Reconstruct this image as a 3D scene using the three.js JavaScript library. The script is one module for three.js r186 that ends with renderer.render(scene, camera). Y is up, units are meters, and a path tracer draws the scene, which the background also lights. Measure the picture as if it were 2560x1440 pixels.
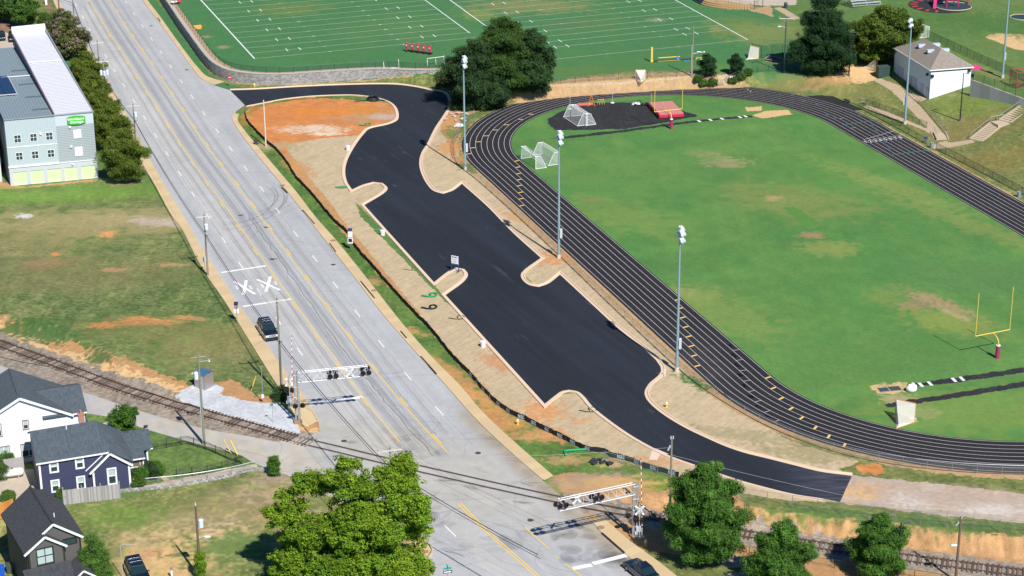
import * as THREE from 'three';
import { Sky } from 'three/addons/objects/Sky.js';
import { mergeGeometries } from 'three/addons/utils/BufferGeometryUtils.js';
import { RoundedBoxGeometry } from 'three/addons/geometries/RoundedBoxGeometry.js';
import { FontLoader } from 'three/addons/loaders/FontLoader.js';

// ---------- camera (70 mm-equivalent drone lens, fitted to the field and track markings) ----------
const FPX = 5076.107, PITCH = 0.3760924, ROLL = -0.0076883, CAMH = 112.984;
const scene = new THREE.Scene();
const camera = new THREE.PerspectiveCamera(2 * Math.atan(720 / FPX) * 180 / Math.PI, 16 / 9, 1, 3000);
camera.position.set(0, CAMH, 0);
camera.rotation.set(-PITCH, 0, ROLL, 'XYZ');
scene.add(camera);

// ---------- sky, sun, exposure ----------
const SUN = new THREE.Vector3(0.306, 0.731, 0.610).normalize();
const sky = new Sky();
sky.name = 'sky'; sky.userData = { kind: 'structure' };
sky.scale.setScalar(2000);
Object.assign(sky.material.uniforms.sunPosition.value, { x: SUN.x, y: SUN.y, z: SUN.z });
sky.material.uniforms.turbidity.value = 2.2;
sky.material.uniforms.rayleigh.value = 1.05;
sky.material.uniforms.mieCoefficient.value = 0.004;
sky.material.uniforms.mieDirectionalG.value = 0.8;
if (sky.material.uniforms.cloudCoverage) sky.material.uniforms.cloudCoverage.value = 0;
scene.add(sky);
scene.environmentIntensity = 0.1;
const sun = new THREE.DirectionalLight(0xfffaf2, 5.0);
sun.name = 'sun';
sun.position.set(SUN.x * 400, SUN.y * 400, SUN.z * 400 - 320);
sun.target.position.set(0, 0, -320);
sun.castShadow = true; sun.shadow.radius = 1;
sun.shadow.mapSize.set(4096, 4096);
Object.assign(sun.shadow.camera, { left: -160, right: 160, top: 170, bottom: -170, near: 50, far: 800 });
scene.add(sun, sun.target);
const renderer = new THREE.WebGLRenderer({ antialias: true });
renderer.toneMapping = THREE.LinearToneMapping;
renderer.toneMappingExposure = 1.2;
renderer.shadowMap.enabled = true;

// ---------- random and noise ----------
let _s = 12345;
const seed = (n) => { _s = (n * 2654435761) >>> 0 || 1; };
const rnd = () => { _s = (_s + 0x6d2b79f5) | 0; let t = Math.imul(_s ^ (_s >>> 15), 1 | _s); t = (t + Math.imul(t ^ (t >>> 7), 61 | t)) ^ t; return ((t ^ (t >>> 14)) >>> 0) / 4294967296; };
const rr = (a, b) => a + (b - a) * rnd();
const PERM = new Uint8Array(512), VAL = new Float32Array(256);
seed(7);
for (let i = 0; i < 256; i++) { PERM[i] = i; VAL[i] = rnd(); }
for (let i = 255; i > 0; i--) { const j = (rnd() * (i + 1)) | 0, t = PERM[i]; PERM[i] = PERM[j]; PERM[j] = t; }
for (let i = 0; i < 256; i++) PERM[i + 256] = PERM[i];
function vn(x, y) {
  const xi = Math.floor(x), yi = Math.floor(y); let u = x - xi, v = y - yi;
  u = u * u * (3 - 2 * u); v = v * v * (3 - 2 * v);
  const X = xi & 255, Y = yi & 255, X1 = (X + 1) & 255, Y1 = (Y + 1) & 255, pa = PERM[X], pb = PERM[X1];
  const a = VAL[PERM[pa + Y]], b = VAL[PERM[pb + Y]], c = VAL[PERM[pa + Y1]], d = VAL[PERM[pb + Y1]];
  return a + (b - a) * u + (c - a + (a - b - c + d) * u) * v;
}
const fbm = (x, y) => vn(x, y) * 0.55 + vn(x * 2.07 + 17.3, y * 2.07 + 5.1) * 0.29 + vn(x * 4.3 + 3.7, y * 4.3 + 29.2) * 0.16;
const ss = (a, b, x) => { const t = Math.min(1, Math.max(0, (x - a) / (b - a))); return t * t * (3 - 2 * t); };
const lerp = (a, b, t) => a + (b - a) * t;

// ---------- pixel (2560 x 1440 photograph) to place ----------
const cR = Math.cos(ROLL), sR = Math.sin(ROLL), cP = Math.cos(-PITCH), sP = Math.sin(-PITCH);
function ray(u, v) {
  const x = (u - 1280) / FPX, y = -(v - 720) / FPX, a = cR * x - sR * y, b = sR * x + cR * y;
  return [a, cP * b + sP, sP * b - cP];
}
const G0 = (u, v, y = 0) => { const d = ray(u, v), t = (y - CAMH) / d[1]; return [t * d[0], t * d[2]]; };
function polyDist(P, x, z) {       // [signed distance (left of travel positive), segment, parameter]
  let best = 1e9, bi = 0, bt = 0, sg = 1;
  for (let i = 0; i < P.length - 1; i++) {
    const ax = P[i][0], az = P[i][1], dx = P[i + 1][0] - ax, dz = P[i + 1][1] - az;
    let t = ((x - ax) * dx + (z - az) * dz) / (dx * dx + dz * dz); t = Math.min(1, Math.max(0, t));
    const ex = x - ax - t * dx, ez = z - az - t * dz, q = ex * ex + ez * ez;
    if (q < best - 1e-9) { best = q; bi = i; bt = t; sg = dx * (z - az) - dz * (x - ax) > 0 ? -1 : 1; }
  }
  return [Math.sqrt(best) * sg, bi, bt];
}
// track oval, fitted
const TR = { th: -1.90747755, R: 31.4276, cx: 47.9736, cz: -310.9643, L: 101.4802, W: 1.05415 };
const tax = Math.cos(TR.th), taz = Math.sin(TR.th);
const ovalST = (x, z) => { const dx = x - TR.cx, dz = z - TR.cz; return [dx * tax + dz * taz, -dx * taz + dz * tax]; };
function ovalD(x, z) { const [s, t] = ovalST(x, z); const q = Math.max(0, Math.abs(s) - TR.L / 2); return Math.hypot(q, t) - TR.R; }
const ovalP = (s, t) => [TR.cx + s * tax - t * taz, TR.cz + s * taz + t * tax];
// ---------- terrain height ----------
const PLATEAU = 2.1, CUT = 1.75;
const wallBasePx = [[330, -110], [405, 7], [467, 100], [527, 178], [552, 194], [577, 203], [636, 211], [699, 212.5], [777, 208], [880, 201.5], [958, 194], [1021, 186], [1060, 181], [1106, 177]];
const wallRise = [0, 0, 0, 0, 0, 0, 0, 0, 0, 0, 0.4, 1.3, 1.75, 2.05];
const wallBase = wallBasePx.map((p, i) => G0(p[0], p[1], wallRise[i]));
const northPx = [[1180, 216], [1290, 222], [1370, 211], [1450, 204], [1550, 197], [1650, 191], [1740, 187], [1830, 184], [1920, 181], [2010, 189], [2080, 204], [2150, 236], [2222, 280], [2300, 340], [2420, 407], [2560, 482], [2800, 612]];
const bound = [...wallBase, ...northPx.map((p, i) => G0(p[0], p[1], i > 10 ? 0 : PLATEAU))];
const boundRise = [...wallRise, ...northPx.map((_, i) => i > 12 ? 0 : i > 9 ? (13 - i) * 0.6 : PLATEAU)];
const boundFar = [...wallRise.map(() => 0.01), ...northPx.map((_, i) => i < 9 ? 0.01 : [6, 14, 22, 26, 28, 30, 30, 30][i - 9] ?? 30)];
// step of the plateau lies behind the wall face
const boundIn = bound.map((p, i) => { const a = bound[Math.max(0, i - 1)], b = bound[Math.min(bound.length - 1, i + 1)], dx = b[0] - a[0], dz = b[1] - a[1], l = Math.hypot(dx, dz); return i < wallBase.length ? [p[0] + dz / l * 1.0, p[1] - dx / l * 1.0] : p; });
const cutTop = [[1450, 1262], [1500, 1246], [1560, 1226], [1650, 1240], [1750, 1254], [1900, 1274], [2070, 1295], [2300, 1318], [2560, 1344], [2900, 1378]].map((p) => G0(...p));
const walkR0 = G0(1500, 1275), walkR1 = G0(1665, 1435);
const bermTop = [[-160, 760], [-60, 790], [60, 822], [180, 852], [260, 898], [330, 945], [410, 985]].map((p) => G0(...p));
const wlx = walkR1[0] - walkR0[0], wlz = walkR1[1] - walkR0[1], wll = Math.hypot(wlx, wlz);
function hgt(x, z) {
  let h = 0;
  if (z < -335) {
    const [d, i, t] = polyDist(boundIn, x, z), A = lerp(PLATEAU, 5, ss(54, 84, x)), far = lerp(boundFar[i], boundFar[i + 1], t), rise = lerp(boundRise[i], boundRise[i + 1], t);
    if (d > 0) h += rise + (A - rise) * ss(0.05, far + 0.06, d);
    else h += rise * ss(-3.2, 0, d);
  }
  if (z > -262) {
    if (x > 4) {
      const e = ((x - walkR0[0]) * wlz - (z - walkR0[1]) * wlx) / wll;
      if (e > 0.8) {
        const [d] = polyDist(cutTop, x, z);
        const rough = (fbm(x * 0.9, z * 0.5) - 0.5) * 1.3;
        h -= CUT * ss(0.8, 15, e) * ss(0.0, 1.9, -d + rough * 0.55);
      }
    }
    if (x < -36) {
      const [d] = polyDist(bermTop, x, z);
      h += 1.15 * ss(-38, -56, x) * ss(-2.3, 0.7, d + (fbm(x * 0.6, z * 0.6) - 0.5) * 1.2) * (1 - ss(3, 26, d));
    }
  } else if (x < -40 && z > -300) {
    const [d] = polyDist(bermTop, x, z);
    h += 1.15 * ss(-38, -56, x) * ss(-2.3, 0.7, d) * (1 - ss(3, 26, d));
  }
  return h;
}
function G(u, v) {                 // where the sight line through a pixel meets the ground
  let y = 0, p = G0(u, v, 0);
  for (let k = 0; k < 24; k++) { const h = hgt(p[0], p[1]); y = lerp(y, h, 0.55); p = G0(u, v, y); if (Math.abs(h - y) < 0.004) break; }
  return new THREE.Vector3(p[0], hgt(p[0], p[1]), p[1]);
}
const GW = (pts) => pts.map((p) => { const q = G(p[0], p[1]); return [q.x, q.z]; });
function heightAt(base, u, v) { const d = ray(u, v); return CAMH + base.z / d[2] * d[1]; }   // height of the thing that stands at base and shows at this pixel

// ---------- building helpers ----------
const used = new Map();
function numbered(name) { const n = used.get(name) ?? 0; used.set(name, n + 1); return n ? name + '_' + String(n).padStart(3, '0') : name; }
const col = (c) => { const o = new THREE.Color(); return Array.isArray(c) ? o.setRGB(c[0], c[1], c[2]) : o.set(c); };
const mat = (c, rough = 0.8, o = {}) => new THREE.MeshStandardMaterial({ color: col(c), roughness: rough, ...o });
function geo(list) {
  list = [].concat(list);
  if (list.length === 1) return list[0];
  const names = ['position', 'normal', 'uv'];
  const clean = list.map((g) => { let q = g.index ? g.toNonIndexed() : g.clone(); for (const n of Object.keys(q.attributes)) if (!names.includes(n)) q.deleteAttribute(n); if (!q.attributes.uv) q.setAttribute('uv', new THREE.BufferAttribute(new Float32Array(q.attributes.position.count * 2), 2)); return q; });
  return mergeGeometries(clean);
}
function obj(name, geoms, m, parent) {
  const o = new THREE.Mesh(geo(geoms), m);
  o.castShadow = o.receiveShadow = true;
  if (parent === scene) o.name = numbered(name); else o.name = name;
  parent.add(o);
  return o;
}
function tag(o, label, category, group) { o.userData.label = label; o.userData.category = category; if (group) o.userData.group = group; return o; }
function thing(name, label, category, pos, turn = 0, group) {
  const o = new THREE.Group(); o.name = numbered(name); o.position.set(pos.x ?? pos[0], pos.y ?? pos[1], pos.z ?? pos[2]); o.rotation.y = turn; scene.add(o);
  return tag(o, label, category, group);
}
function struct(name, label) { const o = new THREE.Group(); o.name = numbered(name); o.userData = { kind: 'structure' }; if (label) o.userData.label = label; scene.add(o); return o; }
function structMesh(name, geoms, m) { const o = obj(name, geoms, m, scene); o.userData.kind = 'structure'; return o; }
const V = (x, y, z) => new THREE.Vector3(x, y, z);
const box = (w, h, d, x = 0, y = 0, z = 0, ry = 0, rx = 0, rz = 0) => { const g = new THREE.BoxGeometry(w, h, d); if (rx) g.rotateX(rx); if (rz) g.rotateZ(rz); if (ry) g.rotateY(ry); return g.translate(x, y, z); };
const rbox = (w, h, d, r, x = 0, y = 0, z = 0, ry = 0) => { const g = new RoundedBoxGeometry(w, h, d, 2, r); if (ry) g.rotateY(ry); return g.translate(x, y, z); };
const cyl = (r0, r1, h, x = 0, y = 0, z = 0, seg = 10) => new THREE.CylinderGeometry(r1, r0, h, seg).translate(x, y + h / 2, z);
const UPV = V(0, 1, 0);
function bar(a, b, r, seg = 6, r1 = r) {
  a = a.isVector3 ? a : V(...a); b = b.isVector3 ? b : V(...b);
  const d = b.clone().sub(a), l = d.length(), g = new THREE.CylinderGeometry(r1, r, l, seg, 1);
  g.applyQuaternion(new THREE.Quaternion().setFromUnitVectors(UPV, d.normalize()));
  const c = a.clone().add(b).multiplyScalar(0.5);
  return g.translate(c.x, c.y, c.z);
}
const pipe = (pts, r, seg = 6) => pts.slice(1).map((p, i) => bar(pts[i], p, r, seg));
function curvePts(pts, n) { return new THREE.CatmullRomCurve3(pts.map((p) => p.isVector3 ? p : V(...p)), false, 'centripetal').getPoints(n); }
// smooth a plan polyline between its corners
function smooth(P, step = 1.2, closed = false, corner = 0.8) {
  const n = P.length, out = [];
  const isC = (i) => { if (!closed && (i === 0 || i === n - 1)) return true; const a = P[(i - 1 + n) % n], b = P[i], c = P[(i + 1) % n]; let t = Math.atan2(c[1] - b[1], c[0] - b[0]) - Math.atan2(b[1] - a[1], b[0] - a[0]); t = Math.abs(Math.atan2(Math.sin(t), Math.cos(t))); return t > corner; };
  const seq = []; for (let i = 0; i < n; i++) seq.push(i);
  let start = 0; if (closed) { start = seq.findIndex(isC); if (start < 0) start = 0; }
  const order = []; for (let i = 0; i <= (closed ? n : n - 1); i++) order.push((start + i) % n);
  let run = [order[0]];
  for (let k = 1; k < order.length; k++) {
    run.push(order[k]);
    if (isC(order[k]) || k === order.length - 1) {
      const q = run.map((i) => V(P[i][0], 0, P[i][1]));
      if (q.length === 2) out.push([q[0].x, q[0].z]);
      else { const c = new THREE.CatmullRomCurve3(q, false, 'centripetal'), m = Math.max(2, Math.ceil(c.getLength() / step)); const pp = c.getPoints(m); for (let j = 0; j < m; j++) out.push([pp[j].x, pp[j].z]); }
      run = [order[k]];
    }
  }
  if (!closed) out.push(P[n - 1]);
  return out;
}
const areaOf = (P) => P.reduce((s, p, i) => { const q = P[(i + 1) % P.length]; return s + p[0] * q[1] - q[0] * p[1]; }, 0) / 2;
function sheet(P, y, uv = 1, holes = []) {        // flat polygon sheet, uv in metres times uv
  const sh = new THREE.Shape(P.map((p) => new THREE.Vector2(p[0], -p[1])));
  for (const h of holes) sh.holes.push(new THREE.Path(h.map((p) => new THREE.Vector2(p[0], -p[1]))));
  const g = new THREE.ShapeGeometry(sh).rotateX(-Math.PI / 2), p = g.attributes.position, t = new Float32Array(p.count * 2);
  for (let i = 0; i < p.count; i++) { t[2 * i] = p.getX(i) * uv; t[2 * i + 1] = p.getZ(i) * uv; if (typeof y === 'function') p.setY(i, y(p.getX(i), p.getZ(i))); else p.setY(i, y); }
  g.setAttribute('uv', new THREE.BufferAttribute(t, 2));
  return g;
}
function offsets(P, closed = false) {             // mitred left-hand normals of a plan polyline
  const n = P.length;
  return P.map((p, i) => {
    const a = P[closed ? (i - 1 + n) % n : Math.max(0, i - 1)], b = P[closed ? (i + 1) % n : Math.min(n - 1, i + 1)];
    let d0 = [p[0] - a[0], p[1] - a[1]], d1 = [b[0] - p[0], b[1] - p[1]];
    const l0 = Math.hypot(...d0), l1 = Math.hypot(...d1);
    if (l0 < 1e-6) d0 = d1; if (l1 < 1e-6) d1 = d0;
    const n0 = [d0[1] / (l0 || l1), -d0[0] / (l0 || l1)], n1 = [d1[1] / (l1 || l0), -d1[0] / (l1 || l0)];
    let m = [n0[0] + n1[0], n0[1] + n1[1]]; const l = Math.hypot(...m) || 1; m = [m[0] / l, m[1] / l];
    const k = 1 / Math.max(0.4, m[0] * n0[0] + m[1] * n0[1]);
    return [m[0] * k, m[1] * k];
  });
}
function ribbon(P, prof, closed = false, y0 = 0) { // sweep a profile [[offset to the left, height], ...] along a plan polyline
  const N = offsets(P, closed), n = P.length, pos = [], idx = [], uv = [], k = prof.length;
  let len = 0;
  const rings = closed ? n + 1 : n;
  for (let i = 0; i < rings; i++) {
    const p = P[i % n], m = N[i % n], y = typeof y0 === 'function' ? y0(p[0], p[1]) : y0;
    if (i) len += Math.hypot(p[0] - P[i - 1][0], p[1] - P[i - 1][1]);
    for (let j = 0; j < k; j++) { pos.push(p[0] + m[0] * prof[j][0], y + prof[j][1], p[1] + m[1] * prof[j][0]); uv.push(len, prof[j][0] + prof[j][1]); }
  }
  for (let i = 0; i < rings - 1; i++) for (let j = 0; j < k - 1; j++) { const a = i * k + j, b = a + k; idx.push(a, b, a + 1, b, b + 1, a + 1); }
  const g = new THREE.BufferGeometry();
  g.setAttribute('position', new THREE.Float32BufferAttribute(pos, 3)); g.setAttribute('uv', new THREE.Float32BufferAttribute(uv, 2)); g.setIndex(idx);
  const q = g.toNonIndexed(); q.computeVertexNormals();
  return q;
}
const stripe = (P, w, y, closed = false) => ribbon(P, [[-w / 2, 0], [w / 2, 0]], closed, y);
const between = (a, b, t) => [lerp(a[0], b[0], t), lerp(a[1], b[1], t)];
function along(P, step, from = 0) {               // points every step metres: [x, z, heading]
  const out = []; let need = from;
  for (let i = 0; i < P.length - 1; i++) {
    const dx = P[i + 1][0] - P[i][0], dz = P[i + 1][1] - P[i][1], l = Math.hypot(dx, dz);
    while (need <= l) { out.push([P[i][0] + dx * need / l, P[i][1] + dz * need / l, Math.atan2(-dz, dx)]); need += step; }
    need -= l;
  }
  return out;
}
// ---------- ground: what lies where ----------
const C = { GRASS: 0, LOT: 1, INFIELD: 2, FIELD: 3, STRAW: 4, CLAY: 5, DIRT: 6, STRIP: 7, BALLAST: 8, WHITE: 9, HILL: 10, PATH: 11, OLD: 12, BANK: 13, LAWN: 14, YARD: 15, SAND: 16, MULCH: 17, TAN: 18, SOD: 19, RUBBER: 20, PALE: 21 };
const siltPx = [[612, 283], [618, 304], [640, 331], [667, 358], [690, 377], [717, 410], [740, 447], [772, 480], [803, 517], [840, 560], [870, 587], [883, 613], [907, 643], [930, 667], [960, 703], [1003, 750], [1040, 790], [1070, 820], [1100, 857], [1133, 897], [1173, 937], [1192, 959], [1213, 983], [1250, 1017], [1280, 1037], [1320, 1055], [1353, 1073], [1397, 1093], [1430, 1110], [1467, 1127], [1513, 1134], [1527, 1143], [1557, 1149], [1583, 1158], [1610, 1169], [1647, 1179], [1697, 1193]];
const railPx = [[-150, 806], [-60, 838], [0, 860.5], [160, 918.5], [320, 977], [436, 1013], [508, 1034], [632, 1068], [756, 1102.5], [850, 1125], [942, 1147.5], [1035, 1169], [1160, 1197.5], [1280, 1224.5], [1430, 1256], [1575, 1284], [1658, 1298], [1853, 1335], [2026, 1362], [2270, 1397], [2560, 1435], [2800, 1466]];
const silt = GW(siltPx), railFlat = railPx.map((p) => { let y = 0, q = G0(p[0], p[1]); for (let k = 0; k < 12; k++) { const e = ((q[0] - walkR0[0]) * wlz - (q[1] - walkR0[1]) * wlx) / wll; y = q[0] > 4 ? -CUT * ss(0.8, 15, e) : 0; q = G0(p[0], p[1], y); } return q; }), rail = smooth(railFlat, 2);
const walkLout = [[100, -70], [128, -8], [150, 40], [172, 85], [205, 135], [232, 185], [262, 262], [300, 325], [340, 395], [385, 460], [422, 530], [455, 575], [488, 640], [520, 695], [560, 752], [600, 815], [640, 880], [676, 938], [706, 985]];
const walkRout = [[310, -90], [368, 0], [400, 42], [447, 108], [495, 170], [520, 193], [560, 205]];
const walkRout2 = [[600, 282], [594, 300], [612, 328], [662, 388], [740, 480], [790, 545], [830, 590], [870, 638], [935, 720], [1010, 815], [1090, 905], [1150, 965], [1205, 1030], [1290, 1110], [1382, 1190]];
const polys = [   // [class, pixels, soft edge in metres]
  [C.LOT, [[-300, 480], [-300, 455], [250, 438], [345, 425], [420, 530], [706, 985], [690, 1010], [450, 1000], [330, 960], [260, 910], [100, 845], [-300, 740]], 0.4],
  [C.HILL, [[1800, 210], [1850, 190], [2040, 196], [2300, 180], [2440, 240], [2700, 320], [2700, 580], [2560, 500], [2330, 372], [2150, 262], [2040, 225]], 0.6],
  [C.LAWN, [[-200, 1500], [-100, 1240], [160, 1262], [300, 1246], [430, 1215], [640, 1168], [720, 1196], [800, 1240], [1030, 1340], [1070, 1395], [1020, 1410], [900, 1530], [-200, 1600]], 0.4],
  [C.STRIP, [...walkRout2, [1405, 1205], [1500, 1190], [1600, 1220], [1697, 1215], ...siltPx.slice().reverse()], 0.15],
  [C.STRAW, [...siltPx.slice(4), [1800, 1222], [1960, 1250], [2090, 1262], [2130, 1190], [1900, 1130], [1600, 960], [1380, 990], [1100, 740], [900, 540], [860, 420], [930, 330], [905, 335], [787, 345], [720, 360], [712, 377]], 0.1],
  [C.STRAW, [[860, 480], [905, 520], [1085, 712], [1112, 744], [1180, 690], [1150, 660], [1100, 690], [980, 480], [940, 448], [880, 460]], 0.05],
  [C.DIRT, [[690, 377], [717, 410], [740, 447], [772, 480], [840, 560], [883, 613], [960, 703], [1003, 750], [1040, 790], [1052, 786], [1000, 725], [935, 645], [872, 572], [820, 500], [770, 440], [735, 395], [716, 372], [700, 362]], 0.35],
  [C.CLAY, [[608, 285], [625, 266], [700, 248], [800, 240], [900, 240], [960, 246], [1000, 262], [1005, 305], [960, 322], [916, 328], [905, 337], [787, 347], [720, 362], [712, 390], [667, 358], [630, 322]], 0.35],
  [C.STRIP, [[640, 262], [700, 250], [840, 239], [950, 243], [975, 256], [900, 254], [860, 246], [780, 246], [700, 255], [650, 268], [625, 292], [616, 280]], 0.3],
  [C.STRAW, [[1120, 265], [1148, 285], [1140, 330], [1152, 420], [1290, 532], [1410, 652], [1560, 800], [1690, 915], [1770, 980], [1900, 1062], [2010, 1115], [2150, 1152], [2085, 1186], [1900, 1150], [1700, 1070], [1600, 950], [1300, 680], [1050, 470], [1045, 400]], 0.15],
  [C.DIRT, [[1108, 282], [1150, 278], [1150, 340], [1140, 380], [1128, 400], [1120, 350], [1100, 330]], 0.5],
  [C.DIRT, [[1100, 262], [1160, 290], [1260, 258], [1390, 226], [1390, 205], [1330, 222], [1150, 250]], 0.7],
  [C.HILL, [[1110, 185], [1200, 215], [1110, 262], [1080, 228], [900, 214], [740, 221], [620, 222], [560, 206], [520, 182], [400, 10], [330, -90], [350, -90], [530, 178], [640, 212], [780, 210], [960, 196]], 0.25],
  [C.TAN, [[480, 120], [527, 181], [580, 206], [640, 214], [780, 212], [880, 206], [960, 198], [1106, 180], [1060, 181], [960, 194], [780, 208], [640, 211], [580, 203], [527, 178], [480, 119]], 0.25],
  [C.DIRT, [[1380, 1190], [1440, 1178], [1500, 1190], [1560, 1180], [1640, 1196], [1760, 1218], [1850, 1240], [1850, 1290], [1500, 1300], [1430, 1262]], 0.7],
  [C.STRIP, [[1505, 1140], [1560, 1152], [1697, 1197], [1712, 1225], [1650, 1222], [1560, 1190], [1470, 1160]], 0.5],
  [C.TAN, [[2150, 1158], [2300, 1172], [2450, 1180], [2700, 1185], [2700, 1206], [2560, 1199], [2400, 1190], [2260, 1172]], 0.2],
  [C.HILL, [[2100, 1172], [2175, 1145], [2240, 1162], [2330, 1180], [2440, 1192], [2560, 1199], [2760, 1206], [2760, 1252], [2560, 1231], [2330, 1206], [2130, 1189]], 0.3],
  [C.CLAY, [[2140, 1165], [2190, 1158], [2210, 1180], [2180, 1186], [2150, 1183]], 0.6],
  [C.OLD, [[2126, 1188], [2330, 1207], [2560, 1234], [2900, 1268], [2900, 1345], [2560, 1307], [2330, 1286], [2098, 1256]], 0.15],
  [C.HILL, [[1960, 1250], [2098, 1256], [2330, 1286], [2560, 1307], [2900, 1345], [2900, 1390], [2560, 1340], [2300, 1314], [2070, 1290], [1940, 1276]], 0.4],
  [C.WHITE, [[437, 990], [467, 968], [500, 955], [538, 960], [558, 970], [548, 985], [593, 997], [655, 1008], [697, 1002], [732, 1038], [742, 1053], [750, 1085], [693, 1078], [593, 1049], [510, 1025], [450, 1004]], 0.15],
  [C.DIRT, [[535, 957], [575, 948], [640, 985], [690, 1000], [697, 1003], [655, 1008], [593, 997], [548, 985], [558, 970]], 0.5],
  [C.YARD, [[213, 1035], [275, 1042], [372, 1076], [470, 1104], [607, 1143], [650, 1166], [430, 1206], [330, 1217], [200, 1100]], 0.15],
  [C.PALE, [[-120, 1185], [86, 1172], [130, 1240], [60, 1262], [-120, 1270]], 0.02],
  [C.PALE, [[250, 1060], [285, 1048], [300, 1070], [260, 1085]], 0.02],
  [C.PALE, [[330, 1219], [640, 1160], [645, 1170], [430, 1214], [332, 1228]], 0.1],
  [C.PATH, [[395, 1188], [404, 1186], [436, 1207], [420, 1212]], 0.02],
  [C.PATH, [[2183, 200], [2202, 196], [2250, 214], [2268, 232], [2306, 270], [2352, 326], [2360, 342], [2332, 345], [2326, 328], [2260, 258], [2230, 228]], 0.05],
  [C.PATH, [[2268, 232], [2318, 246], [2304, 254], [2262, 240]], 0.05],
  [C.PATH, [[2158, 268], [2166, 262], [2240, 288], [2320, 322], [2345, 345], [2315, 328], [2240, 297]], 0.08],
  [C.PATH, [[2318, 364], [2350, 356], [2362, 352], [2376, 356], [2432, 348], [2436, 356], [2335, 372]], 0.05],
  [C.SAND, [[2060, 184], [2100, 160], [2170, 160], [2200, 195], [2180, 202], [2130, 206], [2070, 205]], 0.8],
  [C.SAND, [[2464, 93], [2474, 86], [2500, 83], [2560, 86], [2760, 92], [2760, 140], [2560, 126], [2535, 123], [2500, 108]], 0.12],
  [C.PATH, [[1370, 212], [1740, 188], [1740, 191], [1370, 215]], 0.1],
  [C.PATH, [[1793, 205], [1818, 201], [1832, 214], [1795, 212]], 0.05],
  [C.MULCH, [[1745, 188], [1790, 186], [1790, 205], [1750, 200]], 0.4],
  [C.MULCH, [[1825, 185], [1880, 180], [1880, 190], [1830, 200]], 0.4],
  [C.TAN, [[1728, 0], [1740, -10], [1850, 5], [1905, 20], [1890, 24], [1820, 24], [1760, 14]], 0.2],
  [C.PALE, [[1760, -40], [1990, -40], [1990, 12], [1900, 14], [1840, 6], [1760, -8]], 0.2],
  [C.TAN, [[1870, 26], [1925, 12], [1932, 24], [1930, 42], [1900, 32]], 0.5],
  [C.PATH, [[1935, 20], [1955, 17], [2000, 45], [1985, 50]], 0.05],
  [C.MULCH, [[-200, 35], [75, 35], [92, 62], [75, 85], [-200, 82]], 0.5],
  [C.PALE, [[-200, 80], [35, 82], [60, 130], [60, 190], [-200, 190]], 0.1],
  [C.HILL, [[75, -60], [110, -60], [128, -8], [150, 40], [160, 70], [100, 75], [80, 60], [72, 30]], 0.3],
  [C.MULCH, [[112, 0], [120, 0], [130, 22], [118, 22]], 0.2],
  [C.DIRT, [[0, 450], [26, 462], [60, 466], [240, 448], [246, 452], [60, 471], [-60, 474]], 0.2],
  [C.MULCH, [[272, 458], [300, 450], [335, 452], [342, 464], [310, 475], [275, 472]], 0.25],
  [C.SOD, [[1955, 518], [1992, 520], [2062, 566], [2018, 572]], 0.1],
  [C.SOD, [[2056, 584], [2100, 580], [2108, 588], [2060, 592]], 0.2],
  [C.RUBBER, [[1368, 300], [1372, 310], [1385, 326], [1460, 325], [1560, 322], [1640, 310], [1745, 290], [1700, 275], [1655, 262], [1560, 256], [1470, 258], [1420, 270], [1390, 285]], 0.15],
  [C.RUBBER, [[1375, 346], [1412, 341], [1560, 324], [1680, 308], [1800, 294], [1880, 288], [1882, 293], [1800, 299], [1680, 313], [1560, 330], [1412, 347]], 0.12],
  [C.SAND, [[1880, 288], [1915, 277], [1968, 274], [1980, 286], [1905, 296]], 0.08],
  [C.SAND, [[1865, 268], [1905, 266], [1905, 276], [1862, 278]], 0.15],
  [C.RUBBER, [[2212, 1012], [2240, 1004], [2400, 980], [2700, 930], [2700, 944], [2400, 993], [2220, 1019]], 0.12],
  [C.RUBBER, [[2270, 960], [2400, 942], [2700, 898], [2700, 911], [2400, 955], [2275, 968]], 0.12],
  [C.SAND, [[2175, 968], [2205, 958], [2262, 956], [2272, 975], [2230, 985], [2195, 985]], 0.25],
  [C.SAND, [[2228, 1040], [2272, 1034], [2298, 1055], [2245, 1060]], 0.05],
].map(([c, p, e]) => [c, GW(p), e]);
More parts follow.
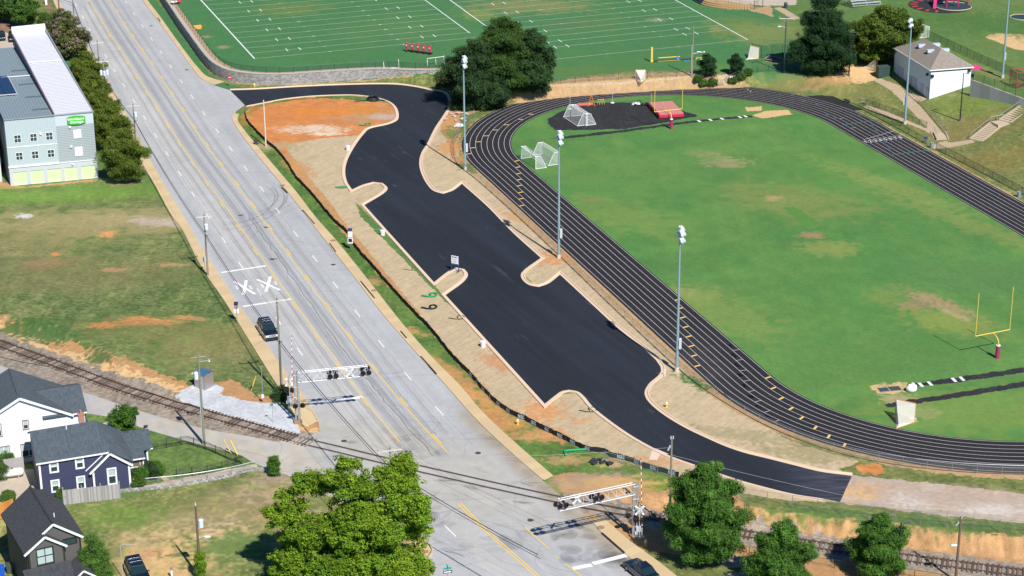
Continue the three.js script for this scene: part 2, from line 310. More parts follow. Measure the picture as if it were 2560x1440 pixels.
const PATCH = [ // px u, v, radius x m, radius z m, turn, colour, strength, noise size
  [180, 560, 22, 8, 0, [0.30, 0.25, 0.105], 0.85, 0.35], [330, 545, 12, 5, 0, [0.31, 0.26, 0.115], 0.8, 0.4], [60, 620, 12, 9, 0, [0.27, 0.22, 0.09], 0.5, 0.3], [410, 556, 7, 2.6, -0.3, [0.42, 0.34, 0.25], 0.95, 0.6],
  [268, 586, 1.5, 1.6, 0, [0.62, 0.27, 0.09], 1, 1.2], [140, 636, 0.9, 1.0, 0, [0.6, 0.24, 0.07], 1, 1.4], [118, 660, 6, 3.5, 0.3, [0.30, 0.17, 0.08], 0.6, 0.5], [62, 540, 1.6, 1.2, 0, [0.6, 0.58, 0.55], 0.9, 2], [100, 700, 16, 7, 0, [0.2, 0.17, 0.06], 0.5, 0.3], [380, 670, 13, 7, 0, [0.19, 0.16, 0.06], 0.45, 0.4],
  [262, 813, 3.2, 1.3, 0.1, [0.55, 0.2, 0.06], 1, 0.9], [372, 803, 4.6, 1.7, 0.1, [0.58, 0.23, 0.07], 1, 0.9], [330, 806, 2.5, 1.2, 0.1, [0.5, 0.18, 0.06], 0.9, 0.9], [462, 794, 2.0, 1.2, 0, [0.52, 0.24, 0.09], 0.9, 0.9], [495, 798, 1.2, 0.8, 0, [0.5, 0.26, 0.12], 0.8, 1], [290, 675, 2.4, 1, 0, [0.42, 0.24, 0.11], 0.8, 1], [425, 662, 3, 1, 0, [0.4, 0.26, 0.12], 0.7, 0.9], [560, 870, 12, 7, 0.4, [0.24, 0.2, 0.075], 0.6, 0.4], [425, 825, 14, 5, 0, [0.22, 0.19, 0.06], 0.5, 0.4], [350, 470, 18, 3.5, 0, [0.115, 0.21, 0.03], 0.9, 0.3], [100, 490, 22, 4, 0, [0.14, 0.25, 0.03], 0.8, 0.3],
  [60, 815, 6, 2.5, 0, [0.05, 0.12, 0.02], 0.9, 0.5], [120, 842, 4.5, 1.8, -0.4, [0.05, 0.12, 0.025], 0.9, 0.6], [250, 893, 3, 1.6, -0.4, [0.06, 0.13, 0.03], 0.9, 0.7],
  [485, 1330, 8, 5, 0.2, [0.50, 0.35, 0.17], 0.95, 0.45], [430, 1405, 8, 5, 0.5, [0.53, 0.35, 0.15], 1, 0.4], [520, 1300, 5, 2.6, 0, [0.44, 0.34, 0.22], 0.8, 0.6], [590, 1275, 9, 5, 0.2, [0.40, 0.28, 0.14], 0.7, 0.45], [640, 1240, 6, 3, 0, [0.36, 0.26, 0.15], 0.8, 0.5], [690, 1195, 4, 2, 0, [0.33, 0.25, 0.17], 0.9, 0.6], [375, 1383, 2.5, 1, 0, [0.48, 0.26, 0.13], 0.9, 0.9], [345, 1358, 2.6, 1.2, 0, [0.45, 0.33, 0.17], 0.7, 0.8], [420, 1280, 13, 7, 0, [0.15, 0.17, 0.045], 0.5, 0.5], [300, 1290, 5, 4, 0, [0.13, 0.22, 0.03], 0.7, 0.5], [590, 1370, 7, 4, 0, [0.07, 0.17, 0.03], 0.8, 0.4], [900, 1330, 9, 7, 0, [0.42, 0.3, 0.17], 0.8, 0.4],
  [1990, 500, 14, 9, -0.6, [0.19, 0.22, 0.055], 0.7, 0.3], [2080, 620, 5, 4, 0, [0.23, 0.25, 0.06], 0.65, 0.5], [2032, 588, 2.2, 1.6, 0, [0.33, 0.2, 0.1], 0.8, 1], [1935, 495, 1.8, 1.6, 0, [0.36, 0.26, 0.12], 0.8, 1], [2352, 760, 2.1, 8, 0.62, [0.35, 0.22, 0.12], 0.85, 0.7], [2388, 788, 0.8, 3, 0.6, [0.4, 0.3, 0.2], 0.8, 1], [2285, 763, 2.4, 2.4, 0, [0.29, 0.19, 0.1], 0.75, 0.8], [2365, 805, 8, 4.5, -0.5, [0.24, 0.26, 0.05], 0.6, 0.5], [2215, 740, 3, 5, -0.5, [0.2, 0.24, 0.05], 0.5, 0.5], [1715, 733, 1.8, 2.0, 0, [0.42, 0.33, 0.19], 0.95, 1], [1735, 738, 4.5, 4, 0, [0.2, 0.24, 0.06], 0.7, 0.6], [1820, 790, 6, 14, 0.6, [0.18, 0.25, 0.055], 0.65, 0.4], [1560, 540, 6, 14, 0.75, [0.165, 0.24, 0.05], 0.6, 0.4], [1480, 500, 2.2, 1.4, 0, [0.2, 0.17, 0.06], 0.6, 1], [1810, 405, 5, 3.2, 0, [0.33, 0.27, 0.13], 0.7, 0.7], [1760, 385, 3, 2, 0, [0.27, 0.24, 0.1], 0.6, 0.7], [1825, 415, 3, 1.5, 0, [0.3, 0.24, 0.12], 0.6, 0.8],
  [1620, 430, 16, 12, 0, [0.10, 0.21, 0.045], 0.6, 0.2], [2200, 900, 18, 10, 0, [0.085, 0.19, 0.04], 0.6, 0.2], [2440, 690, 14, 9, 0, [0.075, 0.18, 0.045], 0.6, 0.2], [2100, 430, 12, 16, 0.6, [0.09, 0.22, 0.04], 0.6, 0.2], [2240, 470, 3, 22, 0.62, [0.22, 0.26, 0.06], 0.55, 0.5], [2420, 560, 3, 22, 0.62, [0.22, 0.25, 0.06], 0.5, 0.5], [1700, 330, 10, 5, 0, [0.08, 0.21, 0.035], 0.5, 0.3], [1300, 290, 3, 2, 0, [0.14, 0.2, 0.04], 0.6, 0.4], [2425, 1025, 14, 8, 0, [0.17, 0.25, 0.045], 0.6, 0.35], [2310, 1032, 3, 2, 0, [0.3, 0.28, 0.12], 0.5, 0.9], [2250, 998, 2.6, 2, 0, [0.42, 0.32, 0.17], 0.7, 0.9],
  [1330, 15, 14, 8, 0, [0.19, 0.2, 0.06], 0.8, 0.4], [1460, 60, 10, 8, 0, [0.085, 0.16, 0.05], 0.6, 0.3], [720, 22, 9, 7, 0, [0.12, 0.18, 0.04], 0.7, 0.3], [1195, 38, 4, 5, 0, [0.2, 0.23, 0.05], 0.7, 0.6], [1640, 50, 2, 2, 0, [0.3, 0.24, 0.15], 0.7, 1], [1790, 72, 1.6, 2, 0, [0.27, 0.23, 0.09], 0.8, 1], [1000, 70, 14, 12, 0, [0.07, 0.17, 0.05], 0.7, 0.25], [1850, 70, 9, 9, 0, [0.16, 0.2, 0.04], 0.6, 0.4], [1925, 85, 9, 9, 0, [0.19, 0.21, 0.055], 0.7, 0.4], [1800, 170, 8, 4, 0, [0.09, 0.2, 0.03], 0.6, 0.4], [560, 118, 1.4, 1.4, 0, [0.3, 0.24, 0.12], 0.7, 1], [518, 92, 1.2, 1.2, 0, [0.3, 0.25, 0.13], 0.7, 1], [1450, 178, 18, 5, 0, [0.1, 0.16, 0.03], 0.6, 0.35], [1560, 150, 20, 8, 0, [0.06, 0.165, 0.04], 0.5, 0.3], [2000, 150, 6, 5, 0, [0.28, 0.19, 0.09], 0.7, 0.5],
  [2440, 260, 7, 6, 0, [0.14, 0.21, 0.025], 0.7, 0.4], [2350, 262, 6, 5, 0, [0.15, 0.2, 0.03], 0.6, 0.4], [2420, 325, 10, 6, 0, [0.2, 0.16, 0.045], 0.7, 0.5], [2150, 230, 8, 4, 0, [0.19, 0.18, 0.05], 0.7, 0.45], [2040, 205, 8, 3, 0, [0.2, 0.17, 0.06], 0.6, 0.5], [2500, 400, 9, 6, 0, [0.2, 0.16, 0.04], 0.7, 0.4], [1950, 195, 9, 3, 0, [0.2, 0.2, 0.06], 0.6, 0.4], [2370, 50, 18, 16, 0, [0.055, 0.15, 0.022], 0.5, 0.2], [2480, 60, 9, 20, 0.9, [0.05, 0.13, 0.02], 0.6, 0.15], [2080, 200, 5, 3, 0, [0.45, 0.26, 0.1], 0.6, 0.5], [2420, 165, 2, 14, 0.5, [0.24, 0.2, 0.08], 0.6, 0.5],
  [780, 323, 6.5, 3, -0.1, [0.62, 0.47, 0.33], 1, 0.7], [820, 335, 3, 1.2, 0, [0.66, 0.52, 0.38], 1, 0.9], [930, 285, 9, 6, 0, [0.42, 0.25, 0.13], 0.85, 0.4], [955, 292, 3, 2, 0, [0.46, 0.36, 0.3], 0.8, 0.9], [900, 275, 6, 3, 0, [0.5, 0.2, 0.03], 0.9, 0.5], [700, 290, 9, 8, 0, [0.52, 0.19, 0.05], 0.6, 0.3], [800, 280, 10, 4, 0, [0.6, 0.2, 0.03], 0.7, 0.35], [690, 365, 6, 3, 0, [0.4, 0.3, 0.16], 0.8, 0.5],
  [745, 420, 2, 6, 0.5, [0.5, 0.25, 0.09], 0.8, 0.6], [1245, 905, 2, 4, 0.6, [0.5, 0.22, 0.09], 0.7, 0.8], [1362, 1028, 2.6, 4, 0, [0.55, 0.26, 0.1], 0.95, 0.8], [1384, 1085, 2.2, 3, 0.4, [0.52, 0.25, 0.1], 0.9, 0.9], [1450, 1052, 1.6, 1, 0, [0.52, 0.27, 0.12], 0.8, 1], [1385, 645, 3, 3.5, 0, [0.52, 0.24, 0.09], 0.9, 0.7], [1320, 555, 1.2, 9, 0.75, [0.5, 0.26, 0.1], 0.7, 0.7], [1110, 300, 3, 4, 0, [0.5, 0.25, 0.09], 0.9, 0.5], [1125, 370, 2.4, 5, 0, [0.5, 0.24, 0.08], 0.8, 0.5], [1150, 400, 2, 3, 0, [0.5, 0.24, 0.08], 0.8, 0.6], [1128, 335, 1.6, 4, 0, [0.08, 0.16, 0.03], 0.8, 0.8], [1165, 418, 1.5, 2, 0, [0.08, 0.17, 0.03], 0.7, 0.9], [1735, 955, 1.2, 4, 0.6, [0.05, 0.14, 0.02], 0.95, 0.8], [1880, 1090, 12, 2, -0.3, [0.2, 0.2, 0.07], 0.4, 0.6], [2040, 1130, 7, 3, -0.2, [0.2, 0.19, 0.06], 0.5, 0.6], [1530, 1155, 2.4, 1.5, 0, [0.5, 0.33, 0.17], 0.8, 0.8], [1625, 1155, 4, 1.5, 0, [0.52, 0.3, 0.14], 0.8, 0.7],
  [1130, 935, 2.4, 7, 0.6, [0.5, 0.25, 0.09], 0.8, 0.5], [1180, 985, 1.6, 5, 0.6, [0.5, 0.25, 0.09], 0.9, 0.6], [1240, 1040, 3, 5, 0.6, [0.5, 0.24, 0.08], 0.9, 0.5], [1040, 830, 1.2, 3, 0.6, [0.5, 0.27, 0.1], 0.7, 0.8], [935, 705, 1.2, 2, 0.4, [0.45, 0.26, 0.1], 0.7, 0.9], [1330, 1090, 4, 1.6, 0, [0.5, 0.26, 0.1], 0.85, 0.7], [1420, 1150, 3, 1.5, 0, [0.46, 0.28, 0.12], 0.7, 0.8], [1500, 1195, 5, 1.6, 0.1, [0.3, 0.23, 0.17], 0.7, 0.8], [1640, 1212, 4, 1.5, 0, [0.16, 0.22, 0.02], 0.9, 0.7], [1450, 1215, 6, 2, 0, [0.4, 0.27, 0.15], 0.6, 0.6], [1560, 1205, 5, 2, 0, [0.55, 0.33, 0.13], 0.8, 0.5],
  [2140, 1228, 4, 2.5, 0, [0.6, 0.36, 0.15], 0.85, 0.6], [2270, 1245, 2.6, 3, 0.6, [0.62, 0.57, 0.52], 0.6, 1.2], [2480, 1272, 4, 1.6, 0, [0.62, 0.57, 0.52], 0.6, 1], [2330, 1220, 1.6, 1, 0, [0.6, 0.55, 0.5], 0.6, 1.2], [2300, 1225, 12, 2, -0.1, [0.4, 0.28, 0.2], 0.5, 0.8], [2420, 1250, 14, 2, -0.1, [0.42, 0.32, 0.25], 0.5, 0.8],
  [2060, 1285, 6, 1.5, 0, [0.09, 0.17, 0.03], 0.8, 0.7], [1990, 1275, 5, 1, 0, [0.08, 0.16, 0.03], 0.8, 0.7], [2330, 1308, 3, 1, 0, [0.08, 0.14, 0.03], 0.8, 0.8], [2240, 1300, 7, 2, 0, [0.07, 0.15, 0.03], 0.7, 0.6], [2450, 1318, 8, 1.4, 0, [0.07, 0.15, 0.03], 0.7, 0.6],
  [610, 1045, 1.6, 0.5, -0.3, [0.1, 0.17, 0.03], 0.9, 1.2], [570, 1038, 1, 0.4, -0.3, [0.1, 0.17, 0.03], 0.9, 1.2],
].map((p) => { const q = G(p[0], p[1]); return [q.x, q.z, ...p.slice(2)]; });

const BASE = { // base colour, second colour, weights: fine, mid, coarse
  [C.GRASS]: [[0.078, 0.165, 0.032], [0.17, 0.19, 0.055], 0.30, 0.45], [C.LOT]: [[0.085, 0.145, 0.03], [0.2, 0.195, 0.07], 0.7, 0.6], [C.INFIELD]: [[0.066, 0.19, 0.038], [0.125, 0.225, 0.045], 0.22, 0.5],
  [C.FIELD]: [[0.043, 0.158, 0.046], [0.068, 0.172, 0.045], 0.16, 0.4], [C.STRAW]: [[0.47, 0.365, 0.225], [0.43, 0.325, 0.195], 0.2, 0.2], [C.CLAY]: [[0.50, 0.18, 0.045], [0.58, 0.25, 0.075], 0.22, 0.6],
  [C.DIRT]: [[0.47, 0.245, 0.095], [0.36, 0.21, 0.1], 0.3, 0.7], [C.STRIP]: [[0.062, 0.15, 0.022], [0.15, 0.19, 0.04], 0.7, 0.6], [C.BALLAST]: [[0.29, 0.245, 0.195], [0.24, 0.18, 0.125], 0.75, 0.5],
  [C.WHITE]: [[0.52, 0.53, 0.55], [0.44, 0.44, 0.45], 0.3, 0.3], [C.HILL]: [[0.125, 0.155, 0.035], [0.21, 0.2, 0.065], 0.62, 0.65], [C.PATH]: [[0.46, 0.35, 0.23], [0.38, 0.27, 0.17], 0.14, 0.4],
  [C.OLD]: [[0.45, 0.36, 0.285], [0.40, 0.30, 0.22], 0.22, 0.6], [C.BANK]: [[0.50, 0.285, 0.115], [0.36, 0.2, 0.105], 0.4, 0.7], [C.LAWN]: [[0.115, 0.165, 0.036], [0.26, 0.235, 0.085], 0.85, 0.8],
  [C.YARD]: [[0.088, 0.165, 0.03], [0.15, 0.18, 0.05], 0.75, 0.5], [C.SAND]: [[0.60, 0.39, 0.185], [0.55, 0.36, 0.17], 0.12, 0.3], [C.MULCH]: [[0.23, 0.13, 0.08], [0.32, 0.2, 0.13], 0.5, 0.6],
  [C.TAN]: [[0.44, 0.29, 0.145], [0.36, 0.22, 0.11], 0.3, 0.6], [C.SOD]: [[0.075, 0.2, 0.03], [0.085, 0.2, 0.035], 0.15, 0.2], [C.RUBBER]: [[0.016, 0.016, 0.018], [0.026, 0.025, 0.026], 0.3, 0.5], [C.PALE]: [[0.5, 0.42, 0.33], [0.43, 0.36, 0.28], 0.14, 0.4],
};
const railFine = rail;
function baseClass(x, z) {
  const d = ovalD(x, z);
  if (d < 0.3) return C.INFIELD;
  if (d < 8 * TR.W + 2.2) {
    const [s, t] = ovalST(x, z);
    if (s > TR.L / 2 - 4) return d < 8 * TR.W + 0.6 ? C.TAN : C.HILL;
    return d < 8 * TR.W + (t < 0 ? 1.9 : 1.0) ? C.TAN : -1;
  }
  return -1;
}
function makeTile(x0, x1, z0, z1, W, Hh) {       // z0 far, z1 near; row 0 of the texture at z0
  const sx = (x1 - x0) / W, sz = (z1 - z0) / Hh, lab = new Uint8Array(W * Hh), soft = new Float32Array(W * Hh), data = new Uint8Array(W * Hh * 4);
  for (let j = 0; j < Hh; j++) for (let i = 0; i < W; i++) {
    const x = x0 + (i + 0.5) * sx, z = z0 + (j + 0.5) * sz, b = baseClass(x, z);
    let c = b >= 0 ? b : C.GRASS;
    if (b < 0 && z < -385 && x < 60) c = C.FIELD;
    if (b < 0 && z > -300 && x > 5) c = C.HILL;
    if (b < 0 && z > -345 && z < -250) { const [s, t] = ovalST(x, z); if (t < 0 && t > -TR.R - 8 * TR.W - 7) c = C.STRAW; }
    lab[j * W + i] = c; soft[j * W + i] = 0.25;
  }
  const fill = (P, cls, e) => {
    let mn = 1e9, mx = -1e9; for (const p of P) { mn = Math.min(mn, p[1]); mx = Math.max(mx, p[1]); }
    for (let j = Math.max(0, Math.floor((mn - z0) / sz)); j < Math.min(Hh, Math.ceil((mx - z0) / sz)); j++) {
      const z = z0 + (j + 0.5) * sz, xs = [];
      for (let k = 0; k < P.length; k++) { const a = P[k], b = P[(k + 1) % P.length]; if ((a[1] > z) !== (b[1] > z)) xs.push(a[0] + (z - a[1]) / (b[1] - a[1]) * (b[0] - a[0])); }
      xs.sort((a, b) => a - b);
      for (let k = 0; k + 1 < xs.length; k += 2) for (let i = Math.max(0, Math.ceil((xs[k] - x0) / sx - 0.5)); i < Math.min(W, (xs[k + 1] - x0) / sx - 0.5); i++) {
        if (cls === C.STRAW || cls === C.DIRT || cls === C.TAN || cls === C.HILL) { const o = lab[j * W + i]; if (o === C.INFIELD) continue; if (o === C.TAN && cls !== C.TAN && baseClass(x0 + (i + 0.5) * sx, z) === C.TAN) continue; }
        lab[j * W + i] = cls; soft[j * W + i] = e;
      }
    }
  };
  for (const [c, P, e] of polys) fill(P, c, e);
  // railway formation and cut bank
  for (let j = 0; j < Hh; j++) { const z = z0 + (j + 0.5) * sz; if (z < -290) continue;
    for (let i = 0; i < W; i++) {
      const x = x0 + (i + 0.5) * sx; if (x > -24 && x < 6) continue;
      const [d] = polyDist(railCoarse, x, z), k = j * W + i;
      if (x < -20) {
        if (lab[k] !== C.WHITE && d > -5.2 && d < 2.6) { if (d < -1.9 && lab[k] === C.YARD) continue; lab[k] = C.BALLAST; soft[k] = 0.3; } else if (d >= 2.6 && d < 5.6 && (lab[k] === C.LOT || lab[k] === C.GRASS)) { lab[k] = d < 3.8 ? C.SAND : C.DIRT; soft[k] = 0.9; }
      } else {
        const [ct] = polyDist(cutTop, x, z);
        if (Math.abs(d) < 2.4) { lab[k] = C.BALLAST; soft[k] = 0.3; } else if (ct < 0.3 && d > 0) { lab[k] = C.BANK; soft[k] = 0.4; } else if (d <= 0 && d > -3.2) { lab[k] = C.TAN; soft[k] = 0.5; } else if (d <= 0 && lab[k] === C.HILL && d > -9) { lab[k] = C.DIRT; soft[k] = 1; }
      }
    } }
  const mask = [];
  for (const p of PATCH) {
    const R = Math.max(p[2], p[3]) * 1.5; if (p[0] + R < x0 || p[0] - R > x1 || p[1] + R < z0 || p[1] - R > z1) continue; mask.push(p);
  }
  const acc = new Float32Array(3);
  const cell = 16, bw = Math.ceil(W / cell), bh = Math.ceil(Hh / cell), bins = Array.from({ length: bw * bh }, () => null);
  for (const p of mask) {
    const R = Math.max(p[2], p[3]) * 1.5;
    for (let b = Math.max(0, Math.floor((p[1] - R - z0) / sz / cell)); b <= Math.min(bh - 1, Math.floor((p[1] + R - z0) / sz / cell)); b++) for (let a = Math.max(0, Math.floor((p[0] - R - x0) / sx / cell)); a <= Math.min(bw - 1, Math.floor((p[0] + R - x0) / sx / cell)); a++) (bins[b * bw + a] ??= []).push(p);
  }
  for (let j = 0; j < Hh; j++) for (let i = 0; i < W; i++) {
    const x = x0 + (i + 0.5) * sx, z = z0 + (j + 0.5) * sz, k0 = j * W + i, e = soft[k0];
    let c = lab[k0];
    const w1 = vn(x * 1.1 + 40, z * 1.1) - 0.5 + (vn(x * 3.1, z * 3.1 + 9) - 0.5) * 0.6, w2 = vn(x * 1.1, z * 1.1 + 80) - 0.5 + (vn(x * 3.1 + 33, z * 3.1) - 0.5) * 0.6;
    const at = (f) => Math.min(Hh - 1, Math.max(0, Math.round(j + w2 * f * 3.4 / sz))) * W + Math.min(W - 1, Math.max(0, Math.round(i + w1 * f * 3 / sx)));
    let k1 = at(e); if (soft[k1] < e) k1 = at(soft[k1]);
    c = lab[k1];
    const B = BASE[c], coarse = fbm(x * 0.085 + 11, z * 0.085), mid = vn(x * 0.55, z * 0.42 + 70), small = vn(x * 2.3 + 5, z * 2.0), white = VAL[PERM[(PERM[i & 255] + j + ((i >> 8) * 37) + ((j >> 8) * 91)) & 255]];
    let t = (coarse * 0.75 + mid * 0.35 - 0.2) * B[3] * 1.5;
    let fine = 1 + ((white - 0.5) * 0.75 + (small - 0.5) * 0.8 + (mid - 0.5) * 0.45) * B[2];
    if (c === C.STRAW) { const s = vn((x * 0.83 + z * 0.55) * 3.2, (z * 0.83 - x * 0.55) * 0.5); fine += (s - 0.5) * 0.2; t += (s - 0.5) * 0.3; } else if (c === C.BANK) { const s = vn(x * 1.7, z * 0.25); fine += (s - 0.5) * 0.5; } else if (c === C.INFIELD) { const [os, ot] = ovalST(x, z); fine += (vn(os * 0.22, ot * 0.035 + 7) - 0.5) * 0.2; t += (vn(os * 0.09 + 3, ot * 0.3) - 0.5) * 0.5; } else if (c === C.OLD) { const s = vn((x * 0.98 + z * 0.18) * 0.3, (z * 0.98 - x * 0.18) * 2.2); fine += (s - 0.5) * 0.18; } else if (c === C.CLAY) { const s = vn((x * 0.9 + z * 0.4) * 0.6, (z * 0.9 - x * 0.4) * 1.6); fine += (s - 0.5) * 0.25; } else if (c === C.LOT || c === C.LAWN || c === C.HILL) { const s = vn(x * 0.5 + 20, z * 2.6); t += (s - 0.5) * 0.55 + (small - 0.5) * 0.4; } else if (c === C.RUBBER && small > 0.68) fine += 0.5;
    t = Math.min(1, Math.max(0, t)); fine = Math.max(0.35, fine);
    for (let q = 0; q < 3; q++) acc[q] = lerp(B[0][q], B[1][q], t) * fine;
    const bin = bins[Math.floor(j / cell) * bw + Math.floor(i / cell)];
    if (bin && c !== C.PATH && c !== C.PALE && c !== C.BALLAST && c !== C.WHITE && c !== C.RUBBER && c !== C.SOD) for (const p of bin) {
      const dx = x - p[0], dz = z - p[1], cs = Math.cos(p[4]), sn = Math.sin(p[4]), a = (dx * cs - dz * sn) / p[2], b = (dx * sn + dz * cs) / p[3];
      const r = Math.sqrt(a * a + b * b); if (r > 1.5) continue;
      const m = p[6] * ss(1.2, 0.38, r + (fbm(x * p[7] * 1.9 + p[0], z * p[7] * 1.9) - 0.5) * 1.45 + (small - 0.5) * 0.6 + (white - 0.5) * 0.25);
      if (m > 0) for (let q = 0; q < 3; q++) acc[q] = lerp(acc[q], p[5][q] * (0.72 + 0.28 * fine + (small - 0.5) * 0.15), m);
    }
    for (let q = 0; q < 3; q++) { const v = Math.min(1, Math.max(0, acc[q])); data[k0 * 4 + q] = 255 * (v <= 0.0031308 ? v * 12.92 : 1.055 * Math.pow(v, 1 / 2.4) - 0.055); }
    data[k0 * 4 + 3] = 255;
  }
  const t = new THREE.DataTexture(data, W, Hh, THREE.RGBAFormat); t.colorSpace = THREE.SRGBColorSpace; t.magFilter = THREE.LinearFilter; t.minFilter = THREE.LinearMipmapLinearFilter; t.generateMipmaps = true; t.wrapS = t.wrapT = THREE.ClampToEdgeWrapping; t.needsUpdate = true;
  return t;
}
const railCoarse = railFlat;
function terrainTile(x0, x1, z0, z1, nx, nz, map) {
  const pos = new Float32Array((nx + 1) * (nz + 1) * 3), uv = new Float32Array((nx + 1) * (nz + 1) * 2), idx = [];
  for (let j = 0, k = 0; j <= nz; j++) for (let i = 0; i <= nx; i++, k++) {
    const x = lerp(x0, x1, i / nx), z = lerp(z0, z1, j / nz);
    pos[k * 3] = x; pos[k * 3 + 1] = hgt(x, z); pos[k * 3 + 2] = z; uv[k * 2] = i / nx; uv[k * 2 + 1] = j / nz;
    if (i < nx && j < nz) { const a = k, b = k + nx + 1; idx.push(a, b, a + 1, a + 1, b, b + 1); }
  }
  const g = new THREE.BufferGeometry(); g.setAttribute('position', new THREE.BufferAttribute(pos, 3)); g.setAttribute('uv', new THREE.BufferAttribute(uv, 2)); g.setIndex(idx); g.computeVertexNormals();
  return structMesh('ground', g, mat('#ffffff', 0.97, { map }));
}
console.log('tiles');
terrainTile(-86, 86, -262, -178, 344, 168, makeTile(-86, 86, -262, -178, 2048, 1024));
terrainTile(-112, 112, -366, -262, 260, 130, makeTile(-112, 112, -366, -262, 2048, 1024));
terrainTile(-150, 150, -520, -366, 340, 200, makeTile(-150, 150, -520, -366, 2048, 1024));
{ // country beyond the frame
  const m = mat([0.085, 0.15, 0.04], 1), far = [];
  const q = (x0, x1, z0, z1, y) => far.push(new THREE.PlaneGeometry(x1 - x0, z1 - z0).rotateX(-Math.PI / 2).translate((x0 + x1) / 2, y, (z0 + z1) / 2));
  q(-900, -86, -262, 500, -0.02); q(86, 900, -262, 500, -2.6); q(-86, 86, -178, 500, -2.7); q(-900, -112, -366, -262, -0.02); q(112, 900, -366, -262, -0.02); q(-900, -150, -1400, -366, -0.02); q(150, 900, -1400, -366, 4.9); q(-150, 150, -1400, -520, 2);
  structMesh('outer_ground', far, m);
}
console.log('tiles done');
// ---------- road ----------
const roadLpx = [[90, -92], [152, 10], [193, 77], [245, 160], [302, 260], [333, 320], [370, 390], [422, 480], [467, 553], [510, 628], [552, 693], [600, 767], [638, 819], [672, 868], [702, 914], [740, 962], [772, 1010], [795, 1050]];
const roadRpx = [[290, -92], [355, 0], [393, 50], [437, 110], [480, 170], [505, 199], [533, 213]];
const roadR2px = [[587, 281], [580, 297], [600, 333], [640, 385], [718, 480], [803, 590], [880, 687], [953, 783], [1037, 880], [1110, 960], [1190, 1050], [1280, 1135], [1357, 1202]];
const roadR3px = [[1477, 1303], [1513, 1343], [1567, 1390], [1617, 1433], [1700, 1505]];
const cornerPx = [[723, 1190], [800, 1230], [900, 1272], [1000, 1314], [1040, 1335], [1070, 1356], [1083, 1375], [1076, 1392], [1057, 1402], [1023, 1407], [940, 1440], [800, 1500]];
const roadL = smooth(GW(roadLpx), 3), roadR = smooth(GW(roadRpx), 3), roadR2 = smooth(GW(roadR2px), 3), roadR3 = smooth(GW(roadR3px), 3), roadCorner = smooth(GW(cornerPx), 1.5, false, 1.2);
const G0l = (pts) => pts.map((p) => G0(p[0], p[1]));
const roadPoly = [...roadL, ...G0l([[800, 1078], [760, 1096], [690, 1105], [610, 1089], [527, 1076], [453, 1058], [360, 1031], [215, 983], [10, 918], [-150, 862], [-150, 905], [0, 962], [140, 1010], [217, 1034], [275, 1043], [372, 1076], [460, 1101], [607, 1141], [633, 1157], [670, 1173]]), ...roadCorner, ...G0l([[800, 1620], [1820, 1620]]), ...roadR3.slice().reverse(), ...G0l([[1440, 1268], [1400, 1238]]), ...roadR2.slice().reverse(), ...G0l([[613, 263], [575, 226]]), ...roadR.slice().reverse()];
const yelL = smooth(GW([[165, -92], [223, 0], [260, 62], [300, 123], [333, 176], [397, 274], [467, 383], [535, 479], [573, 530], [617, 592], [640, 625], [693, 699], [747, 773], [803, 850], [847, 910], [883, 961], [927, 1018], [998, 1105]]), 3);
const yelR = smooth(GW([[214, -92], [273, 0], [320, 75], [377, 157], [433, 241], [513, 360], [604, 479], [640, 527], [677, 577], [720, 635], [763, 694], [813, 762], [870, 840], [920, 906], [965, 959], [1003, 1005], [1067, 1077], [1120, 1133]]), 3);
const dashL = smooth(GW([[135, -80], [188, 10], [209, 45], [228, 80], [250, 117], [273, 154], [296, 192], [321, 231], [347, 272], [374, 314], [403, 361], [434, 410], [465, 459], [502, 515], [538, 568], [578, 628], [625, 697], [670, 763], [718, 835], [776, 917]]), 3);
const dashR = smooth(GW([[255, -90], [315, 5], [361, 72], [400, 128], [437, 181], [476, 236], [510, 284], [543, 327], [577, 373], [614, 421], [655, 473], [693, 525], [737, 582], [784, 643], [833, 706], [888, 777], [946, 851], [1011, 931], [1088, 1017], [1180, 1112]]), 3);
function px2data(W, Hh, f) {
  const d = new Uint8Array(W * Hh * 4), c = [0, 0, 0];
  for (let j = 0; j < Hh; j++) for (let i = 0; i < W; i++) { f(i, j, c); const k = (j * W + i) * 4; for (let q = 0; q < 3; q++) { const v = Math.min(1, Math.max(0, c[q])); d[k + q] = 255 * (v <= 0.0031308 ? v * 12.92 : 1.055 * Math.pow(v, 1 / 2.4) - 0.055); } d[k + 3] = 255; }
  return d;
}
function worldTex(x0, x1, z0, z1, W, Hh, f, draw) { // colour map over a plan rectangle; draw paints strokes in metres
  const cv = document.createElement('canvas'); cv.width = W; cv.height = Hh; const cx = cv.getContext('2d');
  const d = px2data(W, Hh, (i, j, c) => f(x0 + (i + 0.5) / W * (x1 - x0), z0 + (j + 0.5) / Hh * (z1 - z0), c));
  const im = cx.createImageData(W, Hh); im.data.set(d); cx.putImageData(im, 0, 0);
  if (draw) { cx.setTransform(W / (x1 - x0), 0, 0, Hh / (z1 - z0), -x0 * W / (x1 - x0), -z0 * Hh / (z1 - z0)); cx.lineCap = 'round'; cx.lineJoin = 'round'; draw(cx); }
  const t = new THREE.CanvasTexture(cv); t.colorSpace = THREE.SRGBColorSpace; t.magFilter = THREE.LinearFilter; t.flipY = false; t.wrapS = t.wrapT = THREE.RepeatWrapping; t.repeat.set(1 / (x1 - x0), 1 / (z1 - z0)); t.offset.set(-x0 / (x1 - x0), -z0 / (z1 - z0));
  return t;
}
seed(21);
const shift = (P, o) => { const N = offsets(P); return P.map((p, i) => [p[0] + N[i][0] * o, p[1] + N[i][1] * o]); };
const strokePath = (cx, P) => { cx.beginPath(); P.forEach((p, i) => i ? cx.lineTo(p[0], p[1]) : cx.moveTo(p[0], p[1])); cx.stroke(); };
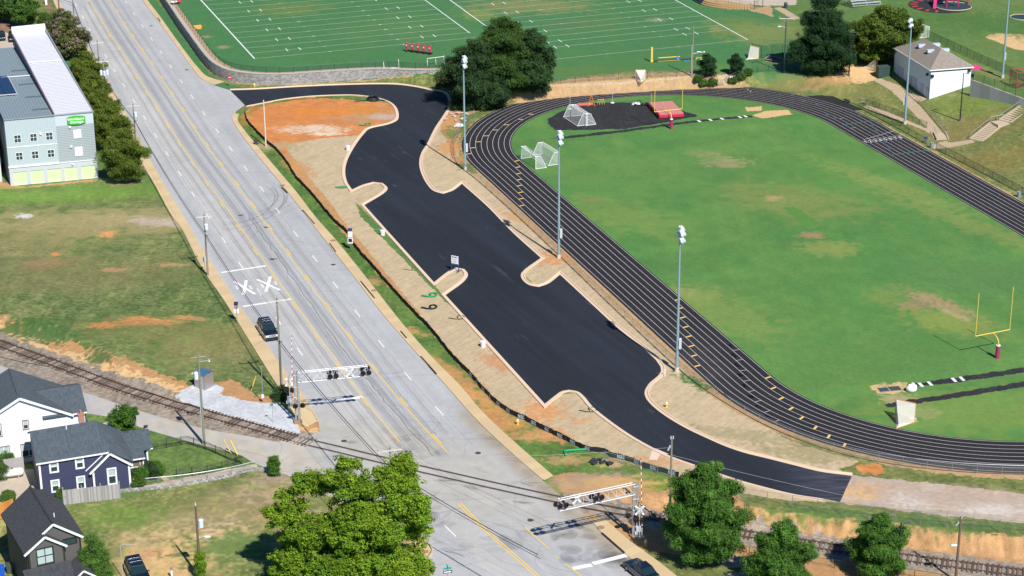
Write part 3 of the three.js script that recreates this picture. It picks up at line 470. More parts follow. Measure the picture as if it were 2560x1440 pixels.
const yelCoarse = GW([[165, -92], [260, 62], [397, 274], [535, 479], [640, 625], [803, 850], [927, 1018], [998, 1105], [1145, 1260], [1333, 1437], [1500, 1600]]);
const roadTex = worldTex(-100, 40, -495, -180, 2048, 2048, (x, z, c) => {
  const [q, si, st] = polyDist(yelCoarse, x, z), s = si * 40 + st * 40, [rd] = polyDist(railCoarse, x, z);
  let v = 0.395 + (fbm(x * 0.12, z * 0.12) - 0.5) * 0.07 + (vn(x * 1.3, z * 1.1) - 0.5) * 0.03 + (vn(x * 6, z * 5) - 0.5) * 0.03;
  const lane = vn(q * 1.15 + 3, s * 0.03), lane2 = vn(q * 3.2 + 9, s * 0.05);
  let r = 1, g = 1, b = 1.01;
  const turn = q < -0.2 && q > -4.2 ? 1 : 0;
  if (turn) { v += 0.035 + (vn(x * 0.35, z * 0.3) - 0.5) * 0.04; r = 1.02; b = 0.965; } else v += (lane - 0.5) * 0.06 + (lane2 - 0.5) * 0.022;
  const jn = ss(13, 5, Math.abs(rd)) * ss(-25, -8, q + 14) ;
  const side = Math.max(ss(8.5, 11, q) , 0) * ss(20, 14, Math.abs(rd));
  if (q < 9) { const m = jn * (0.35 + 0.65 * fbm(x * 0.3, z * 0.3)); v = lerp(v, 0.40 + (fbm(x * 0.7, z * 0.6) - 0.5) * 0.16, m); r = lerp(r, 1.06, m); b = lerp(b, 0.86, m); }
  if (side > 0) { const m = vn(x * 0.5 + 3, z * 1.1); v = lerp(v, 0.29 + (fbm(x * 0.5, z * 0.5) - 0.5) * 0.15, side); r = lerp(r, 1.14 + m * 0.06, side); b = lerp(b, 0.78, side); }
  if (x > -62 && x < -44 && z < -365 && z > -398 && q < -12) { const m = ss(-13, -16, q) * (0.4 + 0.8 * fbm(x * 0.5, z * 0.5)); v = lerp(v, 0.40, Math.min(1, m)); r = lerp(r, 1.15, Math.min(1, m)); b = lerp(b, 0.62, Math.min(1, m)); }
  const edge = ss(-11.0, -12.2, q) * ss(-420, -340, z) * 0.5 * fbm(x * 0.8, z * 0.5); r += edge * 0.25; b -= edge * 0.3;
  c[0] = v * r; c[1] = v * g; c[2] = v * b;
}, (cx) => {
  const N = (a) => (rnd() - 0.5) * a;
  for (const [P, offs, al] of [[yelL, [1.6, 3.7, 5.0, 6.6], 0.2], [yelR, [-1.3, -2.4, -3.6, -5.0, -6.4], 0.2]]) for (const o of offs) { // sealed seams and wheel scuffs
    const S = shift(P, o).map((p) => [p[0] + N(0.25), p[1] + N(0.4)]);
    cx.strokeStyle = `rgba(40,40,42,${al})`; cx.lineWidth = 0.09; strokePath(cx, S);
  }
  cx.strokeStyle = 'rgba(30,30,32,0.42)'; cx.lineWidth = 0.13; strokePath(cx, shift(yelR, -1.9).filter((_, i, a) => i > a.length * 0.42).map((p) => [p[0] + N(0.3), p[1] + N(0.5)]));
  for (const P of [dashL, dashR]) { cx.strokeStyle = 'rgba(52,52,54,0.28)'; cx.lineWidth = 0.07; strokePath(cx, P.map((p) => [p[0] + N(0.1), p[1] + N(0.2)])); }
  for (const o of [1.15, 2.9, 4.65, 6.3]) { cx.strokeStyle = 'rgba(45,45,48,0.07)'; cx.lineWidth = 0.75; strokePath(cx, shift(yelL, o)); cx.strokeStyle = 'rgba(45,45,48,0.09)'; strokePath(cx, shift(yelR, -o - 0.2)); }
  const crack = (x, z, a, n, st, al, w) => { cx.strokeStyle = `rgba(34,32,32,${al})`; cx.lineWidth = w; cx.beginPath(); cx.moveTo(x, z); for (let k = 0; k < n; k++) { a += N(0.9); x += Math.cos(a) * st; z += Math.sin(a) * st; cx.lineTo(x, z); } cx.stroke(); };
  for (let k = 0; k < 150; k++) { const u = rr(560, 1420), v = rr(1070, 1420), p = G0(u, v); crack(p[0], p[1], rr(0, 6.3), 8, rr(0.4, 1.1), rr(0.08, 0.3), rr(0.03, 0.07)); }
  for (let k = 0; k < 70; k++) { const t = rr(0, 1), i = Math.floor(t * (yelR.length - 1)), p = yelR[i], o = rr(-9, 10); crack(p[0] + o, p[1] + o * 0.2, rr(0, 6.3), 7, rr(0.5, 1.2), rr(0.1, 0.3), 0.06); }
  for (const [u, v, l] of [[1090, 1200, 4], [1060, 1245, 2], [1165, 1215, 3], [860, 1105, 2], [1290, 1255, 3], [1115, 1380, 4], [1310, 1205, 3]]) { const p = G0(u, v); for (let k = 0; k < 5; k++) crack(p[0] + N(1.2), p[1] + N(0.6), rr(0.1, 0.5), 4, l * 0.14, 0.25, 0.13); }
  for (const [u, v, w, h, al] of [[1420, 1330, 5, 4, 0.1], [1470, 1390, 6, 5, 0.08], [1240, 1350, 7, 5, 0.07], [1540, 1395, 3, 3, 0.1], [1090, 1290, 4, 5, 0.08], [1050, 1120, 6, 6, 0.05]]) { const p = G0(u, v); cx.fillStyle = `rgba(30,30,34,${al})`; for (let k = 0; k < 14; k++) { cx.beginPath(); cx.ellipse(p[0] + N(w), p[1] + N(h), rr(0.3, 1.4), rr(0.3, 1.6), rr(0, 3), 0, 6.3); cx.fill(); } }
  for (const [u, v, r0, a0, a1, al] of [[560, 500, 9, -0.6, 1.4, 0.16], [575, 505, 7.5, -0.8, 1.5, 0.2], [600, 500, 6, -0.7, 1.8, 0.16], [622, 497, 5, -0.9, 1.6, 0.18], [640, 480, 8, 0.2, 1.7, 0.14], [480, 560, 10, -0.4, 0.7, 0.1]]) { const p = G0(u, v); cx.strokeStyle = `rgba(35,35,38,${al})`; for (const d of [0, 1.6]) { cx.lineWidth = 0.16; cx.beginPath(); cx.ellipse(p[0], p[1], r0 + d, (r0 + d) * 1.5, 0, a0, a1); cx.stroke(); } }
  cx.fillStyle = 'rgba(45,34,28,0.8)'; for (const [u, v] of [[603, 538], [668, 568], [420, 545], [683, 648]]) { const p = G0(u, v); for (let k = 0; k < 4; k++) { cx.beginPath(); cx.ellipse(p[0] + N(0.8), p[1] + N(0.5), 0.35, 0.15, 0, 0, 6.3); cx.fill(); } }
});
const road = struct('road', 'grey multi-lane road with turn lane and railway crossing');
obj('asphalt', sheet(roadPoly, 0.03), mat('#ffffff', 0.93, { map: roadTex }), road);
const mYel = mat([0.74, 0.50, 0.11], 0.8), mWhite = mat([0.74, 0.74, 0.73], 0.8), mBlueLine = mat([0.02, 0.12, 0.2], 0.8), mGreenLine = mat([0.02, 0.2, 0.17], 0.8);
const YM = 0.045;
function cutLine(P, s0, s1) { // part of a polyline between two lengths
  const out = []; let len = 0;
  for (let i = 0; i < P.length - 1; i++) {
    const a = P[i], b = P[i + 1], l = Math.hypot(b[0] - a[0], b[1] - a[1]);
    if (len + l > s0 && len < s1) { const t0 = Math.max(0, (s0 - len) / l), t1 = Math.min(1, (s1 - len) / l); if (!out.length) out.push(between(a, b, t0)); out.push(between(a, b, t1)); }
    len += l;
  }
  return out;
}
const lenOf = (P) => P.slice(1).reduce((s, p, i) => s + Math.hypot(p[0] - P[i][0], p[1] - P[i][1]), 0);
for (const P of [yelL, yelR]) {
  obj('yellow_line', stripe(P, 0.16, YM), mYel, road);
  const side = P === yelL ? -0.3 : 0.3, S = shift(P, side), L = lenOf(S);
  for (let s = 4; s < L - 3; s += 12.19) obj('yellow_dash', stripe(cutLine(S, s, s + 3.2), 0.17, YM), mYel, road);
}
for (const [P, first, last] of [[dashL, 4.5, 1], [dashR, 6, 1]]) { const L = lenOf(P); for (let s = first; s < L - last; s += 12.19) obj('lane_dash', stripe(cutLine(P, s, s + 3.05), 0.16, YM), mWhite, road); }
const gl = (px) => GW(px);
for (const px of [[[1145, 1260], [1200, 1317], [1280, 1389], [1340, 1442], [1400, 1500]], [[1153, 1259], [1207, 1316], [1287, 1387], [1348, 1441]], [[1312, 1318], [1372, 1373]], [[1413, 1410], [1455, 1442], [1520, 1500]], [[1388, 1391], [1396, 1396]]]) obj('yellow_line', stripe(gl(px), 0.16, YM), mYel, road);
obj('lane_dash', stripe(gl([[1112, 1315], [1140, 1342]]), 0.16, YM), mWhite, road);
for (const [px, w] of [[[[553, 682], [665, 665]], 0.55], [[[607, 767], [727, 748]], 0.55], [[[771, 1013], [906, 993]], 0.75], [[[1432, 1422], [1480, 1413]], 0.75], [[[1482, 1410], [1569, 1388]], 0.75]]) obj('stop_line', stripe(gl(px), w, YM), mWhite, road);
const font = await new FontLoader().loadAsync('fonts/droid/droid_sans_bold.typeface.json');
function flatText(txt, size, at, dirX, dirZ, y) { // letters lying on the ground, reading along dir
  const g = new THREE.ShapeGeometry(font.generateShapes(txt, size), 4); g.computeBoundingBox(); const b = g.boundingBox; g.translate(-(b.min.x + b.max.x) / 2, -(b.min.y + b.max.y) / 2, 0);
  const m = new THREE.Matrix4().makeBasis(V(dirX[0], 0, dirX[1]), V(dirZ[0], 0, dirZ[1]), V(0, 1, 0)); m.setPosition(at[0], y, at[1]); return g.applyMatrix4(m);
}
for (const [c, e1, e2, r1, r2] of [[[605, 720], [[585, 704], [638, 736]], [[608, 738], [616, 701]], [592, 719], [626, 719]], [[672, 712], [[643, 699], [700, 726]], [[665, 730], [676, 692]], [655, 715], [688, 708]]]) {
  for (const e of [e1, e2]) obj('crossing_cross', stripe(gl(e), 0.5, YM + (e === e2 ? 0.004 : 0)), mWhite, road);
  const f = gl([c, [c[0] + 40, c[1] - 6], [c[0] + 34, c[1] + 50]]), dx = [f[1][0] - f[0][0], f[1][1] - f[0][1]], dz = [f[2][0] - f[0][0], f[2][1] - f[0][1]], n = (v) => { const l = Math.hypot(...v); return [v[0] / l, v[1] / l]; };
  const X = n(dx), Zr = n(dz); // read by a driver coming down the road
  for (const r of [r1, r2]) obj('crossing_letter', flatText('R', 1.15, gl([r])[0], [-X[0] * 0.5, -X[1] * 0.5], [Zr[0] * 1.5, Zr[1] * 1.5], YM), mWhite, road);
}
{ // covers in the road and walk
  const m = mat([0.12, 0.085, 0.07], 0.7, { metalness: 0.4 });
  for (const [u, v] of [[833, 662], [1668, 1133], [1195, 1133], [1326, 1301], [860, 1103], [378, 65], [467, 175], [1057, 1246]]) { const p = G0(u, v); if (u < 1500) obj('manhole_cover', new THREE.CylinderGeometry(0.38, 0.38, 0.012, 18).translate(p[0], 0.038, p[1]), m, road); }
}
// ---------- sidewalks and kerbs ----------
const conc = [[0.575, 0.43, 0.24], [0.555, 0.41, 0.225], [0.59, 0.445, 0.255], [0.535, 0.40, 0.23]].map((c) => mat(c, 0.92));
const mKerb = mat([0.56, 0.44, 0.29], 0.9), mKerbNew = mat([0.66, 0.50, 0.36], 0.9), mGrime = mat([0.30, 0.2, 0.12], 0.95);
function sampleAt(P, n) { const L = lenOf(P), out = []; for (let i = 0; i <= n; i++) { const c = cutLine(P, Math.max(0, L * i / n - 0.001), Math.min(L, L * i / n + 0.001)); out.push(c[0] ?? P[P.length - 1]); } return out; }
function slabGeo(a, b, c, d, y0, y1) { // a-b inner edge, d-c outer edge
  const P = [a, b, c, d], pos = [], q = (i, j, k, l) => pos.push(...i, ...j, ...k, ...i, ...k, ...l), T = P.map((p) => [p[0], y1, p[1]]), B = P.map((p) => [p[0], y0, p[1]]);
  q(T[0], T[1], T[2], T[3]); for (let i = 0; i < 4; i++) { const j = (i + 1) % 4; q(B[i], B[j], T[j], T[i]); }
  const g = new THREE.BufferGeometry(); g.setAttribute('position', new THREE.Float32BufferAttribute(pos, 3)); g.setAttribute('uv', new THREE.Float32BufferAttribute(new Float32Array(pos.length / 3 * 2), 2)); g.computeVertexNormals(); return g;
}
function sidewalk(inner, outer, step, label, gap = 0.16) {
  const w = struct('sidewalk', label), n = Math.round(lenOf(inner) / step), I = sampleAt(inner, n), O = I.map((p) => { const [, i, f] = polyDist(outer, p[0], p[1]); return between(outer[i], outer[i + 1], f); });
  for (let i = 0; i < n; i++) {
    const t = 0.012, a = between(I[i], I[i + 1], t), b = between(I[i + 1], I[i], t), d = between(O[i], O[i + 1], t), c = between(O[i + 1], O[i], t);
    const k = gap / Math.max(1, Math.hypot(d[0] - a[0], d[1] - a[1]));
    obj('slab', slabGeo(between(a, d, k), between(b, c, k), c, d, 0, 0.13 + rr(-0.006, 0.006)), conc[Math.floor(rnd() * 4)], w);
  }
  return w;
}
seed(5);
const wl = sidewalk(cutLine(roadL, 8, lenOf(roadL) - 2), smooth(GW(walkLout), 3), 1.75, 'tan concrete sidewalk beside the grassy lot');
const w1 = sidewalk(roadR, smooth(GW(walkRout), 3), 1.75, 'tan concrete sidewalk below the block retaining wall');
const w2 = sidewalk(roadR2.slice(1), smooth(GW(walkRout2), 3).slice(1), 1.62, 'tan concrete sidewalk beside the black silt fence');
const w3 = sidewalk(roadR3, smooth(GW([[1500, 1289], [1540, 1325], [1590, 1366], [1650, 1408], [1725, 1470]]), 3), 1.62, 'tan concrete sidewalk by the crossing mast');
for (const P of [roadL, roadR, roadR2, roadR3, roadCorner]) {
  const left = P === roadL || P === roadCorner ? -1 : 1;  // kerb lies on the outer side
  const prof = left > 0 ? [[0, 0.03], [0.03, 0.15], [0.17, 0.15], [0.18, 0.02]] : [[-0.18, 0.02], [-0.17, 0.15], [-0.03, 0.15], [0, 0.03]];
  structMesh('kerb', ribbon(P, prof), mKerb);
}
{ // drain inlets along the kerbs: dark slots in the walk edge
  const m = mat([0.02, 0.018, 0.016], 1);
  for (const [a, b, host] of [[[1503, 1335], [1560, 1385], w3], [[703, 470], [717, 484], w2], [[755, 527], [785, 562], w2], [[822, 610], [838, 632], w2], [[900, 705], [935, 748], w2], [[1000, 830], [1015, 848], w2], [[1050, 893], [1090, 938], w2], [[393, 46], [400, 56], w1]]) { const P = gl([a, b]); obj('drain_inlet', ribbon(P, [[-0.03, 0.02], [-0.02, 0.125], [0.0, 0.158], [0.2, 0.158]]), m, host); }
  for (const [u, v, h] of [[833, 603, w2], [935, 728, w2], [707, 465, w2], [1502, 1321, w3]]) { const p = G0(u, v); obj('manhole_cover', new THREE.CylinderGeometry(0.45, 0.45, 0.012, 18).translate(p[0], 0.145, p[1]), mGrime, h); }
}
// concrete corner pads
structMesh('corner_pad', sheet(G0l([[706, 985], [742, 965], [772, 1010], [797, 1052], [768, 1068], [748, 1060], [738, 1040]]), 0.05), conc[2]);
structMesh('corner_pad', sheet(G0l([[1030, 1330], [1066, 1356], [1078, 1376], [1070, 1391], [1052, 1399], [1022, 1404], [1010, 1380]]), 0.1), conc[1]);
structMesh('tactile_pad', sheet(G0l([[1045, 1382], [1070, 1376], [1072, 1383], [1047, 1390]]), 0.115), mat([0.45, 0.17, 0.11], 0.9));

// ---------- new car park and drive ----------
const parkPx = [[575, 226], [640, 224], [740, 218], [840, 213.5], [940, 211], [993, 212], [1040, 218], [1073, 225], [1107, 232], [1119, 247], [1120, 267], [1107, 290], [1087, 320], [1067, 360], [1053, 383], [1048, 407], [1052, 430], [1067, 460], [1085, 478], [1108, 485], [1132, 477], [1155, 460], [1220, 518], [1280, 580], [1352, 645], [1304, 682], [1305, 698], [1323, 713], [1347, 718], [1370, 710], [1400, 687], [1530, 808], [1653, 923], [1622, 960], [1612, 978], [1614, 994], [1630, 1014], [1663, 1040], [1713, 1070], [1763, 1094], [1813, 1116], [1863, 1133], [1920, 1147], [1987, 1164], [2053, 1180], [2130, 1190], [2100, 1255], [2058, 1247], [1987, 1236], [1920, 1220], [1847, 1200], [1780, 1177], [1680, 1142], [1647, 1127], [1580, 1090], [1513, 1043], [1480, 1015], [1460, 991], [1444, 979], [1423, 975], [1405, 978], [1387, 990], [1362, 1010], [1240, 876], [1114, 738], [1161, 703], [1170, 686], [1161, 673], [1140, 669], [1120, 679], [1085, 706], [1000, 612], [911, 513], [963, 481], [969, 470], [957, 458], [933, 455], [907, 462], [880, 474], [868, 455], [863, 428], [869, 400], [887, 366], [910, 335], [925, 322], [972, 311], [992, 302], [997, 289], [990, 267], [972, 253], [940, 243], [890, 237], [840, 237], [773, 240], [707, 247], [660, 256], [613, 265]];
const park = smooth(G0l(parkPx), 0.9, true, 0.75);
const parkTex = worldTex(-65, 70, -385, -205, 1024, 1024, (x, z, c) => {
  const u = x * 0.42 + z * 0.9, w = x * 0.9 - z * 0.42, s = vn(w * 0.42, u * 0.03), d = vn(w * 1.3 + 7, u * 0.06);
  let v = 0.0150 + (s - 0.5) * 0.008 + (d - 0.5) * 0.005 + (fbm(x * 0.1, z * 0.1) - 0.5) * 0.006 + (vn(x * 5, z * 5) - 0.5) * 0.004;
  let r = 0.82, b = 1.35;
  const dust = ss(30, 43, x) * ss(-238, -226, z) * vn(x * 0.4, z * 2.4); v += dust * 0.06; r += dust * 0.6; b -= dust * 0.3;
  const scr = ss(0.8, 0.95, vn(w * 2.2, u * 0.3)) * ss(0.6, 0.8, vn(x * 0.2, z * 0.2)) * 0.02; v += scr;
  c[0] = v * r * 0.95; c[1] = v * 1.05; c[2] = v * b * 1.2;
});
const drive = struct('car_park', 'fresh black asphalt car park and curving drive');
obj('asphalt', sheet(park, 0.03), mat('#ffffff', 0.82, { map: parkTex }), drive);
{ // kerb and gutter run round the asphalt except at the two open ends
  const o = areaOf(park) < 0 ? -1 : 1;  // outward side
  const near = (p, u, v) => { const q = G0(u, v); return Math.hypot(p[0] - q[0], p[1] - q[1]); };
  const rot = (P, k) => [...P.slice(k), ...P.slice(0, k)];
  const at = (u, v) => park.reduce((b, p, i) => near(p, u, v) < near(park[b], u, v) ? i : b, 0);
  const i0 = at(613, 265), i1 = at(575, 226), i2 = at(2130, 1190), i3 = at(2058, 1247);
  const seg = (a, b) => { const R = rot(park, a); return R.slice(0, ((b - a + park.length) % park.length) + 1); };
  for (const P of [seg(i1, i2), seg(i3, i0)]) {
    const n = offsets(P); const t = P[Math.floor(P.length / 2)];
    const inside = (x, z) => { let c = false; for (let i = 0, j = park.length - 1; i < park.length; j = i++) { const a = park[i], b = park[j]; if ((a[1] > z) !== (b[1] > z) && x < (b[0] - a[0]) * (z - a[1]) / (b[1] - a[1]) + a[0]) c = !c; } return c; };
    const m = n[Math.floor(P.length / 2)], outLeft = !inside(t[0] + m[0] * 0.4, t[1] + m[1] * 0.4);
    const prof = outLeft ? [[0, 0.035], [0.38, 0.05], [0.42, 0.17], [0.60, 0.17], [0.62, 0]] : [[-0.62, 0], [-0.6, 0.17], [-0.42, 0.17], [-0.38, 0.05], [0, 0.035]];
    obj('kerb', ribbon(P, prof), mKerbNew, drive);
  }
  const f = G0l([[1622, 1150], [1632, 1120], [1648, 1126], [1672, 1136], [1650, 1138], [1642, 1152]]); obj('spillway', sheet(f, 0.06), mat([0.66, 0.52, 0.4], 0.9), drive);
}

// ---------- running track ----------
const trk = struct('running_track', 'black eight-lane running track with pale lane lines');
function ovalLine(d, s0 = -1, step = 1.5) { // closed ring at distance d outside the inner line
  const P = [], r = TR.R + d, h = TR.L / 2, na = Math.ceil(Math.PI * r / step), ns = Math.ceil(TR.L / 6);
  for (let i = 0; i < ns; i++) P.push(ovalP(-h + TR.L * i / ns, r));
  for (let i = 0; i < na; i++) { const a = Math.PI / 2 - Math.PI * i / na; P.push(ovalP(h + r * Math.cos(a), r * Math.sin(a))); }
  for (let i = 0; i < ns; i++) P.push(ovalP(h - TR.L * i / ns, -r));
  for (let i = 0; i < na; i++) { const a = -Math.PI / 2 - Math.PI * i / na; P.push(ovalP(-h + r * Math.cos(a), r * Math.sin(a))); }
  return P;
}
const trackTex = worldTex(-15, 135, -375, -235, 1024, 1024, (x, z, c) => {
  let v = 0.0135 + (fbm(x * 0.15, z * 0.15) - 0.5) * 0.007 + (vn(x * 4, z * 4) - 0.5) * 0.006, r = 1, b = 1.12;
  const p = G0(1745, 935), q = Math.hypot(x - p[0], (z - p[1]) * 0.4), wear = ss(7, 1, q) * fbm(x * 0.5, z * 0.5); v += wear * 0.03; r += wear * 0.35; b -= wear * 0.25;
  c[0] = v * r; c[1] = v; c[2] = v * b;
});
obj('surface', ribbon(ovalLine((8 * TR.W) / 2 + 0.1), [[-(4 * TR.W + 0.35), 0], [4 * TR.W + 0.35, 0]], true, 0.03).translate(0, 0, 0), mat('#ffffff', 0.86, { map: trackTex }), trk);
{ const g = trk.children[0].geometry, p = g.attributes.position, t = g.attributes.uv; for (let i = 0; i < p.count; i++) t.setXY(i, p.getX(i), p.getZ(i)); }
obj('spur', sheet(GW([[2018, 240], [2075, 233], [2160, 275], [2105, 278]]), 0.026), mat('#ffffff', 0.86, { map: trackTex }), trk);
const mLane = mat([0.62, 0.55, 0.56], 0.8);
for (let k = 0; k <= 8; k++) obj('lane_line', stripe(ovalLine(k * TR.W), 0.066, 0.045, true), mLane, trk);
function lanePoint(u, v) { const q = G0(u, v); return { d: ovalD(q[0], q[1]), st: ovalST(q[0], q[1]) }; }
function ovalAt(u, v, lane) { // point at the same station as the pixel, in the middle of a lane
  const { st } = lanePoint(u, v), h = TR.L / 2, r = TR.R + (lane - 0.5) * TR.W;
  if (Math.abs(st[0]) <= h) { const sg = Math.sign(st[1]); return { p: ovalP(st[0], sg * r), n: [-sg * taz, sg * tax] }; }
  const cs = Math.sign(st[0]) * h, a = Math.atan2(st[1], st[0] - cs); return { p: ovalP(cs + r * Math.cos(a), r * Math.sin(a)), n: [Math.cos(a) * tax - Math.sin(a) * taz, Math.cos(a) * taz + Math.sin(a) * tax] };
}
// staggered start numbers and lines (near side), straight start row (far side), yellow exchange marks
const mNum = mat([0.72, 0.71, 0.7], 0.8), nearNum = [[1826, 865], [1832, 889], [1841, 914], [1848, 939], [1857, 966], [1872, 993], [1894, 1019], [1917, 1043]], nearLn = [[1838, 876], [1847, 901], [1856, 927], [1864, 953], [1876, 979], [1894, 1004], [1919, 1029], [1945, 1052]];
nearNum.forEach(([u, v], i) => { const o = ovalAt(u, v, i + 1), f = [o.n[1], -o.n[0]]; obj('lane_number', flatText(String(i + 1), 0.8, o.p, [o.n[0] * 0.9, o.n[1] * 0.9], [-f[0] * 1.45, -f[1] * 1.45], 0.047), mNum, trk); });
nearLn.forEach(([u, v], i) => { const o = ovalAt(u, v, i + 1), w = TR.W / 2; obj('start_line', stripe([[o.p[0] - o.n[0] * w, o.p[1] - o.n[1] * w], [o.p[0] + o.n[0] * w, o.p[1] + o.n[1] * w]], 0.08, 0.049), mLane, trk); });
for (let i = 0; i < 8; i++) { const o = ovalAt(2174 + i * 12.6, 354 - i * 1.6, i + 1), f = [o.n[1], -o.n[0]]; obj('lane_number', flatText(String(i + 1), 0.8, o.p, [o.n[0] * 0.8, o.n[1] * 0.8], [f[0] * 1.5, f[1] * 1.5], 0.047), mNum, trk); }
for (const [px, m, w] of [[[[2158, 350], [2200, 338], [2238, 327]], mLane, 0.1], [[[2172, 350], [2257, 338]], mLane, 0.08], [[[2105, 313], [2190, 301]], mGreenLine, 0.22], [[[2230, 387], [2322, 376]], mGreenLine, 0.22]]) obj('cross_line', stripe(GW(px), w, 0.05), m, trk);
for (const [u, v] of [[2155, 288], [2180, 314], [2190, 328], [2208, 357], [2220, 372], [2072, 286], [2085, 296], [1985, 236], [2010, 252], [2045, 262]]) { const o = lanePoint(u, v), k = Math.max(1, Math.min(8, Math.ceil(o.d / TR.W))), q = ovalAt(u, v, k), f = [q.n[1], -q.n[0]]; obj('exchange_mark', stripe([[q.p[0] - f[0] * 0.5, q.p[1] - f[1] * 0.5], [q.p[0] + f[0] * 0.5, q.p[1] + f[1] * 0.5]], 0.3, 0.048), mBlueLine, trk); }
for (const [u, v] of [[2100, 297], [2135, 320], [1805, 214], [1870, 224], [1875, 230]]) { const o = lanePoint(u, v), k = Math.max(1, Math.min(8, Math.ceil(o.d / TR.W))), q = ovalAt(u, v, k), w = TR.W / 2; obj('start_line', stripe([[q.p[0] - q.n[0] * w, q.p[1] - q.n[1] * w], [q.p[0] + q.n[0] * w, q.p[1] + q.n[1] * w]], 0.08, 0.049), mLane, trk); }
for (const [u, v] of [[1692, 750], [1704, 771], [1709, 794], [1714, 818], [1720, 842], [1727, 866], [1733, 890], [1739, 916], [1917, 945], [1932, 971], [1952, 997], [1978, 1022], [2005, 1045], [2040, 1069], [2073, 1091], [2112, 1113], [1333, 287], [1296, 298], [1261, 312], [1233, 325], [1211, 340], [1194, 355], [1181, 370], [1174, 385], [1298, 402], [1299, 418], [1300, 434], [1302, 449], [1303, 464], [1305, 481], [1306, 497], [1308, 514]]) {
  const o = lanePoint(u, v), k = Math.max(1, Math.min(8, Math.ceil(o.d / TR.W))), q = ovalAt(u, v, k), f = [q.n[1], -q.n[0]], w = TR.W / 2 - 0.06;
  const P = (a, b) => [q.p[0] + q.n[0] * a + f[0] * b, q.p[1] + q.n[1] * a + f[1] * b]; obj('yellow_mark', sheet([P(-w, -0.28), P(w, -0.05), P(w, 0.28), P(-w, 0.05)], 0.048), mYel, trk);
}
// take-off boards
for (const [u, v] of [[1748, 303], [1776, 300], [1805, 297], [1850, 293], [1864, 291]]) obj('takeoff_board', stripe(G0l([[u - 4, v - 2], [u + 4, v + 2]]), 0.5, 0.02), mWhite, trk);
for (const [u, v] of [[2302, 962], [2325, 959], [2385, 950], [2405, 947]]) obj('takeoff_board', stripe(G0l([[u - 5, v - 5], [u + 5, v + 5]]), 0.45, 0.02), mWhite, trk);

// ---------- practice field lines ----------
const lines = struct('practice_field_markings', 'white yard lines of the two practice fields');
const PF = (u, v) => G0(u, v, PLATEAU), yF = PLATEAU + 0.03, mFL = mat([0.50, 0.56, 0.48], 0.9), mFLb = mat([0.66, 0.7, 0.66], 0.9);
{
  const th = -0.339092, u = [Math.cos(th), Math.sin(th)], v = [Math.sin(th), -Math.cos(th)], o = PF(636.5, 147);
  const P = (a, n) => [o[0] + u[0] * a + v[0] * n, o[1] + u[1] * a + v[1] * n];
  const seg = (a, b, w, m = mFL, nm = 'yard_line') => obj(nm, stripe([a, b], w, yF), m, lines);
  seg(P(0, 0), P(0, 75), 0.3, mFLb, 'sideline'); seg(P(48.77, 4), P(48.77, 75), 0.24, mFLb, 'sideline');
  for (let n = 0; n < 15; n++) {
    const t = n * 4.572; seg(P(0, t), P(48.77, t), 0.13);
    if (n % 2) for (const a of [8, 10.8, 38, 40.8]) seg(P(a, t - 1.1), P(a, t + 1.1), 0.22, mFLb, 'hash_mark');
    for (const a of [16.256, 32.51]) seg(P(a - 0.35, t), P(a + 0.35, t), 0.35, mFLb, 'hash_mark');
  }
  const c = PF(1869.5, 99.5), Q = (a, n) => [c[0] - u[0] * a + v[0] * n, c[1] - u[1] * a + v[1] * n];
  const up = PF(1690, 1), fwd = [up[0] - c[0], up[1] - c[1]], fl = Math.hypot(...fwd), w = [fwd[0] / fl, fwd[1] / fl], S = (a, n) => [c[0] - u[0] * a + w[0] * n, c[1] - u[1] * a + w[1] * n];
  seg(S(0, 0), S(0, 75), 0.26, mFLb, 'sideline'); seg(S(48.77, 0), S(48.77, 75), 0.26, mFLb, 'sideline');
  for (let n = 0; n < 15; n++) { if (n === 1) continue; const t = n * 4.572; seg(S(0, t), S(48.77, t), 0.13); if (n % 2 === 1 || n === 2) for (const a of [8, 10.8, 38, 40.8]) seg(S(a, t - 1.1), S(a, t + 1.1), 0.22, mFLb, 'hash_mark'); for (const a of [16.256, 32.51]) seg(S(a - 0.35, t), S(a + 0.35, t), 0.3, mFLb, 'hash_mark'); }
}
console.log('surfaces');
// ---------- trees ----------
function clumpGeo(n, leaf, sd) { // a small spray of leaves within a unit ball
  seed(sd); const pos = [], nor = [];
  for (let i = 0; i < n; i++) {
    const a = rr(0, 6.283), c = rr(-0.85, 1), s = Math.sqrt(1 - c * c), r = Math.cbrt(rr(0.12, 1)), p = V(s * Math.cos(a) * r, c * r, s * Math.sin(a) * r);
    const nn = V(p.x + rr(-0.7, 0.7), p.y + 0.35 + rr(-0.5, 0.7), p.z + rr(-0.7, 0.7)).normalize(), t = V(rr(-1, 1), rr(-1, 1), rr(-1, 1)).cross(nn).normalize(), b = nn.clone().cross(t), l = leaf * rr(0.7, 1.25), w = l * rr(0.4, 0.6);
    const q = [p.clone().addScaledVector(t, -l), p.clone().addScaledVector(b, w).addScaledVector(nn, 0.1 * l), p.clone().addScaledVector(t, l), p.clone().addScaledVector(b, -w).addScaledVector(nn, 0.1 * l)];
    const sn = nn.lerp(p.clone().normalize(), 0.45).normalize();
    for (const k of [0, 2, 1, 0, 3, 2]) { pos.push(q[k].x, q[k].y, q[k].z); nor.push(sn.x, sn.y, sn.z); }
  }
  const g = new THREE.BufferGeometry(); g.setAttribute('position', new THREE.Float32BufferAttribute(pos, 3)); g.setAttribute('normal', new THREE.Float32BufferAttribute(nor, 3)); g.setAttribute('uv', new THREE.Float32BufferAttribute(new Float32Array(pos.length / 3 * 2), 2)); return g;
}
const CLUMP = { fine: clumpGeo(26, 0.27, 31), broad: clumpGeo(20, 0.36, 32), needle: clumpGeo(30, 0.24, 33) };
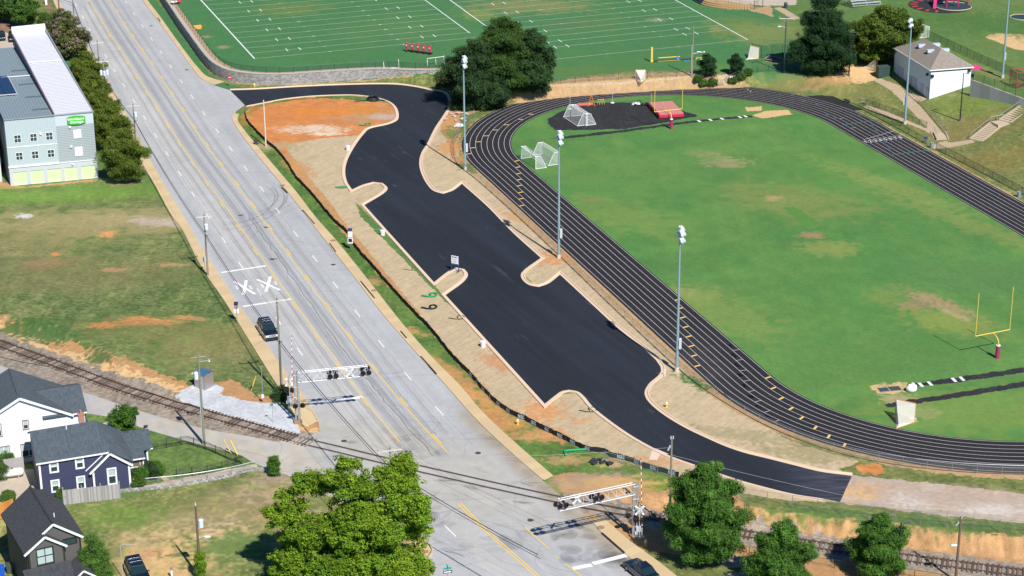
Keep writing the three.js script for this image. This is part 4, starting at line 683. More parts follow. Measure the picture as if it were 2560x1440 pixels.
const leafMat = new THREE.MeshPhysicalMaterial({ color: 0xffffff, roughness: 0.8, transmission: 0.3, thickness: 0, specularIntensity: 0.3 });
const bark = mat([0.13, 0.10, 0.075], 0.95), barkPale = mat([0.23, 0.18, 0.14], 0.95);
const n3 = (x, y, z) => (vn(x + z * 0.7, y - z * 0.6) + vn(y * 0.9 + 31, z + x * 0.3)) / 2;
function tufts(lobes, sd) { // break every lobe into smaller tufts on its surface
  seed(sd * 31 + 7); const out = [];
  for (const L of lobes) { out.push([L[0], L[1], L[2], L[3] * 0.72, L[4] * 0.72, L[5] * 0.72]); const n = 7; for (let i = 0; i < n; i++) { const y = lerp(-0.55, 0.95, (i + rnd()) / n), a = i * 2.4 + rr(-0.5, 0.5), s = Math.sqrt(Math.max(0, 1 - y * y)), k = rr(0.3, 0.5), r = rr(0.66, 0.9); out.push([L[0] + s * Math.cos(a) * L[3] * r, L[1] + y * L[4] * r, L[2] + s * Math.sin(a) * L[5] * r, L[3] * k, L[4] * k * 0.85, L[5] * k]); } }
  return out;
}
function crown(parent, lobes, count, size, pal, kind = 'fine', gap = 0.36, sd = 1) {
  seed(sd * 77 + 3);
  const W = lobes.map((l) => l[3] * l[4] + l[4] * l[5] + l[3] * l[5]), tot = W.reduce((a, b) => a + b, 0), tint = lobes.map(() => rr(0.82, 1.2)), hue = lobes.map(() => rnd());
  const inst = new THREE.InstancedMesh(CLUMP[kind], leafMat, count), m = new THREE.Matrix4(), q = new THREE.Quaternion(), e = new THREE.Euler(), c = new THREE.Color(), P = V(0, 0, 0), S = V(1, 1, 1);
  let k = 0;
  for (let tries = 0; k < count && tries < count * 8; tries++) {
    let w = rnd() * tot, i = 0; while (w > W[i] && i < lobes.length - 1) w -= W[i++];
    const L = lobes[i], a = rr(0, 6.283), y = rr(-0.8, 1), s = Math.sqrt(1 - y * y), r = rnd() < 0.78 ? rr(0.78, 1.06) : rr(0.35, 0.8);
    P.set(L[0] + s * Math.cos(a) * r * L[3], L[1] + y * r * L[4], L[2] + s * Math.sin(a) * r * L[5]);
    if (P.y < 0.15) continue;
    let deep = false; for (let j = 0; j < lobes.length && !deep; j++) { if (j === i) continue; const M = lobes[j], dx = (P.x - M[0]) / M[3], dy = (P.y - M[1]) / M[4], dz = (P.z - M[2]) / M[5]; if (dx * dx + dy * dy + dz * dz < 0.4 && rnd() < 0.85) deep = true; }
    if (deep) continue;
    const f = 0.9 / size; if (n3(P.x * f * 0.42 + sd * 3.1, P.y * f * 0.42, P.z * f * 0.42) < gap && rnd() < 0.9) continue;
    const sc = size * rr(0.65, 1.3); e.set(rr(-0.5, 0.5), rr(0, 6.283), rr(-0.5, 0.5)); q.setFromEuler(e); S.set(sc, sc * rr(0.6, 0.95), sc); m.compose(P, q, S); inst.setMatrixAt(k, m);
    const h = Math.min(1, Math.max(0, hue[i] * 0.55 + rnd() * 0.6 - 0.05)), v = tint[i] * rr(0.75, 1.25), A = pal[0], B = pal[1];
    c.setRGB(lerp(A[0], B[0], h) * v, lerp(A[1], B[1], h) * v, lerp(A[2], B[2], h) * v);
    if (pal[2] && rnd() < pal[3] && y > -0.2) c.setRGB(...pal[2]);
    inst.setColorAt(k, c); k++;
  }
  inst.count = k; inst.name = 'crown'; inst.userData.kind = 'stuff'; inst.castShadow = inst.receiveShadow = true; parent.add(inst);
  return inst;
}
function limbs(parent, H, lobes, r, m) {
  const top = lobes.reduce((a, l) => Math.max(a, l[1]), 0), y0 = Math.min(H * 0.3, top * 0.35);
  obj('trunk', [bar([0, -0.2, 0], [0, y0, 0], r, 9, r * 0.75), bar([0, y0, 0], [0, top * 0.8, 0], r * 0.75, 8, r * 0.2)], m, parent);
  lobes.filter((_, i) => i % 2 === 0).slice(0, 12).forEach((l) => obj('limb', [bar([0, Math.min(l[1] * 0.6, y0 + (l[1] - y0) * 0.3), 0], [l[0], l[1], l[2]], r * 0.35, 6, r * 0.1)], m, parent));
}
// crown whose half-width follows a profile along its height
function profileLobes(H, R, y0, prof, n, sd, lean = 0) {
  seed(sd * 13 + 5); const out = [];
  for (let i = 0; i < n; i++) {
    const t = (i + 0.5) / n, y = lerp(y0, H * 0.97, t), pr = prof(t) * R, rl = Math.max(0.55, R * rr(0.36, 0.5) * (1 - 0.4 * t)), off = Math.max(0, pr - rl * 0.75) * rr(0.75, 1.1), a = i * 2.4 + rr(-0.4, 0.4);
    out.push([Math.cos(a) * off, y, Math.sin(a) * off, rl, rl * rr(0.65, 0.9), rl]);
    if (pr > R * 0.5) out.push([Math.cos(a + 2.1) * off * 0.8, y + rr(-0.4, 0.4), Math.sin(a + 2.1) * off * 0.8, rl * 0.9, rl * 0.7, rl * 0.9]);
    if (off > rl * 0.9) out.push([0, y, 0, off * 0.8, rl * 0.8, off * 0.8]);
  }
  return out;
}
const PR = { oval: (t) => Math.pow(Math.sin(Math.PI * Math.min(1, 0.14 + t * 0.86)), 0.75), cone: (t) => Math.pow(1 - t, 0.7) * (0.6 + 0.4 * ss(0, 0.15, t)), round: (t) => Math.sqrt(Math.max(0, 1 - (2 * t - 1) ** 2)), tall: (t) => Math.pow(Math.sin(Math.PI * (0.1 + 0.9 * t)), 0.55), vase: (t) => Math.pow(Math.sin(Math.PI * (0.06 + 0.94 * Math.pow(t, 0.8))), 0.6) };
let tsd = 1;
function tree(name, label, cat, u, v, H, R, prof, pal, o = {}) {
  const b = o.at ?? G(u, v), t = thing(name, label, cat, b, 0, o.group); tsd++;
  const L = o.lobes ?? profileLobes(H, R, o.y0 ?? H * 0.12, PR[prof], o.n ?? 12, tsd);
  if (!o.shrub) limbs(t, H, L, o.r ?? H * 0.016, o.bark ?? bark); else obj('stem', [bar([0, -0.1, 0], [0, H * 0.6, 0], 0.05, 5), bar([0, 0, 0], [R * 0.4, H * 0.6, 0], 0.03, 5), bar([0, 0, 0], [-R * 0.4, H * 0.6, R * 0.2], 0.03, 5)], bark, t);
  crown(t, o.shrub ? L : tufts(L, tsd), o.count ?? 3000, o.size ?? 0.5, pal, o.kind ?? 'fine', o.gap ?? 0.34, tsd);
  return t;
}
const PAL = { dark: [[0.024, 0.058, 0.018], [0.045, 0.092, 0.024]], mid: [[0.042, 0.10, 0.018], [0.085, 0.155, 0.024]], lime: [[0.085, 0.18, 0.010], [0.20, 0.285, 0.016]], olive: [[0.066, 0.112, 0.012], [0.135, 0.17, 0.022]], oak: [[0.036, 0.105, 0.014], [0.085, 0.175, 0.022]], deep: [[0.016, 0.05, 0.016], [0.03, 0.075, 0.022]], yellow: [[0.05, 0.095, 0.010], [0.115, 0.155, 0.02]], crape: [[0.06, 0.095, 0.02], [0.12, 0.135, 0.035], [0.5, 0.3, 0.3], 0.2] };
for (const k of Object.keys(PAL)) PAL[k] = PAL[k].map((c, i) => i < 2 ? c.map((x) => x * (k === 'deep' || k === 'dark' ? 1.2 : 1.32)) : c);
{ // large tree over the corner
  const zc = -196.5, b = V(-17.5, 0, -195.5), at = (u, v, dz) => { const d = ray(u, v), t = (zc + dz) / d[2]; return [d[0] * t - b.x, CAMH + d[1] * t, zc + dz - b.z]; };
  const raw = [[1000, 1160, 40, 0], [985, 1195, 50, 1], [1010, 1240, 58, 0], [945, 1240, 62, 1], [1005, 1310, 60, -2], [935, 1320, 80, 2], [1035, 1290, 40, 0], [960, 1405, 90, 1], [885, 1395, 90, 3], [1010, 1400, 66, 0], [905, 1290, 50, 3], [1000, 1470, 80, 0], [900, 1480, 110, 0], [872, 1165, 30, -1], [845, 1185, 36, 0], [800, 1190, 30, 1], [768, 1210, 36, 0], [885, 1215, 44, 2], [822, 1215, 36, -1], [850, 1262, 36, 1], [740, 1250, 32, 0], [722, 1285, 40, 0], [690, 1300, 28, -1], [748, 1315, 44, 1], [800, 1325, 52, 1], [840, 1350, 66, 2], [745, 1360, 54, 0], [800, 1420, 82, 2], [730, 1405, 50, 1], [860, 1455, 100, 4], [780, 1480, 80, 0], [675, 1280, 18, 0], [710, 1240, 20, 0], [880, 1330, 60, 3]];
  const L = raw.map(([u, v, r, dz]) => { const p = at(u, v, dz), k = r / 23; return [p[0], p[1], p[2], k, k * 0.82, k]; });
  tree('broadleaf_tree', 'large lime green broadleaf tree overhanging the road corner', 'tree', 0, 0, 18, 9, 'oval', PAL.lime, { at: b, lobes: L, count: 12500, size: 0.46, kind: 'broad', gap: 0.42, r: 0.36 });
}
tree('oak_tree', 'full green oak standing beside the crossing mast', 'tree', 1757, 1408, 12.6, 4.9, 'oval', PAL.oak, { count: 7200, size: 0.42, n: 18, y0: 1.6, gap: 0.32 });
tree('oak_tree', 'rounded green oak between the concrete slab and the lamp pole', 'tree', 1950, 1482, 8.6, 4.0, 'oval', PAL.oak, { count: 5200, size: 0.4, n: 13, y0: 1.0, gap: 0.32 });
tree('oak_tree', 'pointed green oak directly beside the dark lamp pole', 'tree', 2192, 1436, 7.4, 3.8, 'oval', PAL.oak, { count: 4300, size: 0.38, n: 12, y0: 0.8, gap: 0.34 });
const gN = 'trees clustered between the drive and the track';
tree('evergreen_tree', 'broad dark tree at the bend of the drive', 'tree', 1195, 262, 12.6, 8.0, 'oval', PAL.dark, { count: 6200, size: 0.62, n: 15, y0: 0.6, group: gN });
tree('evergreen_tree', 'tallest dark tree in the cluster behind the track bend', 'tree', 1262, 246, 15.4, 6.4, 'tall', PAL.mid.map((c) => c.map((x) => x * 0.72)), { count: 5600, size: 0.6, n: 15, y0: 1, group: gN });
tree('evergreen_tree', 'dark tree of the cluster nearest the chain-link fence', 'tree', 1330, 226, 12.2, 5.4, 'oval', PAL.dark, { count: 4600, size: 0.6, n: 13, y0: 0.4, group: gN });
tree('evergreen_tree', 'dark leafy tree in the front of the cluster above the track bend', 'tree', 1215, 268, 8.2, 5.2, 'oval', PAL.dark, { count: 3400, size: 0.56, n: 10, y0: 0.2, group: gN });
tree('evergreen_tree', 'tall dark evergreen shading the practice field corner', 'tree', 2055, 176, 16.0, 7.6, 'cone', PAL.deep, { count: 7000, size: 0.6, n: 20, y0: 1.0, kind: 'needle' });
tree('yellowing_tree', 'yellow green tree behind the white field house', 'tree', 2222, 152, 11.0, 6.8, 'round', PAL.yellow, { count: 5200, size: 0.58, n: 13, y0: 1.2, kind: 'broad' });
tree('yellowing_tree', 'yellow green tree beside the tall dark evergreen', 'tree', 2178, 158, 10.0, 5.2, 'round', PAL.yellow, { count: 3600, size: 0.55, n: 11, y0: 1.2, kind: 'broad' });
tree('ornamental_tree', 'small clipped dark tree beside the wooden light pole', 'tree', 1768, 192, 4.5, 2.3, 'oval', PAL.deep, { count: 1500, size: 0.3, n: 8, y0: 0.9, gap: 0.24, group: 'clipped trees by the field gate' });
tree('ornamental_tree', 'small clipped dark tree beside the white gate sign', 'tree', 1839, 186, 4.1, 1.9, 'oval', PAL.deep, { count: 1300, size: 0.3, n: 8, y0: 0.9, gap: 0.24, group: 'clipped trees by the field gate' });
for (const [u, v, h, r, l] of [[1745, 196, 1.0, 1.2, 'low green shrub at the foot of the wooden light pole'], [1760, 201, 1.1, 1.3, 'low round shrub in front of the clipped tree'], [1783, 200, 1.0, 1.1, 'low round shrub beside the field gate'], [1832, 196, 1.0, 1.1, 'low shrub beneath the white gate sign'], [1853, 192, 1.2, 1.3, 'tall low shrub right of the gate sign'], [1870, 187, 1.0, 1.2, 'shrub beside the gate fence corner']]) tree('shrub', l, 'shrub', u, v, h, r, 'round', PAL.mid, { shrub: true, count: 420, size: 0.24, n: 4, y0: 0.25, gap: 0.15 });
const gR = 'trees lining the storage building';
tree('flowering_tree', 'crape myrtle with pale pink blooms at the roadside', 'tree', 178, 146, 8.2, 4.6, 'vase', PAL.crape, { count: 4200, size: 0.45, n: 12, y0: 1.2, kind: 'broad', r: 0.13 });
tree('flowering_tree', 'small crape myrtle with pink blooms beyond the storage roof', 'tree', 160, 98, 6.5, 3.8, 'vase', PAL.crape, { count: 2800, size: 0.45, n: 10, y0: 1.0, kind: 'broad', r: 0.11 });
[[218, 232, 8.2, 4.0, 'first olive green tree next to the crape myrtle'], [240, 282, 8.0, 3.6, 'second olive green tree from the crape myrtle'], [258, 325, 7.8, 3.5, 'third olive green tree from the crape myrtle'], [282, 382, 9.0, 3.9, 'olive green tree beside the storage sign corner'], [316, 455, 9.6, 4.4, 'end olive green tree in a mulch ring on the lot']].forEach(([u, v, h, r, l]) => tree('street_tree', l, 'tree', u, v, h, r, 'oval', PAL.olive, { count: 3600, size: 0.44, n: 12, y0: 1.5, group: gR, gap: 0.3, r: 0.12, bark: barkPale }));
tree('broadleaf_tree', 'dark shade tree above the mulch bed', 'tree', 12, 52, 9, 6, 'round', PAL.mid, { count: 3200, size: 0.6, n: 10, y0: 1.6, kind: 'broad' });
tree('young_tree', 'bright green young tree with slim trunk behind the storage roof', 'tree', 63, 70, 8.6, 3.6, 'oval', PAL.mid.map((c) => c.map((x) => x * 1.15)), { count: 2600, size: 0.45, n: 11, y0: 1.8, kind: 'broad', r: 0.08 });
tree('shrub', 'leafy shrub on the verge beside the small utility box', 'shrub', 115, 62, 2.6, 1.9, 'round', PAL.mid, { shrub: true, count: 800, size: 0.35, n: 5, y0: 0.4, gap: 0.2 });
tree('small_tree', 'small airy tree between the navy house and the street', 'tree', 312, 1082, 3.9, 2.2, 'vase', PAL.oak, { count: 1300, size: 0.28, n: 9, y0: 0.7, kind: 'broad', gap: 0.4, r: 0.07 });
tree('small_tree', 'small upright evergreen beside the street corner', 'tree', 686, 1188, 2.4, 0.9, 'oval', PAL.oak, { count: 800, size: 0.2, n: 8, y0: 0.2, gap: 0.25 });
tree('small_tree', 'bright green pointed tree beside the charcoal house', 'tree', 242, 1478, 7.0, 2.7, 'cone', PAL.mid.map((c) => c.map((x) => x * 1.25)), { count: 3400, size: 0.3, n: 14, y0: 0.5, kind: 'needle', gap: 0.28 });
for (const [u, v, h, r, l, p] of [[352, 1204, 1.6, 1.4, 'low shrub under the navy house porch', PAL.oak], [372, 1196, 2.0, 1.5, 'dark rounded shrub in front of the navy porch', PAL.dark], [393, 1190, 1.3, 1.0, 'small shrub beside the navy house walk', PAL.oak], [345, 1213, 0.7, 0.9, 'low pale green plant at the navy house corner', PAL.mid], [157, 1254, 1.5, 0.7, 'narrow green vine at the end of the plank fence', PAL.mid], [22, 1250, 0.8, 1.0, 'low green shrub by the orange board fence', PAL.mid], [0, 1200, 3.0, 1.5, 'leafy shrub beside the white propane tank', PAL.mid], [20, 1160, 1.8, 1.2, 'green shrub against the white house wall', PAL.oak], [503, 1448, 3.2, 0.6, 'bright green vine climbing the wooden utility pole', PAL.lime], [705, 1000, 1.7, 1.6, 'dark green shrub at the foot of the roadside pole', PAL.dark], [695, 1440, 1.2, 1.0, 'small bright sapling in the shade of the large tree', PAL.lime]]) tree('shrub', l, 'shrub', u, v, h, r, 'round', p, { shrub: true, count: 480, size: 0.24, n: 5, y0: 0.2, gap: 0.18 });
console.log('trees');
// ---------- building helpers ----------
function speckle(c0, c1, grain, n = 256, sd = 3, streak = 0) { // granular colour map, one repeat = 4 m
  seed(sd); const A = new Float32Array(n * n); for (let i = 0; i < A.length; i++) A[i] = rnd();
  const d = px2data(n, n, (i, j, c) => { const k = A[j * n + i] * 0.5 + A[(j >> 1) * n + (i >> 1)] * 0.5, per = (q) => vn(q * i / n, q * j / n); let t = (k - 0.5) * grain + 0.5 + (A[((j >> 4) * n + (i >> 4)) % A.length] - 0.5) * 0.25; if (streak) t += (A[i] - 0.5) * streak; t = Math.min(1, Math.max(0, t)); for (let q = 0; q < 3; q++) c[q] = lerp(c0[q], c1[q], t); });
  const t = new THREE.DataTexture(d, n, n, THREE.RGBAFormat); t.colorSpace = THREE.SRGBColorSpace; t.magFilter = THREE.LinearFilter; t.wrapS = t.wrapT = THREE.RepeatWrapping; t.repeat.set(0.25, 0.25); t.needsUpdate = true; return t;
}
function ribBump(per, vertical, prof = 'lap', n = 64) { // one period of siding or ribbing
  const d = new Uint8Array(n * n * 4); for (let j = 0; j < n; j++) for (let i = 0; i < n; i++) { const t = (vertical ? i : j) / n, v = prof === 'lap' ? 1 - t : prof === 'rib' ? (t < 0.22 ? 1 : 0) : 0.5 + 0.5 * Math.cos(t * 6.283), k = (j * n + i) * 4; d[k] = d[k + 1] = d[k + 2] = 255 * v; d[k + 3] = 255; }
  const t = new THREE.DataTexture(d, n, n, THREE.RGBAFormat); t.magFilter = THREE.LinearFilter; t.wrapS = t.wrapT = THREE.RepeatWrapping; t.repeat.set(1 / per, 1 / per); t.needsUpdate = true; return t;
}
const lap = ribBump(0.19, false), vrib = ribBump(0.3, true, 'rib'), hrib = ribBump(0.3, false, 'wave'), slat = ribBump(0.12, false, 'wave');
const shingleDark = mat('#ffffff', 0.95, { map: speckle([0.022, 0.027, 0.034], [0.115, 0.13, 0.148], 1.5, 256, 3) }), shingleSlate = mat('#ffffff', 0.95, { map: speckle([0.03, 0.042, 0.052], [0.105, 0.13, 0.15], 1.3, 256, 4) }), shingleChar = mat('#ffffff', 0.95, { map: speckle([0.016, 0.017, 0.021], [0.08, 0.083, 0.092], 1.5, 256, 5) }), shingleTan = mat('#ffffff', 0.95, { map: speckle([0.17, 0.14, 0.115], [0.34, 0.29, 0.245], 1.3, 256, 6) });
const white = mat([0.80, 0.80, 0.79], 0.7), glassD = mat([0.03, 0.055, 0.06], 0.08, { metalness: 0 }), glassBlind = mat([0.42, 0.52, 0.5], 0.12), galv = mat([0.46, 0.48, 0.50], 0.42, { metalness: 0.7 }), galvPole = mat([0.30, 0.42, 0.46], 0.5, { metalness: 0.35 }), blackM = mat([0.018, 0.018, 0.02], 0.5), steel = mat([0.55, 0.56, 0.57], 0.4, { metalness: 0.6 });
function metreUV(g) { const p = g.attributes.position, n = g.attributes.normal, t = new Float32Array(p.count * 2); for (let i = 0; i < p.count; i++) { const ax = Math.abs(n.getX(i)), ay = Math.abs(n.getY(i)), az = Math.abs(n.getZ(i)); if (ay > 0.97) { t[2 * i] = p.getX(i); t[2 * i + 1] = p.getZ(i); } else if (az >= ax) { t[2 * i] = p.getX(i); t[2 * i + 1] = p.getY(i) + (ay > 0.3 ? p.getZ(i) * 0.9 : 0); } else { t[2 * i] = p.getZ(i); t[2 * i + 1] = p.getY(i) + (ay > 0.3 ? p.getX(i) * 0.9 : 0); } } g.setAttribute('uv', new THREE.BufferAttribute(t, 2)); return g; }
function wallG(outline, holes = [], th = 0.2) { // front wall in the local xy plane, outer face at z = 0
  const sh = new THREE.Shape(outline.map((p) => new THREE.Vector2(...p)));
  for (const [x0, y0, x1, y1] of holes) sh.holes.push(new THREE.Path([[x0, y0], [x0, y1], [x1, y1], [x1, y0]].map((p) => new THREE.Vector2(...p))));
  return metreUV(new THREE.ExtrudeGeometry(sh, { depth: th, bevelEnabled: false }).translate(0, 0, -th));
}
function slabQ(a, b, c, d, th) { // roof slab under a top quad (or triangle when c == d)
  const T = [a, b, c, d], B = T.map((p) => [p[0], p[1] - th, p[2]]), pos = [], tri = (p, q, r) => pos.push(...p, ...q, ...r);
  tri(T[0], T[1], T[2]); tri(T[0], T[2], T[3]); tri(B[0], B[2], B[1]); tri(B[0], B[3], B[2]);
  for (let i = 0; i < 4; i++) { const j = (i + 1) % 4; tri(T[i], B[i], B[j]); tri(T[i], B[j], T[j]); }
  const out = []; for (let i = 0; i < pos.length; i += 9) { const u = [pos[i + 3] - pos[i], pos[i + 4] - pos[i + 1], pos[i + 5] - pos[i + 2]], v = [pos[i + 6] - pos[i], pos[i + 7] - pos[i + 1], pos[i + 8] - pos[i + 2]], n = [u[1] * v[2] - u[2] * v[1], u[2] * v[0] - u[0] * v[2], u[0] * v[1] - u[1] * v[0]]; if (Math.hypot(...n) > 1e-7) out.push(...pos.slice(i, i + 9)); }
  const g = new THREE.BufferGeometry(); g.setAttribute('position', new THREE.Float32BufferAttribute(out, 3)); g.computeVertexNormals(); return metreUV(g);
}
// sash window: frame bars with panes behind
function sash(parent, x0, y0, x1, y1, o = {}) {
  const z = o.z ?? 0, t = o.trim ?? 0.1, w = x1 - x0, h = y1 - y0, cx = (x0 + x1) / 2, cy = (y0 + y1) / 2, pr = o.proud ?? 0.04, ry = o.ry;
  const bars = [box(w + 2 * t, t, 0.08, cx, y1 + t / 2, z + pr - 0.04), box(w + 2 * t, t, 0.1, cx, y0 - t / 2, z + pr - 0.03), box(t, h, 0.08, x0 - t / 2, cy, z + pr - 0.04), box(t, h, 0.08, x1 + t / 2, cy, z + pr - 0.04)];
  const m = o.bar ?? 0.05; for (let i = 1; i < (o.nx ?? 1); i++) bars.push(box(m, h, 0.05, x0 + w * i / o.nx, cy, z - 0.05)); for (let i = 1; i < (o.ny ?? 2); i++) bars.push(box(w, m, 0.055, cx, y0 + h * i / (o.ny ?? 2), z - 0.05));
  const f = obj('window', bars, o.m ?? white, parent); const nx = o.nx ?? 1, ny = o.ny ?? 2;
  for (let i = 0; i < nx; i++) for (let j = 0; j < ny; j++) obj('pane', box(w / nx - m * 0.6, h / ny - m * 0.6, 0.02, x0 + w * (i + 0.5) / nx, y0 + h * (j + 0.5) / ny, z - 0.09), o.glass ?? (j ? glassBlind : glassD), f);
  return f;
}
const strip = (a, b, w, h) => { a = V(...a); b = V(...b); const d = b.clone().sub(a), l = d.length(), g = new THREE.BoxGeometry(l, h, w); g.applyQuaternion(new THREE.Quaternion().setFromUnitVectors(V(1, 0, 0), d.normalize())); const c = a.add(b).multiplyScalar(0.5); return g.translate(c.x, c.y, c.z); };

// ---------- storage building ----------
{
  const t = thing('storage_building', 'pale grey three-storey storage building with green roll-up doors and round-ended green sign', 'building', [-87.34, 0, -336.42], 0.2735);
  const K = 0.068, X = (s, d) => [s - K * d, -d], D = 60, mBlock = mat([0.52, 0.53, 0.57], 0.85), mRib = mat([0.50, 0.57, 0.60], 0.45, { bumpMap: vrib, bumpScale: 0.025, metalness: 0.1 }), mHor = mat([0.37, 0.41, 0.43], 0.5, { bumpMap: hrib, bumpScale: 0.02, metalness: 0.1 }), mTop = mat([0.52, 0.58, 0.61], 0.5), mRoofW = mat([0.60, 0.60, 0.62], 0.45), mRoofR = mat([0.33, 0.40, 0.42], 0.4, { metalness: 0.3 }), mDark = mat([0.06, 0.09, 0.12], 0.5);
  const doors = [[0.62, 2.93], [3.54, 5.81], [6.49, 8.82], [9.37, 11.61], [12.28, 14.59]], wins = []; for (const y of [7.78, 4.62]) for (const s of [1.42, 4.12, 6.82]) wins.push([s, y, s + 1.05, y + 1.27]);
  const big = [[11.55, 7.7, 12.75, 9.1], [11.52, 4.5, 12.72, 5.95]];
  obj('base_wall', wallG([[0, 0], [15.1, 0], [15.1, 3.35], [0, 3.35]], doors.map((d) => [d[0], 0.06, d[1], 2.42]), 0.3), mBlock, t);
  obj('ribbed_wall', wallG([[0, 3.36], [8.6, 3.36], [8.6, 12.0], [0, 11.9]], wins, 0.2), mRib, t);
  obj('banded_wall', wallG([[8.6, 3.36], [15.1, 3.36], [15.1, 10.1], [8.6, 10.1]], big, 0.22), mHor, t);
  obj('sign_band', wallG([[8.6, 10.1], [15.1, 10.1], [15.1, 12.1], [8.6, 12.05]], [], 0.18), mTop, t);
  obj('belt_course', [box(8.7, 0.28, 0.14, 4.25, 3.42, 0.07), box(6.4, 0.12, 0.1, 11.9, 3.42, 0.05), box(8.55, 0.12, 0.06, 4.28, 6.95, 0.03)], white, t);
  obj('roof_trim', [strip([-0.1, 12.0, 0.05], [15.2, 12.16, 0.05], 0.2, 0.16), strip([15.15, 12.1, 0.1], [15.1 - K * D, 12.6, -D], 0.2, 0.35)], mat([0.28, 0.31, 0.35], 0.5), t);
  const side = (s, y0, y1, mm, nm) => obj(nm, slabQ([...X(s, 0).slice(0, 1), y1, 0], [X(s, D)[0], y1, -D], [X(s, D)[0], y0, -D], [X(s, 0)[0], y0, 0], 0.001), mm, t);
  side(15.08, 0, 12.1, mTop, 'side_wall'); side(0.02, 0, 11.3, mTop, 'side_wall');
  doors.forEach(([a, b], i) => { const f = obj('roll_up_door', box(b - a, 2.36, 0.06, (a + b) / 2, 1.24, -0.14), mat([0.60, 0.90, 0.40], 0.55, { bumpMap: slat, bumpScale: 0.02 }), t); obj('door_rail', [box(b - a, 0.06, 0.05, (a + b) / 2, 0.1, -0.09), box(b - a, 0.03, 0.03, (a + b) / 2, 1.25, -0.1)], mat([0.7, 0.86, 0.52], 0.6), f); });
  for (const w of wins) sash(t, ...w, { nx: 2, ny: 2, trim: 0.07, glass: glassD, bar: 0.06 });
  for (const w of big) { const f = obj('white_panel', box(w[2] - w[0] + 0.1, w[3] - w[1] + 0.1, 0.06, (w[0] + w[2]) / 2, (w[1] + w[3]) / 2, 0.02), mat([0.9, 0.9, 0.9], 0.5), t); obj('panel_edge', [box(1.36, 0.07, 0.1, (w[0] + w[2]) / 2, w[1] - 0.07, 0.04)], mTop, f); }
  for (const [s, y] of [[10.95, 9.75], [10.9, 6.2], [10.85, 3.0], [5.9, 9.0]]) obj('wall_light', [rbox(0.36, 0.36, 0.25, 0.06, s, y, 0.14)], white, t);
  const sg = new THREE.Shape(); sg.moveTo(-1.5, 0.55); sg.quadraticCurveTo(0, 1.05, 1.5, 0.55); sg.lineTo(1.5, -0.55); sg.quadraticCurveTo(0, -1.05, -1.5, -0.55); sg.closePath();
  const tilt = 0.02, sign = obj('sign', new THREE.ExtrudeGeometry(sg, { depth: 0.16, bevelEnabled: true, bevelSize: 0.04, bevelThickness: 0.03, bevelSegments: 1 }).translate(12.15, 10.9, 0.06), mat([0.03, 0.27, 0.015], 0.4), t);
  sign.userData.label = 'green sign with white two-line lettering';
  const s2 = new THREE.ShapeGeometry(sg).scale(0.94, 0.9, 1).translate(12.15, 10.9, 0.266); obj('sign_face', s2, mat([0.055, 0.50, 0.022], 0.4), sign);
  const txt = (s, size, x, y) => { const g = new THREE.ShapeGeometry(font.generateShapes(s, size), 3); g.computeBoundingBox(); return g.translate(x - (g.boundingBox.max.x + g.boundingBox.min.x) / 2, y, 0.282); };
  obj('lettering', [txt('ExtraSpace', 0.40, 12.1, 11.0), txt('Storage.', 0.44, 12.3, 10.42)], mat([0.85, 0.86, 0.85], 0.5), sign);
  // roofs
  const P = (s, d, y) => [X(s, d)[0], y, -d], W0 = 8.5, ry = (d) => 11.95 - d * 0.032;
  obj('ribbed_roof', slabQ(P(0, 0, 11.95), P(W0, 0, 11.95), P(W0, 57, ry(57)), P(0, 57, ry(57)), 0.2), mRoofR, t);
  for (let k = 0; k < 17; k++) { const s = 0.35 + k * 0.5; obj('roof_seam', strip(P(s, 0, 12.0), P(s, 57, ry(57) + 0.05), 0.07, 0.09), mRoofR, t); }
  obj('raised_roof', slabQ(P(W0, 0, 12.2), P(15.1, 0, 12.2), P(15.1, D, 12.2), P(W0, D, 12.2), 0.3), mRoofW, t);
  for (let d = 1; d < D - 1; d += 0.95) obj('roof_rib', strip(P(W0, d, 12.215), P(15.05, d, 12.215), 0.09, 0.05), mRoofW, t);
  obj('raised_wall', slabQ(P(W0, 0, 12.2), P(W0, D, 12.2), P(W0, D, 9.9), P(W0, 0, 11.8), 0.001), mat([0.2, 0.27, 0.32], 0.6), t);
  obj('parapet', [strip(P(W0, D, 12.75), P(15.1, D, 12.95), 0.3, 1.6)], mat([0.75, 0.77, 0.8], 0.5), t);
  obj('roof_edge', [strip(P(W0, 0.2, 12.28), P(W0, D, 12.28), 0.22, 0.14)], mat([0.2, 0.13, 0.14], 0.5), t);
  obj('roof_pipe', [strip(P(8.6, 36, 12.35), P(15, 36, 12.35), 0.12, 0.12), strip(P(3, 31, ry(31) + 0.25), P(8.2, 31, ry(31) + 0.25), 0.12, 0.12)], white, t);
  for (const d of [5, 14.5, 24.5, 36]) obj('snow_guard', strip(P(5.4, d, ry(d) + 0.2), P(8.3, d, ry(d) + 0.2), 0.1, 0.12), mDark, t);
  obj('side_wing', [box(14, 11.2, 24, -8.3, 5.6, -15), box(14.3, 0.12, 24.3, -8.3, 11.27, -15)], mTop, t);
  // solar array lying on the ribbed roof
  const sol = thing('solar_array', 'dark blue solar panel array on the ribbed storage roof', 'solar panels', [-87.34, 0, -336.42], 0.2735), mCell = mat([0.012, 0.03, 0.075], 0.15);
  for (let r = 0; r < 14; r++) for (let c = 0; c < 2; c++) { const d = 17.2 + r * 1.06, s = 0.2 + c * 2.0, g = slabQ(P(s, d, ry(d) + 0.3), P(s + 1.9, d, ry(d) + 0.3), P(s + 1.9, d + 1, ry(d) + 0.27), P(s, d + 1, ry(d) + 0.27), 0.05); obj('panel', g, mCell, sol); }
